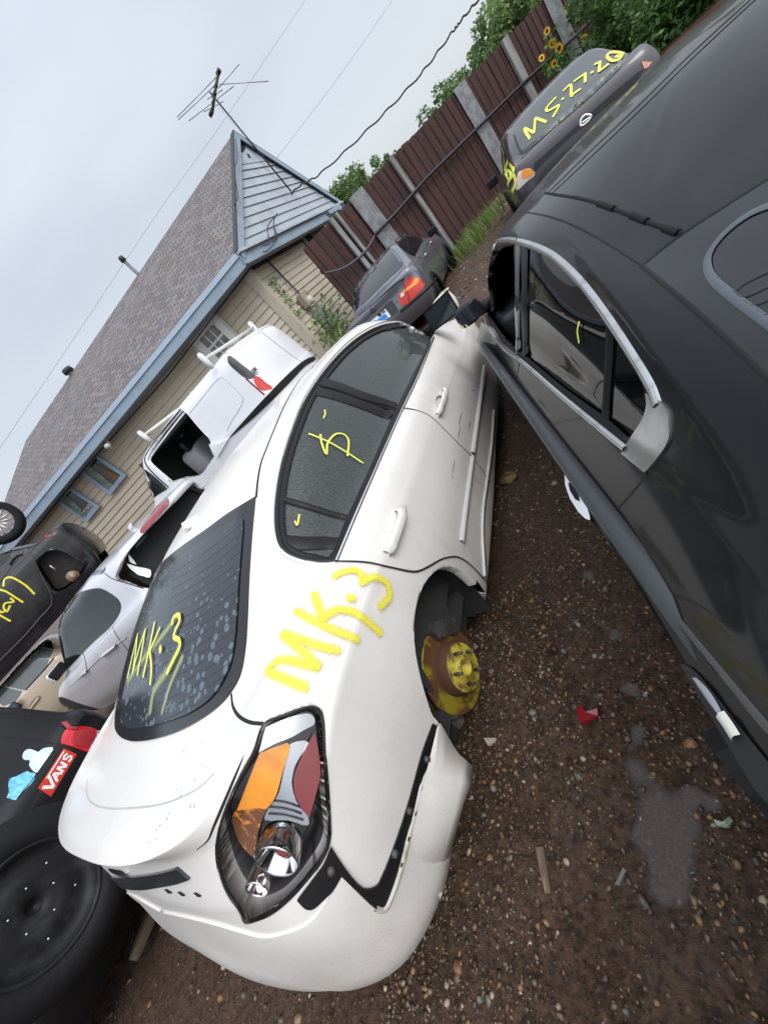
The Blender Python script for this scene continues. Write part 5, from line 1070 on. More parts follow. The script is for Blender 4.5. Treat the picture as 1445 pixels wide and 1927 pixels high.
# ================================================================== BLACK SEDAN (near, right)
paint_b = mat('black car paint', (.004, .004, .005), .38, 0, .42, .14, coat_rough=.07, vary=(1.1, (.008, .008, .009), .4, .7))
MBk = F1.M @ Matrix.Rotation(math.radians(12.5), 4, 'Z') @ Matrix.Translation((.81, 0, 0))
FB = Frame(MBk)      # x=-0.9 is the side we see
s_ = lambda L: [(a, b, c) for a, b, c in L]
GB = [
 s_([(0,-.80,.18),(.3,-.79,.17),(.55,-.75,.17),(.72,-.66,.17),(.79,-.52,.16),(.82,-.3,.14),(.84,0,.12),(.845,.3,.10),(.85,.55,.09),(.855,1.1,.08),(.855,1.7,.08),(.855,2.3,.08),(.84,2.9,.08),(.75,3.5,.1),(.42,3.72,.12),(0,3.8,.12)]),
 s_([(0,-.90,.28),(.3,-.89,.27),(.57,-.84,.27),(.77,-.70,.27),(.85,-.53,.26),(.88,-.3,.25),(.895,0,.25),(.895,.3,.22),(.89,.55,.2),(.895,1.1,.17),(.895,1.7,.16),(.895,2.3,.16),(.88,2.9,.18),(.79,3.55,.22),(.42,3.82,.25),(0,3.9,.25)]),
 s_([(0,-.88,.5),(.3,-.87,.5),(.58,-.81,.5),(.79,-.67,.5),(.87,-.5,.5),(.905,-.3,.49),(.92,0,.49),(.92,.3,.48),(.91,.55,.46),(.90,1.1,.42),(.90,1.7,.40),(.90,2.3,.40),(.895,2.9,.44),(.81,3.55,.48),(.42,3.8,.48),(0,3.88,.48)]),
 s_([(0,-.80,.72),(.3,-.79,.72),(.57,-.74,.71),(.75,-.62,.70),(.83,-.48,.70),(.87,-.3,.70),(.885,0,.70),(.88,.3,.69),(.87,.55,.67),(.865,1.1,.65),(.865,1.7,.63),(.865,2.3,.62),(.86,2.9,.63),(.77,3.5,.62),(.42,3.68,.62),(0,3.75,.62)]),
 s_([(0,-.76,.90),(.3,-.75,.90),(.54,-.70,.89),(.69,-.60,.87),(.76,-.46,.85),(.79,-.28,.83),(.80,0,.82),(.795,.3,.815),(.785,.55,.81),(.78,1.1,.80),(.78,1.7,.79),(.78,2.3,.78),(.76,2.9,.76),(.66,3.35,.73),(.38,3.5,.74),(0,3.55,.75)]),
 s_([(0,-.62,.93),(.3,-.61,.925),(.5,-.56,.91),(.63,-.47,.89),(.70,-.34,.88),(.725,-.2,.868),(.735,.05,.862),(.735,.3,.86),(.735,.6,.86),(.732,1.1,.86),(.732,1.7,.86),(.732,2.3,.86),(.71,2.8,.85),(.58,3.0,.85),(.35,3.12,.86),(0,3.15,.87)]),
 s_([(0,-.32,.93),(.3,-.30,.925),(.5,-.24,.915),(.60,-.14,.905),(.645,0,.90),(.665,.12,.90),(.68,.28,.895),(.695,.45,.893),(.70,.68,.893),(.70,1.15,.893),(.70,1.7,.893),(.69,2.25,.89),(.62,2.55,.90),(.48,2.68,.91),(.28,2.75,.92),(0,2.78,.925)]),
 s_([(0,.25,1.05),(.28,.26,1.045),(.45,.31,1.03),(.53,.38,1.01),(.565,.45,1.0),(.585,.52,.995),(.60,.62,1.0),(.61,.74,1.01),(.605,.92,1.02),(.60,1.25,1.035),(.595,1.7,1.045),(.58,2.15,1.05),(.53,2.35,1.06),(.43,2.43,1.07),(.26,2.49,1.08),(0,2.51,1.085)]),
 s_([(0,.84,1.13),(.25,.85,1.125),(.41,.90,1.10),(.475,.945,1.078),(.49,.985,1.078),(.50,1.03,1.085),(.50,1.10,1.10),(.495,1.2,1.115),(.49,1.32,1.13),(.485,1.52,1.15),(.48,1.75,1.158),(.475,1.98,1.158),(.44,2.1,1.16),(.37,2.16,1.168),(.24,2.2,1.18),(0,2.22,1.185)]),
 s_([(0,.97,1.157),(.22,.98,1.152),(.35,1.03,1.13),(.39,1.06,1.12),(.405,1.09,1.12),(.41,1.13,1.125),(.41,1.2,1.137),(.405,1.28,1.15),(.40,1.4,1.165),(.39,1.55,1.18),(.38,1.72,1.188),(.37,1.87,1.188),(.34,1.96,1.19),(.29,2.01,1.197),(.19,2.05,1.205),(0,2.07,1.208)]),
 s_([(0,1.25,1.2),(.1,1.25,1.199),(.15,1.27,1.194),(.17,1.29,1.193),(.18,1.31,1.194),(.18,1.34,1.196),(.18,1.37,1.199),(.18,1.41,1.203),(.18,1.46,1.207),(.17,1.53,1.211),(.16,1.6,1.214),(.15,1.66,1.215),(.14,1.7,1.216),(.11,1.73,1.218),(.07,1.75,1.219),(0,1.76,1.22)]),
 s_([(0,1.4+.018*i,1.213+.0006*i) for i in range(16)]),
]
for i_, ws, z_ in ((0, .832, None), (1, .846, None), (2, .849, None), (3, .853, .75), (4, .796, .808)):       # near vertical flanks under a shoulder crease
    mw = max(p[0] for p in GB[i_]); n_ = []
    for k_, p in enumerate(GB[i_]):
        w_ = p[0]*ws/mw
        if 5 <= k_ <= 11: w_ = ws+{5: .010, 6: .012, 7: .006, 8: -.006, 9: -.012, 10: -.022, 11: -.05}[k_]
        z2 = p[2] if z_ is None or not 4 <= k_ <= 12 else z_-(.012 if k_ < 6 and i_ == 3 else 0)
        n_.append((w_, p[1], z2))
    GB[i_] = n_
for i_, r_ in enumerate(GB):
    for j_ in range(16):
        u_, v_, z_ = r_[j_]
        if i_ >= 6 and v_ > 1.3: v_ += (v_-1.3)*.16
        if i_ >= 8: z_ += .022*min(1, max(0, (v_-.8)/.6))
        if i_ in (7, 8) and 9 <= j_ <= 13: u_ += .03 if i_ == 8 else .035; v_ += .05
        r_[j_] = (u_, v_, z_)
hb = Hull(GB, FB, 10, creases=(3,))
blackcar = thing('parked_sedan', 'black sedan nearest on the right with chrome window trim and no wheels showing', 'car', FB.w((0, 1.4, 0)))
def Q8(*L): return [(850+x/2.4286, 400+y/2.4286) for x, y in L]
def Q2(*L): return [(600+x/1.71, y/1.71) for x, y in L]
def Q1(*L): return [(900+x/2.6514, 1000+y/2.6514) for x, y in L]
dlob = poly_px(Q8((168,486),(240,600),(320,660),(500,820),(680,960),(800,1070),(830,1020),(880,940),(897,880),(880,800),(830,710),(700,500),(600,360),(500,250),(420,190),(330,155),(270,145),(210,158),(178,192),(164,262),(158,380)), 4, (0, 5))
hb.cut(dlob, .025, True)
hb.obj('body', paint_b, blackcar)
worn = mat('worn chrome', (.55, .56, .56), .22, .9, vary=(14, (.34, .36, .34), .5, .7))
tint_b = glass_mat('dark privacy glass', (.05, .055, .055), .03, 1.5)
hb.patch(poly_px(Q8((335,160),(420,192),(500,252),(600,362),(700,502),(690,600),(680,800),(672,955),(500,820),(335,672)), 4, (0, 4, 7, 9)), -.012, tint_b, 'rear_door_window', blackcar, thick=.002, mirror=True)
hb.patch(poly_px(Q8((705,505),(830,712),(880,802),(897,880),(880,940),(800,1068),(690,962),(695,700)), 4, (0, 5, 6)), -.012, tint_b, 'quarter_window', blackcar, thick=.002, mirror=True)
hb.seam(Q8((318,148),(322,300),(322,480),(328,665)), .055, -.006, black_tr, 'pillar_trim', blackcar, 6, True, hgt=.005)
hb.seam(Q8((292,140),(292,300),(292,460),(298,640)), .05, -.004, mat('gloss black pillar', (.03, .03, .032), .12, 0, .5), 'pillar_trim', blackcar, 6, True, hgt=.005)
hb.seam(Q8((702,508),(700,620),(690,800),(680,960)), .022, -.008, rubber, 'window_divider', blackcar, 6, True, hgt=.005)
hb.seam(Q8((165,478),(250,602),(325,664),(500,818),(680,955),(792,1058)), .02, -.004, rubber, 'window_seal', blackcar, 6, True, hgt=.005)
hb.seam(Q8((160,165),(190,138),(235,124),(300,130),(420,172),(512,238),(622,355),(732,505),(858,700),(915,800),(945,880)), .021, .002, worn, 'window_moulding', blackcar, 5, True, hgt=.005)
hb.seam(Q8((140,470),(235,618),(318,676),(500,835),(680,985),(800,1082)), .016, .002, worn, 'belt_moulding', blackcar, 5, True, hgt=.006)
hb.patch(poly_px(Q8((802,1066),(832,1018),(882,938),(899,878),(893,822),(940,848),(985,885),(1003,960),(1000,1040),(950,1120),(890,1190),(782,1102)), 4, (0, 4, 10, 11)), .004, worn, 'quarter_moulding', blackcar, step=7, thick=.006, mirror=True)
# lines
G_ = .006
hb.seam(Q8((303,106),(304,130)), .004, .007, gapm, 'shut_line', blackcar, 2, hgt=.001)
hb.seam(Q8((318,660),(303,720),(296,800),(310,880),(340,960)), G_, .0005, gapm, 'shut_line', blackcar, 6, hgt=.001)
hb.seam(Q8((890,1192),(840,1262),(720,1400),(692,1450),(685,1500),(702,1560)), .007, .0005, gapm, 'shut_line', blackcar, 6, hgt=.001)
hb.seam(Q2((605,684),(680,684),(780,708),(900,765),(1040,852)), G_, .0005, gapm, 'roof_seam', blackcar, 8, True, hgt=.001)
hb.seam(Q2((728,620),(860,642),(960,676),(1060,715),(1168,752)), .010, .0005, rubber, 'roof_channel', blackcar, 8, True, hgt=.002)
for k_ in range(3): 
    a_ = ((900,655),(925,663),(950,672)) if k_ == 0 else (((1005,692),(1030,702),(1056,712)) if k_ == 1 else ((1110,733),(1135,742),(1158,750)))
    hb.seam(Q2(*a_), .014, .002, rubber, 'roof_clip', blackcar, 4, hgt=.004)
hb.seam([(1031,362),(1112,283),(1200,199),(1300,101),(1419,-8)], .006, .0005, gapm, 'roof_seam', blackcar, 8, hgt=.001)
hb.seam([(1036,366),(1120,287),(1208,203),(1308,104),(1428,-8)], .004, .0005, gapm, 'roof_seam', blackcar, 8, hgt=.001)
hb.seam([(1208,499),(1245,468),(1284,439),(1350,396),(1445,336),(1490,310)], .009, .0005, gapm, 'roof_seam', blackcar, 8, hgt=.001)
hb.seam([(1208,499),(1250,533),(1302,576),(1370,638),(1445,708),(1500,765)], .010, .0005, gapm, 'glass_seam', blackcar, 8, hgt=.001)
hb.patch(poly_px([(1213,500),(1286,443),(1350,401),(1445,341),(1530,290),(1560,600),(1530,785),(1445,703),(1370,633),(1302,571)], 3, (0, 4, 6)), .0012, mat('rear glass black', (.016, .017, .02), .05, 0, 0, .6), 'rear_window', blackcar, step=16, thick=.001)
hb.seam([(1520,372),(1445,390),(1400,412),(1358,448),(1334,486),(1338,518),(1372,552),(1445,606),(1520,660)], .012, .0035, mat('grey glass border', (.085, .10, .115), .4), 'window_border', blackcar, 8, hgt=.0006)
for a_ in ([(1384,548),(1405,532),(1475,500)], [(1384,548),(1400,560),(1480,522)], [(1403,566),(1420,576),(1490,540)], [(1425,582),(1445,594),(1500,566)]): hb.seam(a_, .0022, .0035, hl, 'heater_wire', blackcar, 4, hgt=.0004)
hb.seam(Q1((600,-60),(640,10),(830,240),(1100,570),(1445,985),(1600,1170)), .012, .001, mat('glossy black crease', (.02, .022, .022), .12, 0, .8), 'sill_crease', blackcar, 8, hgt=.003)
# open wheel arch, wheelhouse shell and the loose liner
archb = poly_px(Q1((1015,665),(1080,690),(1200,830),(1300,960),(1445,1140),(1560,1290),(1560,1500),(1445,1350),(1330,1230),(1200,1060),(1100,880),(1030,730)), 4, (5, 6))
hb.patch(archb, .003, well, 'wheel_opening', blackcar, step=12, thick=.001)
hb.seam(Q1((1108,735),(1150,790),(1200,860),(1245,925)), .010, .007, mat('dull grey lip', (.22, .23, .26), .5), 'arch_lip', blackcar, 4, hgt=.003, taper=True)
hb.seam(Q1((1240,920),(1280,975),(1318,1035)), .016, .008, mat('bare pale metal', (.55, .56, .48), .5), 'arch_lip', blackcar, 4, hgt=.003)
ln_ = MB(); P_ = []
for (x, y), z_ in zip(((1316,1381),(1345,1418),(1372,1453),(1408,1498),(1445,1543),(1500,1605)), (.05, .06, .05, .05, .06, .05)): P_.append(at_z((x, y), z_))
for i_ in range(len(P_)-1):
    a_, b_ = P_[i_], P_[i_+1]; u_ = Vector((.07, .02, .02)); ln_.add([a_, b_, b_+u_, a_+u_, a_-Vector((0,0,.012)), b_-Vector((0,0,.012)), b_+u_-Vector((0,0,.012)), a_+u_-Vector((0,0,.012))], [(0,1,2,3),(7,6,5,4),(0,4,5,1),(3,2,6,7)])
ln_.obj('torn_liner', black_tr, blackcar)
# handles: a chrome cup plate standing off the door
def plate(px, x0, th, m, name, px2=None):
    A_ = [FB.w(FB.hit(p, (0, 0, 1), x0)) for p in px]; o_ = FB.M.to_3x3() @ Vector((0, 0, -th)); n = len(A_)
    return mesh_obj(name, A_+[p+o_ for p in A_], [tuple(range(n)), tuple(range(2*n-1, n-1, -1))]+[(i, (i+1) % n, (i+1) % n+n, i+n) for i in range(n)], m, blackcar, False)
for outer, inner, x0 in ((Q8((514,1188),(530,1192),(565,1245),(605,1310),(630,1385),(632,1405),(612,1400),(578,1368),(540,1308),(518,1245)), Q8((530,1232),(546,1238),(578,1290),(584,1318),(562,1308),(540,1272)), (.67)),
                         (Q8((238,748),(255,748),(285,790),(302,820),(304,838),(285,834),(258,806),(242,775)), Q8((252,762),(264,766),(284,792),(286,806),(270,798)), (.67))):
    plate(outer, x0, .03, chrome, 'door_handle'); plate(inner, x0+.0015, .002, gapm, 'handle_cup')
# mirror
fxb = FB.M.to_3x3(); mb_ = F1.hit((882, 588), (0, 1, 0), 2.62); mb_ = F1.w(mb_)
b_ = bmesh.new(); bmesh.ops.create_cube(b_, size=1); bmesh.ops.subdivide_edges(b_, edges=b_.edges[:], cuts=3, use_grid_fill=True)
for v in b_.verts:
    q = v.co.copy(); L = q.length; mx = max(abs(q.x), abs(q.y), abs(q.z)); q = q*(mx/L)*.75+q*.25
    v.co = mb_+fxb @ Vector((q.x*.17, q.y*.12, q.z*.135))
V_ = [v.co.copy() for v in b_.verts]; F_ = [tuple(x.index for x in f.verts) for f in b_.faces]; b_.free()
mesh_obj('wing_mirror', V_, F_, paint_b, blackcar)
def bpt(x, y, z): return mb_+fxb @ Vector((x, y, z))
MB().quadbox([bpt(-.07, -.059, -.045), bpt(.065, -.059, -.045), bpt(.07, -.059, .045), bpt(-.065, -.059, .045)], fxb @ Vector((0, -.005, 0))).obj('mirror_glass', MATS['mirror glass'], blackcar)
MB().quadbox([bpt(-.085, -.045, -.035), bpt(-.05, -.062, -.05), bpt(-.05, -.062, -.03), bpt(-.085, -.045, -.015)], fxb @ Vector((0, -.006, 0))).obj('mirror_indicator', MATS['indicator lens'], blackcar)
MB().tube([mb_+fxb @ Vector((.05, 0, -.03)), mb_+fxb @ Vector((.16, .0, -.05))], [.04, .035], 8).obj('mirror_foot', black_tr, blackcar, True)
# cabin
def lbox(fr, c, s, m, name, par, R=None):
    b = bmesh.new(); bmesh.ops.create_cube(b, size=1); bmesh.ops.bevel(b, geom=b.edges[:], offset=.16, segments=3, affect='EDGES', profile=.5)
    for v in b.verts:
        q = Vector((v.co.x*s[0], v.co.y*s[1], v.co.z*s[2])); q = R @ q if R else q; v.co = fr.w(Vector(c)+q)
    b.verts.index_update(); o = mesh_obj(name, [v.co.copy() for v in b.verts], [tuple(q.index for q in f.verts) for f in b.faces], m, par); b.free(); return o
bk = mat('black cabin plastic', (.03, .034, .04), .45, 0, .2)
for x in (.4, -.4):
    lbox(FB, (x, 1.75, .38), (.5, .5, .2), seatm, 'seat', blackcar); lbox(FB, (x, 1.48, .64), (.5, .16, .6), seatm, 'seat_back', blackcar, Matrix.Rotation(.25, 3, 'X')); 
lbox(FB, (0, .75, .40), (1.25, .5, .2), seatm, 'seat', blackcar); lbox(FB, (0, .48, .62), (1.25, .16, .5), seatm, 'seat_back', blackcar, Matrix.Rotation(.3, 3, 'X'))
lbox(FB, (0, 2.55, .72), (1.35, .4, .3), bk, 'dashboard', blackcar); lbox(FB, (0, 1.5, .2), (1.6, 2.8, .05), seatm, 'cabin_floor', blackcar)
for sx in (-.82, .82): lbox(FB, (sx, 1.5, .55), (.05, 2.5, .5), bk, 'door_lining', blackcar)
MB().lathe(FB.w((-.4, 2.22, .80)), fxb @ Vector((0, -1, .45)), [(-.014, .17), (0, .184), (.014, .17), (0, .156), (-.014, .17)], 28).obj('steering_wheel', black_tr, blackcar, True)
MB().lathe(FB.w((-.4, 2.22, .80)), fxb @ Vector((0, -1, .45)), [(-.02, .06), (.02, .055), (.025, 0)], 20).obj('steering_boss', bk, blackcar, True)
hb.spray([dict(p=Q8((570,498),(562,535),(563,560),(569,595)), w=.004)], .02, -.006, yel_g, 'paint_marking', blackcar)
# ================================================================== OTHER CARS
def ring16(yr, yf, w, zr, zs, zf, rr=.3, rf=.4, bow=.04, fbow=.06):
    """one closed level of a car body as 16 columns from rear centre round the side to front centre; zs(t) = height along the side"""
    L = [(0, yr, zr), (w*.38, yr+bow*.2, zr), (w*.74, yr+bow, zr), (w*.93, yr+bow+rr*.25, zr), (w*.99, yr+bow+rr*.62, zs(0))]
    y0, y1 = yr+bow+rr, yf-fbow-rf
    for k in range(7): t = k/6; L.append((w, y0+(y1-y0)*t, zs(t)))
    L += [(w*.95, yf-fbow-rf*.42, zf), (w*.78, yf-fbow-rf*.1, zf), (w*.4, yf-fbow*.3, zf), (0, yf, zf)]
    return L
K = lambda *v: (lambda t: v[0] if len(v) == 1 else (v[0]+(v[1]-v[0])*t if len(v) == 2 else (v[0]+(v[1]-v[0])*t*2 if t < .5 else v[1]+(v[2]-v[1])*(t*2-1))))
def car_hull(rings, frame, n=6): return Hull([ring16(**r) if isinstance(r, dict) else r for r in rings], frame, n)
def R(**k): return k
def wheel(name_par, c, ax, r, w_, rimm, parent, top=False):
    """tyre + spoked rim; returns the wheel empty or part"""
    ax = Vector(ax).normalized(); hw_ = w_/2
    t = MB().lathe(c, ax, [(-hw_*.8, r*.66), (-hw_, r*.75), (-hw_*.95, r*.93), (-hw_*.7, r), (hw_*.7, r), (hw_*.95, r*.93), (hw_, r*.75), (hw_*.8, r*.66)], 44)
    return t
tyre_m = mat('tyre rubber', (.010, .010, .011), .75, spec=.25, bump=(60, .3, .004))
# ------------------------------------------------------------------ grey sedan with the dealer plate (left of centre)
FG = Frame(zrot(1, (-2.744, 7.318, -.005)))
grey_p = mat('grey metallic paint', (.14, .145, .175), .3, .35, .8, vary=(3, (.17, .175, .20), .4, .7))
GG = [R(yr=.1, yf=4.25, w=.78, zr=.26, zs=K(.22), zf=.25), R(yr=0, yf=4.42, w=.85, zr=.42, zs=K(.42), zf=.42), R(yr=-.02, yf=4.45, w=.87, zr=.58, zs=K(.62), zf=.55),
      R(yr=.05, yf=4.35, w=.865, zr=.80, zs=K(.82,.80,.72), zf=.66, rr=.25), R(yr=.06, yf=4.25, w=.82, zr=.965, zs=K(.93,.93,.86), zf=.78, rr=.25),
      R(yr=.56, yf=3.3, w=.76, zr=1.0, zs=K(.98,.97,.96), zf=.97, rr=.12, rf=.3), R(yr=.85, yf=2.95, w=.68, zr=1.17, zs=K(1.16), zf=1.16, rr=.12, rf=.3), R(yr=1.15, yf=2.62, w=.585, zr=1.33, zs=K(1.33,1.36,1.34), zf=1.34, rr=.12, rf=.25),
      R(yr=1.3, yf=2.4, w=.42, zr=1.375, zs=K(1.38,1.40,1.39), zf=1.385, rr=.1, rf=.2), [(0, 1.5+.045*i, 1.40+.001*i) for i in range(16)]]
hg = car_hull(GG, FG); greycar = thing('parked_sedan', 'dark grey sedan with red and amber tail lamp and blue dealer plate near the house', 'car', FG.w((0, 2, 0)))
def Z5(*L): return [(580+x/4.516, 400+y/4.516) for x, y in L]
hg.obj('body', grey_p, greycar)
gls = mat('dark window glass', (.010, .012, .014), .05, 0, 0, .4)
gls_g = mat('grey reflecting glass', (.035, .037, .042), .12, 0, .4, .7)
hg.patch(poly_px(Z5((700,298),(725,310),(808,430),(790,460),(640,600),(520,720),(450,790),(436,760),(440,620),(455,550),(560,430)), 3, (0, 2, 6)), .008, gls_g, 'rear_window', greycar, step=7)
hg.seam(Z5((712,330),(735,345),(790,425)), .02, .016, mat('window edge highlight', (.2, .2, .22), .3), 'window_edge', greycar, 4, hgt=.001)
hg.patch(poly_px(Z5((735,190),(770,145),(900,150),(985,185),(985,210),(940,300),(905,372),(840,340),(770,285),(738,235)), 3, (6,)), .008, gls, 'side_window', greycar, step=7)
hg.seam(Z5((750,190),(830,195),(940,215)), .015, .014, gapm, 'window_divider', greycar, 4)
hg.patch(poly_px(Z5((430,610),(430,800),(330,880),(305,930),(305,700),(330,640),(380,590)), 3), .008, gls, 'rear_window', greycar, step=8)
red2 = mat('red tail lamp', (.55, .02, .01), .15, 0, .8); amb2 = mat('amber tail lamp', (.85, .28, .01), .15, 0, .8); clr2 = mat('clear tail lamp', (.75, .7, .66), .15, .1, .8)
tl = hg.patch(poly_px(Z5((850,552),(900,548),(960,570),(985,600),(975,640),(900,720),(850,770),(800,790),(785,770),(772,715),(790,680),(820,650),(815,600)), 3, (6, 9)), .010, red2, 'tail_lamp', greycar, step=5, thick=.012)
hg.patch(Z5((905,555),(940,562),(930,600),(850,660),(800,685),(785,705),(780,690),(795,675),(830,645),(885,600)), .016, amb2, 'indicator_lens', greycar, step=4, thick=.004)
hg.patch(Z5((790,690),(818,682),(815,705),(790,722)), .018, clr2, 'reverse_lens', greycar, step=4, thick=.004)
hg.seam(Z5((795,560),(815,620),(850,700),(860,770)), .008, .018, gapm, 'shut_line', greycar, 5)
hg.seam(Z5((320,960),(500,820),(640,690),(760,590),(820,555)), .02, .004, gapm, 'shut_line', greycar, 6)
hg.seam(Z5((780,840),(900,740),(1000,650),(1060,590),(1085,550)), .05, .006, mat('bumper rub strip', (.02, .02, .022), .5), 'bumper_strip', greycar, 6, hgt=.012)
hg.patch(poly_px(Z5((690,750),(715,745),(765,835),(740,862),(600,960),(540,1010),(470,1010),(520,930)), 3, (1, 3, 5, 7)), .004, mat('plate recess', (.04, .042, .05), .5), 'plate_recess', greycar, step=6)
pl = hg.patch(Z5((530,925),(655,815),(705,878),(600,950),(548,955)), .012, mat('white plate', (.75, .78, .82), .4), 'dealer_plate', greycar, step=5)
hg.patch(Z5((592,905),(608,895),(650,858),(668,868),(680,885),(608,945)), .016, mat('blue plate print', (.04, .22, .65), .4), 'plate_print', pl, step=4, thick=.002)
hg.patch(Z5((545,945),(560,915),(590,912),(606,945),(560,952)), .016, mat('navy plate print', (.02, .10, .35), .4), 'plate_print', pl, step=4, thick=.002)
# dealer name lettering
def pix_text(hull, text, p0, p1, up, off, m, name, parent, wd=.0032):
    """stroke lettering along the pixel line p0->p1, 'up' is the pixel vector of the letter height"""
    G = {'T': [[(0,1),(1,1)],[(.5,1),(.5,0)]], 'O': [[(.1,0),(.1,1),(.9,1),(.9,0),(.1,0)]], 'W': [[(0,1),(.25,0),(.5,.7),(.75,0),(1,1)]], 'N': [[(.1,0),(.1,1),(.9,0),(.9,1)]], 'E': [[(.9,0),(.1,0),(.1,1),(.9,1)],[(.1,.5),(.7,.5)]],
         'A': [[(0,0),(.5,1),(1,0)],[(.2,.4),(.8,.4)]], 'S': [[(.9,.9),(.2,1),(.1,.6),(.9,.4),(.8,0),(.1,.1)]], 'V': [[(0,1),(.5,0),(1,1)]], ' ': []}
    n = len(text); out = []
    for i, ch in enumerate(text):
        for st in G[ch]:
            out.append([(p0[0]+(p1[0]-p0[0])*(i+.1+x*.8)/n+up[0]*y, p0[1]+(p1[1]-p0[1])*(i+.1+x*.8)/n+up[1]*y) for x, y in st])
    V = []; F = []
    for c in out:
        for a, b in zip(c, c[1:]):
            ha, na = hull.on(a, off); hb2, nb2 = hull.on(b, off); t = (hb2-ha).normalized(); s_ = t.cross(na).normalized()*wd/2; k = len(V)
            V += [ha-s_-t*wd*.4, ha+s_-t*wd*.4, hb2+s_+t*wd*.4, hb2-s_+t*wd*.4]; F.append((k, k+1, k+2, k+3))
    return mesh_obj(name, V, F, m, parent, False)
pix_text(hg, 'TOWN EAST', Z5((602,888))[0], Z5((664,836))[0], (-3.6, -3.6), .018, gapm, 'plate_lettering', pl, .008)
for p, r_ in (((548,828), .05), ((753,750), .022)):
    h, nn = hg.on(Z5(p)[0]); MB().lathe(h, nn, [(0, r_), (.006, r_), (.008, r_*.8), (.008, 0)], 20).obj('round_badge', mat('badge grey', (.12, .12, .14), .4, .5), greycar, True)
for p in ((1035,262), (988,368)):
    h, nn = hg.on(Z5(p)[0]); MB().tube([h+nn*.01, h+nn*.035+Vector((0, .08, 0)), h+nn*.03+Vector((0, .16, 0))], .018, 8).obj('door_handle', mat('grey chrome', (.4, .4, .42), .2, .8), greycar, True)
hg.seam(Z5((985,255),(1030,275),(1080,320),(1130,390),(1170,450),(1190,470)), .012, .002, gapm, 'shut_line', greycar, 6)
hg.seam(Z5((915,375),(960,380),(1000,390)), .012, .002, gapm, 'shut_line', greycar, 4)
# wheels and mirror
for (x, y) in ((.80, .85), (.80, 3.55), (-.80, .85), (-.80, 3.55)):
    wheel(None, FG.w((x, y, .31)), (1, 0, 0), .31, .2, None, greycar).obj('tyre', tyre_m, greycar, True)
lbox(FG, (.98, 2.75, .98), (.2, .09, .13), black_tr, 'wing_mirror', greycar)
MB().tube([FG.w((.45, 1.32, 1.385)), FG.w((.1, 1.2, 1.36))], .008, 6).obj('aerial_base', black_tr, greycar, True)
# ------------------------------------------------------------------ grey-black sedan marked with the date
FN = Frame(zrot(3.5, (.723, 6.908, -.18)) @ Matrix.Rotation(math.radians(1.5), 4, 'Y'))
nis_p = mat('worn dark grey paint', (.06, .055, .065), .35, .3, .6, vary=(2.5, (.10, .065, .06), .55, .75))
GN = [R(yr=.1, yf=4.6, w=.82, zr=.28, zs=K(.24), zf=.25), R(yr=0, yf=4.78, w=.89, zr=.45, zs=K(.45), zf=.45), R(yr=-.03, yf=4.8, w=.90, zr=.62, zs=K(.66), zf=.6),
      R(yr=-.02, yf=4.65, w=.89, zr=.90, zs=K(.88,.84,.76), zf=.7, rr=.3), R(yr=.06, yf=4.5, w=.84, zr=1.06, zs=K(1.0,.96,.90), zf=.82, rr=.3),
      R(yr=.46, yf=3.5, w=.78, zr=1.08, zs=K(1.04,1.0,.98), zf=.99, rr=.15, rf=.3), R(yr=.78, yf=3.1, w=.70, zr=1.24, zs=K(1.22), zf=1.2, rr=.15, rf=.3), R(yr=1.1, yf=2.75, w=.60, zr=1.375, zs=K(1.38,1.41,1.39), zf=1.39, rr=.15, rf=.25),
      R(yr=1.3, yf=2.5, w=.42, zr=1.43, zs=K(1.43,1.45,1.44), zf=1.43, rr=.1, rf=.2), [(0, 1.55+.045*i, 1.455+.001*i) for i in range(16)]]
hn = car_hull(GN, FN); datecar = thing('parked_sedan', 'dark sedan by the fence with MS-27-26 written in yellow across its rear window', 'car', FN.w((0, 2, 0)))
hn.obj('body', nis_p, datecar)
def ZN(*L): return [(880+x/3.4405, 60+y/3.4405) for x, y in L]
hn.patch(poly_px(ZN((258,648),(500,420),(800,135),(830,130),(900,140),(975,165),(1000,195),(985,235),(780,430),(560,620),(380,770),(345,790),(320,778)), 3, (0, 2)), .008, mat('green grey glass', (.045, .055, .05), .10, 0, .4, .7), 'rear_window', datecar, step=8)
hn.seam(ZN((300,668),(345,775),(380,758),(560,605),(780,415),(972,228)), .03, .0125, gls, 'window_border', datecar, 6, hgt=.001)
hn.patch(poly_px(ZN((432,848),(600,700),(850,470),(1100,260),(1142,238),(1080,330),(850,520),(640,700),(505,830),(430,905)), 3, (0, 4)), .006, mat('black trunk band', (.016, .016, .018), .4), 'trunk_band', datecar, step=8)
nm = mat('emblem chrome', (.85, .87, .85), .15, .7)
hn.seam(ZN((730,605),(732,570),(755,540),(790,535),(800,545),(780,575),(748,602),(735,606)), .022, .012, nm, 'emblem', datecar, 4, closed=True, hgt=.006)
hn.seam(ZN((738,588),(790,552)), .020, .014, nm, 'emblem_bar', datecar, 3, hgt=.006)
l1 = hn.patch(poly_px(ZN((330,905),(395,880),(435,905),(430,930),(390,960),(350,1000),(322,1020),(312,980)), 3, (0, 2)), .010, mat('pale lamp glass', (.72, .60, .52), .15, .1, .8), 'tail_lamp', datecar, step=5, thick=.012)
hn.patch(poly_px(ZN((360,895),(395,885),(430,905),(415,928),(365,945),(350,925)), 3), .017, amb2, 'indicator_lens', datecar, step=4, thick=.004)
hn.patch(poly_px(ZN((1125,192),(1190,195),(1165,230),(1140,240)), 3, 'all'), .010, mat('faded lamp', (.65, .30, .2), .2, 0, .6), 'tail_lamp', datecar, step=4, thick=.01)
hn.patch(poly_px(ZN((185,632),(220,700),(245,770),(255,860),(235,890),(165,880),(150,800),(158,690)), 3, (4,)), .006, gls, 'side_window', datecar, step=6)
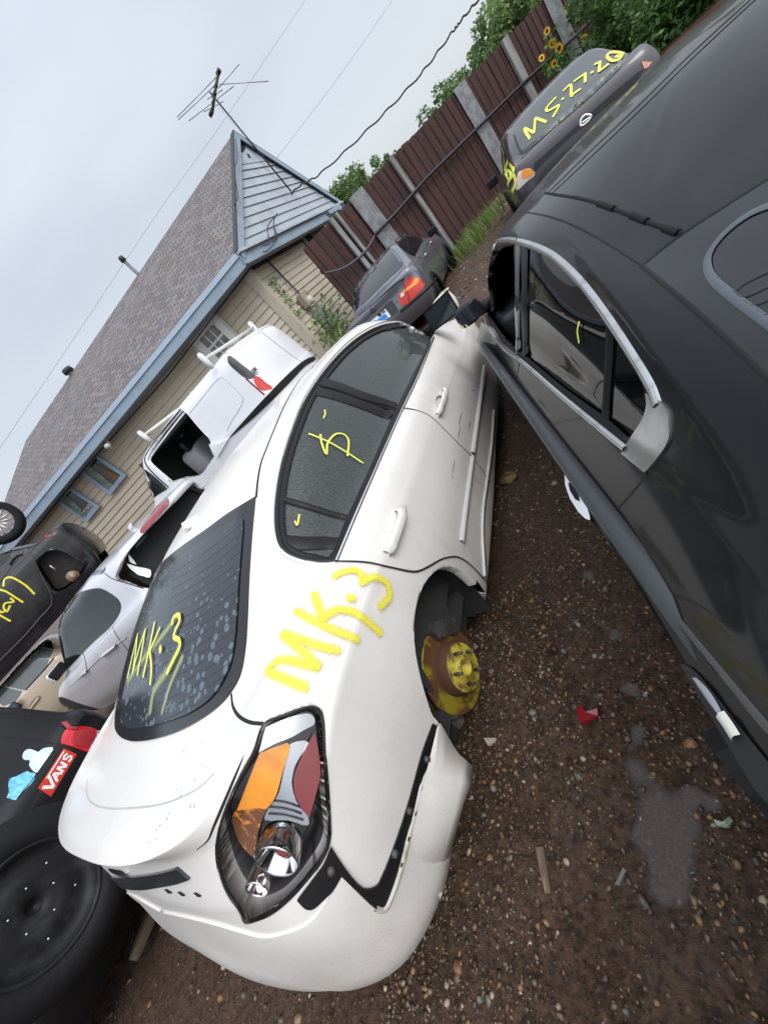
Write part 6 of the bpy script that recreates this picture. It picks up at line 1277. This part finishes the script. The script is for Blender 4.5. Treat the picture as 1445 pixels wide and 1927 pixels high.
hn.spray([dict(p=c, w=.018) for c in (ZN((405,692),(372,640),(370,625)), ZN((370,625),(432,655)), ZN((432,655),(440,560)), ZN((440,560),(510,585)), ZN((572,428),(510,500),(520,515),(590,480),(585,500),(555,552)), ZN((612,440),(622,435)),
    ZN((622,385),(662,348),(672,362),(672,415),(682,418)), ZN((672,415),(730,375)), ZN((690,325),(762,275)), ZN((762,275),(762,330)), ZN((800,270),(812,265)), ZN((825,215),(858,200)), ZN((858,200),(852,262)), ZN((852,262),(912,215)), ZN((1010,150),(960,138),(915,145),(905,168),(935,192),(985,185),(1000,170),(960,165)))], .02, .0135, spray_mat('yellow window paint, thick', (.82, .86, .12), .7, 200), 'paint_marking', datecar)
hn.spray([dict(p=c, w=.028) for c in (ZN((225,745),(235,800),(240,880)), ZN((262,830),(245,900),(265,950)), ZN((272,850),(300,900),(265,960)), ZN((270,960),(300,925),(310,980),(290,1030)), ZN((240,890),(280,905),(262,990)))], .02, .009, MATS['yellow window paint, thick'], 'paint_marking', datecar)
lbox(FN, (-1.02, 2.9, .98), (.2, .1, .14), black_tr, 'wing_mirror', datecar)
for (x, y) in ((.83, .95), (.83, 3.75), (-.83, .95), (-.83, 3.75)): wheel(None, FN.w((x, y, .33)), (1, 0, 0), .32, .2, None, datecar).obj('tyre', tyre_m, datecar, True)
# ------------------------------------------------------------------ white panel van
FV = Frame(zrot(93.7, (-3.698, 5.539, .188)) @ Matrix.Rotation(math.radians(1.7), 4, 'X') @ Matrix.Rotation(math.radians(1.8), 4, 'Y'))
van_p = mat('plain white van paint', (.78, .79, .82), .3, 0, .7, vary=(1.5, (.70, .71, .74), .5, .8))
GV = [R(yr=.08, yf=4.6, w=.85, zr=.3, zs=K(.28), zf=.3), R(yr=-.02, yf=4.75, w=.91, zr=.5, zs=K(.5), zf=.5), R(yr=0, yf=4.72, w=.92, zr=.8, zs=K(.8), zf=.72), R(yr=.02, yf=4.5, w=.915, zr=1.02, zs=K(1.02,1.02,.98), zf=.9, rr=.16),
      R(yr=.04, yf=4.05, w=.90, zr=1.1, zs=K(1.1,1.1,1.06), zf=1.08, rr=.16, rf=.35), R(yr=.08, yf=3.78, w=.85, zr=1.42, zs=K(1.42,1.42,1.38), zf=1.38, rr=.16, rf=.35), R(yr=.13, yf=3.5, w=.79, zr=1.70, zs=K(1.70,1.70,1.64), zf=1.66, rr=.16, rf=.35),
      R(yr=.2, yf=3.3, w=.68, zr=1.80, zs=K(1.80,1.81,1.76), zf=1.77, rr=.16, rf=.3), R(yr=.5, yf=3.0, w=.4, zr=1.84, zs=K(1.845,1.85,1.83), zf=1.83, rr=.1, rf=.3), [(0, .9+.08*i, 1.86) for i in range(16)]]
hv = car_hull(GV, FV, 9); van = thing('panel_van', 'white panel van with roof bars parked along the house wall', 'van', FV.w((0, 2.2, 0)))
def ZV(*L): return [(200+x/3.284, 550+y/3.284) for x, y in L]
vo = poly_px(ZV((468,722),(495,745),(540,800),(600,868),(636,905),(652,960),(668,1010),(620,1080),(580,1130),(470,1150),(395,1175),(330,1115),(280,1070),(250,1040),(262,1000),(350,860)), 3, (0, 6, 10, 13))
hv.cut(vo, .04)
hv.obj('body', van_p, van)
hv.seam(ZV((462,720),(355,850),(248,1000),(240,1045),(265,1090),(340,1165),(385,1205)), .035, .002, rubber, 'door_seal', van, 5, hgt=.008)
hv.seam(ZV((480,735),(372,868),(268,1010),(262,1045),(285,1075),(345,1128),(398,1172)), .035, -.03, mat('white door frame', (.70, .71, .73), .4), 'door_frame', van, 5, hgt=.008)
fv3 = FV.M.to_3x3(); dvi = mat('dark van interior', (.045, .047, .047), .7)
for c_, s_ in (((.62, 2.0, 1.1), (.03, 3.0, 1.25)), ((0, 2.0, .5), (1.3, 3.0, .03)), ((0, 2.0, 1.66), (1.3, 3.0, .03)), ((0, .6, 1.1), (1.3, .03, 1.25)), ((0, 3.5, 1.1), (1.3, .03, 1.25))): MB().box(FV.w(c_), s_, fv3).obj('cargo_lining', dvi, van)
lbox(FV, (.1, 2.7, .95), (1.1, .5, .75), mat('grey seat trim', (.30, .30, .31), .6), 'seat', van)
lbox(FV, (-.35, 2.55, 1.38), (.28, .1, .2), black_tr, 'headrest', van)
MB().box(FV.w((.59, 1.9, 1.32)), (.02, 1.1, .5), fv3).obj('far_window', mat('green reflection in glass', (.07, .12, .05), .2, vary=(6, (.22, .27, .2), .45, .65)), van)  # opaque pane, bright green reflection painted on to lighten the interior
hv.patch(poly_px(ZV((225,1090),(250,1100),(340,1175),(378,1215),(300,1265),(210,1345),(150,1345),(150,1300),(175,1200)), 3, (0, 3)), .006, gls, 'front_window', van, step=7)
hv.patch(poly_px(ZV((752,395),(775,395),(830,440),(900,495),(925,525),(870,532),(800,482),(755,435)), 3), .006, mat('dark lamp cluster', (.03, .032, .035), .3, 0, .5), 'lamp_panel', van, step=5)
hv.patch(poly_px(ZV((918,520),(950,528),(985,560),(1028,590),(1010,602),(960,605),(930,580),(912,545)), 3), .008, red2, 'tail_lamp', van, step=5, thick=.01)
hv.patch(ZV((880,540),(918,535),(915,548),(960,608),(1000,612),(985,632)), .006, clr2, 'reverse_lens', van, step=5)
hv.seam(ZV((862,530),(920,582),(978,632)), .03, .004, mat('dark red side strip', (.25, .01, .02), .3, 0, .5), 'side_lens', van, 4)
hv.seam(ZV((960,245),(1010,285),(1090,348),(1170,405),(1210,432)), .012, .001, gapm, 'shut_line', van, 6)
hv.seam(ZV((935,240),(985,215),(1060,195)), .010, .001, gapm, 'shut_line', van, 6)
hv.seam(ZV((728,372),(752,382)), .012, .001, gapm, 'shut_line', van, 4)
pnl = mat('pressed panel edge', (.56, .57, .60), .35, 0, .5)
hv.seam(ZV((512,748),(560,690),(640,590),(690,535),(720,525),(760,560),(820,620),(845,660),(815,730),(770,800),(745,860)), .016, .001, pnl, 'panel_edge', van, 6, hgt=.004)
hv.seam(ZV((820,362),(830,335),(900,270),(955,245)), .016, .001, pnl, 'panel_edge', van, 6, hgt=.004)
hv.patch(poly_px(ZV((760,900),(800,850),(1000,630),(1150,480),(1240,410),(1300,398),(1305,410),(1230,455),(1130,560),(950,740),(800,870)), 3), .012, black_tr, 'bumper', van, step=7, thick=.02)
h, nn = hv.on(ZV((908,488))[0]); MB().box(h+nn*.02, (.07, .07, .05), FV.M.to_3x3()).obj('door_catch', MATS['grey chrome'], van)
hv.patch(poly_px(ZV((640,935),(668,1000),(690,1018),(760,900),(700,930)), 3, 'all'), .03, van_p, 'sliding_door_edge', van, step=6, thick=.03)
# roof bars
barm = mat('yellowed white bar', (.62, .61, .56), .45, vary=(12, (.42, .38, .26), .62, .72))
def roofbar(a, b, parent, fins):
    m = MB().tube([a, b], .022, 10); m.obj('roof_bar', barm, parent, True)
    for f_ in fins:
        P = [f_+Vector((0, 0, -.02)), f_+Vector((0, 0, .09)), f_+Vector((0, 0, .2)), f_+Vector((0, 0, .235))]
        MB().tube([p+Vector((0, 0, 0)) for p in P], [.035, .04, .042, .02], 10).obj('bar_end', mat('bar end white', (.72, .72, .74), .4), parent, True)
for y_ in (.55, 2.6):
    a = FV.w((-.78, y_, 1.93)); b = FV.w((.78, y_, 1.93)); roofbar(a, b, van, (FV.w((-.80, y_, 1.80)), FV.w((.80, y_, 1.80))))
for (x, y) in ((.86, .95), (.86, 3.85), (-.86, .95), (-.86, 3.85)): wheel(None, FV.w((x, y, .32)), FV.M.to_3x3() @ Vector((1, 0, 0)), .32, .2, None, van).obj('tyre', tyre_m, van, True)
# ------------------------------------------------------------------ white hatchback
FH = Frame(zrot(96.2, (-3.5, 2.258, -.074)))
hat_p = mat('silver white paint', (.66, .66, .70), .28, .1, .8, vary=(3, (.58, .58, .61), .5, .75))
GH = [R(yr=.1, yf=3.9, w=.78, zr=.28, zs=K(.22), zf=.25), R(yr=.0, yf=4.05, w=.85, zr=.45, zs=K(.42), zf=.42), R(yr=.02, yf=4.05, w=.86, zr=.68, zs=K(.65), zf=.6), R(yr=.04, yf=3.9, w=.85, zr=.88, zs=K(.88,.84,.76), zf=.72, rr=.25),
      R(yr=.10, yf=3.6, w=.82, zr=1.0, zs=K(1.0,.95,.86), zf=.82, rr=.25), R(yr=.16, yf=3.1, w=.76, zr=1.06, zs=K(1.06,.98,.93), zf=.93, rr=.2, rf=.3), R(yr=.26, yf=2.75, w=.69, zr=1.22, zs=K(1.22,1.18,1.15), zf=1.14, rr=.2, rf=.3),
      R(yr=.22, yf=2.35, w=.60, zr=1.37, zs=K(1.36,1.38,1.35), zf=1.34, rr=.2, rf=.25), R(yr=.45, yf=2.1, w=.42, zr=1.42, zs=K(1.42,1.44,1.42), zf=1.42, rr=.15, rf=.2), [(0, .7+.06*i, 1.445) for i in range(16)]]
hh = car_hull(GH, FH, 8); hatch = thing('hatchback', 'white hatchback with its rear glass missing, between the white sedan and the house', 'car', FH.w((0, 2, 0)))
def ZH(*L): return [(x/3.6125, 950+y/3.6125) for x, y in L]
def ZB(*L): return [(x/2.3306, 550+y/2.3306) for x, y in L]
ho = poly_px(ZB((500,1260),(540,1170),(640,1050),(760,930),(880,810),(960,770),(960,900),(860,1100),(700,1230),(655,1300)), 3, (0, 5, 6))
hh.cut(ho, .03, tol=.08)
hh.obj('body', hat_p, hatch)
hh.patch(ho, -.10, mat('black hatch interior', (.010, .010, .011), .8), 'rear_opening', hatch, step=8, thick=0)
hh.patch(poly_px(ZB((615,1055),(625,1030),(680,955),(735,905),(742,915),(735,935),(680,1000),(630,1055)), 3), .008, mat('dark red brake lens', (.22, .01, .02), .2, 0, .7), 'brake_lamp', hatch, step=5, thick=.01)
hh.patch(ZB((706,978),(718,976),(722,986),(702,1000),(696,990)), -.06, amb2, 'orange_sticker', hatch, step=3, thick=.002)
hh.patch(ZB((610,1115),(628,1090),(672,1050),(655,1080),(618,1122)), -.06, mat('mirror reflection', (.10, .13, .15), .1), 'inner_mirror', hatch, step=3, thick=.002)
hh.patch(poly_px(ZB((555,1195),(600,1200),(655,1210),(650,1245),(620,1240),(600,1235),(575,1218)), 2), -.03, mat('white rag', (.7, .7, .68), .9), 'torn_foam', hatch, step=3, thick=.004)
hh.patch(poly_px(ZB((568,1150),(580,1160),(600,1190),(575,1185)), 2), -.03, MATS['white rag'], 'torn_foam', hatch, step=3, thick=.004)
hh.patch(poly_px(ZH((345,790),(430,690),(520,610),(620,572),(680,568),(730,590),(800,640),(822,690),(800,760),(740,840),(640,930),(560,1010),(470,1108),(440,1095),(400,1060),(360,940),(335,850)), 3, (12,)), .006, gls, 'side_window', hatch, step=7)
hh.seam(ZH((715,425),(705,450),(640,465),(560,490),(470,560),(380,640),(330,720)), .05, .001, mat('grey roof edge', (.16, .19, .26), .3, .2, .5), 'roof_edge', hatch, 6)
hh.seam(ZH((712,465),(760,500),(850,530),(975,568)), .010, .001, gapm, 'shut_line', hatch, 6)
hh.seam(ZH((715,430),(712,445),(690,460)), .012, .003, gapm, 'shut_line', hatch, 6)
hh.seam(ZH((765,830),(800,900),(850,965),(875,1000)), .008, .001, gapm, 'shut_line', hatch, 6)
hh.seam(ZH((565,1005),(580,1060),(590,1120)), .008, .001, gapm, 'shut_line', hatch, 6)
for c in (((700,1025),(745,990),(795,950)), ((555,1160),(575,1140),(600,1125))):
    hh.seam(ZH(*c), .035, .008, hat_p, 'door_handle', hatch, 4, hgt=.02)
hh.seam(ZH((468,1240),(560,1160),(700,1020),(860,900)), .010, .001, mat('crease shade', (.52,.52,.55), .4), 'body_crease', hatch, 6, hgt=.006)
hh.patch(poly_px(ZH((385,1315),(420,1308),(520,1345),(650,1385),(700,1400),(640,1440),(560,1420),(450,1380)), 3), .004, well, 'wheel_opening', hatch, step=5)
m_ = hh.on(ZH((410,1100))[0])[0]; lbox(WORLD, m_+Vector((.02, -.11, .02)), (.10, .2, .13), hat_p, 'wing_mirror', hatch); lbox(WORLD, m_+Vector((.06, -.10, .02)), (.05, .19, .12), black_tr, 'mirror_glass', hatch)
q_ = hh.on(ZB((545,1020))[0])[0]; MB().tube([q_, q_+Vector((.03, 0, .035)), q_+Vector((.09, 0, .05))], [.035, .022, .006], 8).obj('roof_antenna', hat_p, hatch, True)
# ------------------------------------------------------------------ tan car and the black one stacked on top
FT = Frame(zrot(152, (-10.9, 2.75, -.22)))
tan_p = mat('champagne paint', (.42, .35, .27), .3, .25, .8, vary=(3, (.36, .30, .23), .5, .8))
GT = [R(yr=.1, yf=4.4, w=.85, zr=.3, zs=K(.25), zf=.3), R(yr=.0, yf=4.6, w=.93, zr=.5, zs=K(.48), zf=.48), R(yr=.0, yf=4.6, w=.94, zr=.8, zs=K(.78), zf=.7), R(yr=.04, yf=4.3, w=.92, zr=1.04, zs=K(1.06,1.04,.95), zf=.9, rr=.25),
      R(yr=.10, yf=3.7, w=.89, zr=1.1, zs=K(1.12,1.1,1.05), zf=1.02, rr=.25), R(yr=.2, yf=3.1, w=.82, zr=1.25, zs=K(1.25), zf=1.2, rr=.2, rf=.3), R(yr=.3, yf=2.6, w=.74, zr=1.40, zs=K(1.40), zf=1.36, rr=.2, rf=.25),
      R(yr=.6, yf=2.2, w=.5, zr=1.46, zs=K(1.46), zf=1.44, rr=.15, rf=.2), [(0, .8+.06*i, 1.47) for i in range(16)]]
ht = car_hull(GT, FT, 6); tan = thing('parked_car', 'tan car with grey windows crushed in under the stacked black car', 'car', FT.w((0, 2, 0)))
def ZT(*L): return [(x/5.5577, 1180+y/5.5577) for x, y in L]
ht.obj('body', tan_p, tan)
ht.patch(poly_px(ZT((318,195),(560,248),(480,420),(360,560),(262,665),(150,640),(35,610),(180,400)), 2, 'all'), .006, mat('foggy glass', (.07, .085, .09), .15, 0, 0, .7), 'rear_door_window', tan, step=6)
ht.patch(ZT((15,625),(235,672),(190,750),(150,790),(40,830),(-60,760)), .006, MATS['foggy glass'], 'front_window', tan, step=6)
ht.patch(ZT((380,130),(540,145),(560,235),(330,185)), .006, gls, 'quarter_window', tan, step=6)
ht.seam(ZT((270,660),(380,540),(470,440),(570,320)), .03, .006, black_tr, 'belt_strip', tan, 4)
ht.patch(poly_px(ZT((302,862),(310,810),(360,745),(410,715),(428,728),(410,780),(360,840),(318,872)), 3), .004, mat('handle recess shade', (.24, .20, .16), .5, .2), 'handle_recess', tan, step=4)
ht.seam(ZT((315,860),(360,800),(412,735)), .05, .012, tan_p, 'door_handle', tan, 4, hgt=.02)
ht.seam(ZT((330,980),(420,920),(520,895),(620,885)), .03, .004, tan_p, 'arch_lip', tan, 5, hgt=.015)
ht.patch(poly_px(ZT((420,990),(500,945),(600,940),(700,960),(770,1000),(700,1060),(480,1050)), 3), .006, well, 'wheel_opening', tan, step=5)
mp_ = ht.on(ZT((140,850))[0])[0]+Vector((.12, -.02, 0))
lbox(WORLD, mp_, (.1, .2, .17), black_tr, 'wing_mirror', tan); lbox(WORLD, mp_+Vector((.048, 0, 0)), (.02, .17, .14), MATS['mirror glass'], 'mirror_glass', tan)
FE = Frame(zrot(150, (-9.75, 4.35, 1.42)))
ele_p = mat('dull black paint', (.010, .010, .012), .3, 0, .5, .35, vary=(3, (.028, .028, .032), .5, .75))
GE = [R(yr=.1, yf=4.6, w=.80, zr=.10, zs=K(-.12), zf=.1), R(yr=.0, yf=4.75, w=.87, zr=.35, zs=K(.2), zf=.35), R(yr=-.02, yf=4.75, w=.89, zr=.7, zs=K(.68), zf=.6), R(yr=.02, yf=4.5, w=.88, zr=.92, zs=K(.92,.86,.78), zf=.72, rr=.25),
      R(yr=.08, yf=4.3, w=.83, zr=1.02, zs=K(1.0,.98,.88), zf=.8, rr=.25), R(yr=.5, yf=3.4, w=.77, zr=1.05, zs=K(1.03,1.0,.97), zf=.96, rr=.2, rf=.3), R(yr=1.0, yf=2.7, w=.60, zr=1.38, zs=K(1.38), zf=1.36, rr=.2, rf=.25),
      R(yr=1.2, yf=2.4, w=.4, zr=1.43, zs=K(1.43), zf=1.42, rr=.15, rf=.2), [(0, 1.4+.05*i, 1.45) for i in range(16)]]
he = car_hull(GE, FE, 8); elev = thing('stacked_sedan', 'black sedan stacked high on another car at the left edge, yellow 1517 on its door', 'car', FE.w((0, 2, .2)))
def ZE(*L): return [(x/5.78, 930+y/5.78) for x, y in L]
ea = poly_px(ZE((400,720),(470,650),(560,605),(680,620),(800,690),(880,730),(940,760),(900,850),(830,930),(720,1030),(600,1060),(520,960),(440,840)), 3)
he.cut(ea, .04, tol=.08); he.obj('body', ele_p, elev)
he.patch(ea, -.22, well, 'wheel_well', elev, step=7, thick=0)
he.patch(poly_px(ZE((320,430),(430,395),(575,455),(480,470),(370,500)), 3, 'all'), .008, mat('smoked red lamp', (.30, .015, .02), .2, 0, .7), 'tail_lamp', elev, step=5, thick=.01)
he.patch(poly_px(ZE((-60,480),(60,490),(165,500),(165,560),(100,700),(0,790),(-80,820)), 2), .005, gls, 'rear_window', elev, step=6)
he.seam(ZE((560,450),(360,510),(240,650),(120,800),(0,960)), .016, .001, gapm, 'shut_line', elev, 6)
he.seam(ZE((165,500),(175,560),(130,650),(60,750),(0,800)), .014, .001, mat('window strip', (.12, .12, .13), .3, .5), 'window_moulding', elev, 6)
he.seam(ZE((110,770),(150,710),(210,660),(240,665)), .04, .01, black_tr, 'door_handle', elev, 5, hgt=.02)
he.seam(ZE((320,630),(370,690),(410,790)), .010, .001, gapm, 'shut_line', elev, 5)
he.seam(ZE((235,545),(290,510),(360,520),(375,550),(340,585),(270,590)), .008, .001, gapm, 'fuel_flap', elev, 5, closed=True, hgt=.001)
c_ = he.on(ZE((790,905))[0], -.12)[0]; ax_ = FE.M.to_3x3() @ Vector((-1, 0, 0))
MB().lathe(c_, ax_, [(-.02, .10), (0, .11), (.01, .11), (.01, .06), (.03, .055), (.03, 0)], 28).obj('brake_hub', mat('pale rusty hub', (.30, .26, .22), .5, .3, vary=(20, (.35, .14, .05), .5, .6)), elev, True)
MB().tube([he.on(ZE((535,780))[0], -.05)[0], he.on(ZE((600,825))[0], -.05)[0]], .012, 6).obj('strut', mat('bright strut', (.55, .55, .58), .3, .5), elev, True)
he.spray([dict(p=c, w=.035) for c in (ZE((40,1000),(55,925),(120,905),(200,940),(290,1000),(375,1085)), ZE((0,1040),(60,1055),(150,1110),(250,1175)), ZE((115,1130),(150,1170),(60,1185),(40,1230),(75,1275),(110,1210)), ZE((-10,1260),(20,1285),(70,1260)), ZE((-10,1310),(60,1350),(115,1380)))], .03, .008, MATS['yellow spray paint'], 'paint_marking', elev)
he.seam(ZE((430,840),(560,1100),(560,1200),(450,1330),(250,1560),(0,1810)), .03, .001, mat('side skirt', (.05,.05,.055), .4), 'sill', elev, 6, hgt=.02)
# loose alloy wheel on its trunk
wc = at_depth((-6, 985), 7.6); lw = thing('loose_wheel', 'loose alloy wheel standing at the left edge on the stacked black car', 'wheel', wc-Vector((0, 0, .3)))
ax_ = Vector((.92, -.36, .1)).normalized()
wheel(None, wc, ax_, .42, .26, None, lw).obj('tyre', tyre_m, lw, True)
m = MB().lathe(wc, ax_, [(.11, .31), (.115, .295), (.08, .285), (-.05, .27)], 44); u_ = ax_.orthogonal().normalized(); v_ = ax_.cross(u_)
for k in range(14):
    a = 2*math.pi*k/14; d_ = u_*math.cos(a)+v_*math.sin(a); m.tube([wc+ax_*.09+d_*.04, wc+ax_*.105+d_*.17, wc+ax_*.095+d_*.29], [.019, .014, .018], 6)
m.lathe(wc, ax_, [(.06, .05), (.085, .045), (.088, 0)], 20); m.obj('alloy_rim', mat('tarnished alloy', (.50, .49, .44), .3, .8), lw, True)
# ------------------------------------------------------------------ black off-roader with the spare wheel (bottom left)
FS = Frame(zrot(97, (-2.83, -.36, -.12)))
suv_p = mat('black off-roader paint', (.006, .006, .007), .3, 0, .3, .3)
GS = [R(yr=.05, yf=3.9, w=.76, zr=.26, zs=K(.25), zf=.3, rr=.2), R(yr=-.10, yf=4.0, w=.82, zr=.34, zs=K(.4), zf=.45, rr=.22), R(yr=-.12, yf=4.0, w=.84, zr=.56, zs=K(.56), zf=.6, rr=.22), R(yr=-.03, yf=4.0, w=.84, zr=.62, zs=K(.66), zf=.66, rr=.18), R(yr=-.01, yf=3.9, w=.845, zr=.82, zs=K(.84), zf=.76, rr=.12),
      R(yr=0, yf=3.7, w=.84, zr=1.02, zs=K(1.02,1.0,.95), zf=.9, rr=.1), R(yr=.03, yf=3.2, w=.80, zr=1.10, zs=K(1.10,1.06,1.0), zf=.98, rr=.1, rf=.3), R(yr=.10, yf=2.8, w=.74, zr=1.35, zs=K(1.35), zf=1.3, rr=.1, rf=.3), R(yr=.18, yf=2.5, w=.68, zr=1.52, zs=K(1.52), zf=1.48, rr=.1, rf=.25),
      R(yr=.4, yf=2.2, w=.5, zr=1.6, zs=K(1.6), zf=1.56, rr=.1, rf=.2), [(0, .6+.08*i, 1.63) for i in range(16)]]
hs = car_hull(GS, FS, 8); suv = thing('offroad_car', 'black off-roader with a spare wheel on its tailgate and a red VANS sticker, bottom left', 'car', FS.w((0, 2, 0)))
hs.obj('body', suv_p, suv)
ls_ = hs.patch(poly_px(ZT((690,1085),(760,1060),(890,1050),(985,1075),(1010,1090),(1115,1130),(1105,1180),(1055,1320),(1020,1355),(870,1300),(760,1260),(635,1225),(650,1150)), 2, (0, 5, 8, 11)), .012, mat('bright red lamp', (.62, .008, .02), .12, 0, .9, bump=(120, .2, .003)), 'tail_lamp', suv, step=7, thick=.02)
hs.patch(poly_px(ZT((755,1180),(775,1100),(870,1070),(965,1085),(960,1180),(900,1265),(820,1265),(760,1230)), 3), .020, mat('deep red lens', (.35, .004, .012), .15, 0, .9, bump=(150, .5, .004)), 'brake_lens', ls_, step=5, thick=.006)
hs.patch(poly_px(ZT((1010,1095),(1110,1130),(1100,1190),(1050,1320),(1000,1335),(930,1290),(935,1250),(990,1160)), 3), .020, mat('faceted clear lens', (.55, .50, .50), .1, .6, .8, bump=(90, 1.0, .01)), 'reverse_lens', ls_, step=5, thick=.006)
hs.patch(poly_px(ZT((640,1020),(700,1010),(745,1060),(800,1062),(780,1090),(700,1080)), 2, 'all'), .022, mat('red fragment', (.30, .01, .02), .2, 0, .6), 'lamp_fragment', ls_, step=5, thick=.006)
hs.seam(ZT((-200,1130),(0,1150),(200,1170),(400,1195),(620,1228)), .008, .001, gapm, 'shut_line', suv, 5)
hs.seam(ZT((600,1230),(520,1350),(430,1480),(300,1650),(180,1800)), .010, .001, gapm, 'shut_line', suv, 5)
hs.seam(ZT((690,1085),(655,1140),(620,1225),(600,1240)), .008, .001, gapm, 'shut_line', suv, 5)
st = hs.patch(ZT((665,1272),(802,1335),(530,1780),(395,1688)), .003, mat('red sticker', (.62, .035, .02), .45), 'sticker', suv, step=7, thick=.001)
wh_ = mat('sticker white', (.82, .80, .78), .5)
def stp(u, v):   # u along the word 0..1, v up the sticker 0..1  (pixel bilinear)
    a, b, c, d = [Vector(q) for q in ZT((395,1688), (530,1780), (802,1335), (665,1272))]     # word start top, start bottom, end bottom, end top
    return tuple((a.lerp(d, u)).lerp(b.lerp(c, u), 1-v))
def sline(pts, wd): hs.seam([stp(*p) for p in pts], wd, .0045, wh_, 'sticker_letter', st, 3, hgt=.0004, straight=True)
B_ = .012
sline([(.06,.78),(.20,.16)], B_*1.25); sline([(.20,.16),(.34,.82)], B_); sline([(.26,.86),(.95,.86)], B_*.55)
sline([(.33,.16),(.43,.66)], B_); sline([(.43,.66),(.52,.16)], B_*.9); sline([(.37,.34),(.48,.34)], B_*.5)
sline([(.56,.16),(.57,.66)], B_*.9); sline([(.57,.66),(.69,.16)], B_); sline([(.70,.16),(.71,.66)], B_*.9)
sline([(.93,.58),(.86,.67),(.79,.60),(.80,.48),(.89,.38),(.92,.26),(.86,.16),(.78,.22)], B_*.85)
# pale figure sticker and blue flower sticker on the glass
hs.patch(poly_px(ZT((235,1370),(250,1310),(300,1280),(360,1295),(400,1310),(450,1275),(540,1262),(556,1275),(540,1330),(480,1400),(430,1470),(390,1525),(350,1510),(305,1450),(310,1400),(260,1395)), 3), .003, mat('pale figure sticker', (.50, .68, .70), .6, vary=(30, (.72, .76, .70), .4, .6)), 'figure_sticker', suv, step=5, thick=.001)
hs.patch(poly_px([(x/3.2275, 1330+y/3.2275) for x, y in ((165,393),(185,405),(215,405),(210,440),(180,480),(130,530),(95,570),(60,560),(40,555),(55,520),(50,480),(60,440),(100,425),(130,410))], 2), .003, mat('blue flower sticker', (.09, .42, .68), .5, vary=(55, (.25, .62, .85), .42, .62)), 'flower_sticker', suv, step=5, thick=.001)
# spare wheel
spc = FS.w((.05, -.30, .83)); spa = (FS.M.to_3x3() @ Vector((.0, -1, .05))).normalized()
sp = MB().lathe(spc, spa, [(-.1, .20), (-.1, .27), (-.085, .315), (-.05, .338), (.05, .338), (.085, .315), (.1, .27), (.095, .225), (.085, .215)], 56)
sp.obj('spare_tyre', mat('worn spare tyre', (.008, .008, .009), .6, spec=.25, bump=(40, .4, .006)), suv, True)
steel = mat('black steel rim', (.010, .010, .011), .5, .1, 0, .3, vary=(9, (.020, .021, .023), .5, .62))
MB().lathe(spc, spa, [(.085, .218), (.092, .21), (.08, .20), (.055, .19), (.045, .15), (.06, .12), (.058, .08), (.05, .06), (.052, .03), (.045, .028), (.03, .0)], 56).obj('spare_rim', steel, suv, True)
u_ = spa.orthogonal().normalized(); v_ = spa.cross(u_)
for k in range(10):
    a = 2*math.pi*k/10+.2; r_ = .13 if k % 2 else .075; c_ = spc+spa*(.058)+(u_*math.cos(a)+v_*math.sin(a))*r_
    MB().lathe(c_, spa, [(0, .0042), (.003, .0035), (.003, 0)], 8).obj('rim_hole_glint', mat('glint metal', (.6, .6, .6), .3, .8), suv, True)
MB().box(FS.w((0, -.12, .75)), (.3, .2, .3), FS.M.to_3x3()).obj('spare_carrier', black_tr, suv)
lbox(FS, (.55, -.17, .50), (.5, .16, .2), mat('scuffed black bumper', (.03, .03, .032), .5, vary=(12, (.08, .085, .09), .5, .62)), 'bumper_end', suv)
lbox(FS, (.45, -.05, .22), (1.0, .05, .05), mat('muddy strip', (.10, .075, .05), .8), 'lower_strip', suv)
h, nn = hs.on([(x/3.2275, 1330+y/3.2275) for x, y in ((598,1285),)][0], .01); MB().box(h+nn*.05, (.02, .03, .04)).obj('bumper_clip', MATS['bright strut'], suv)
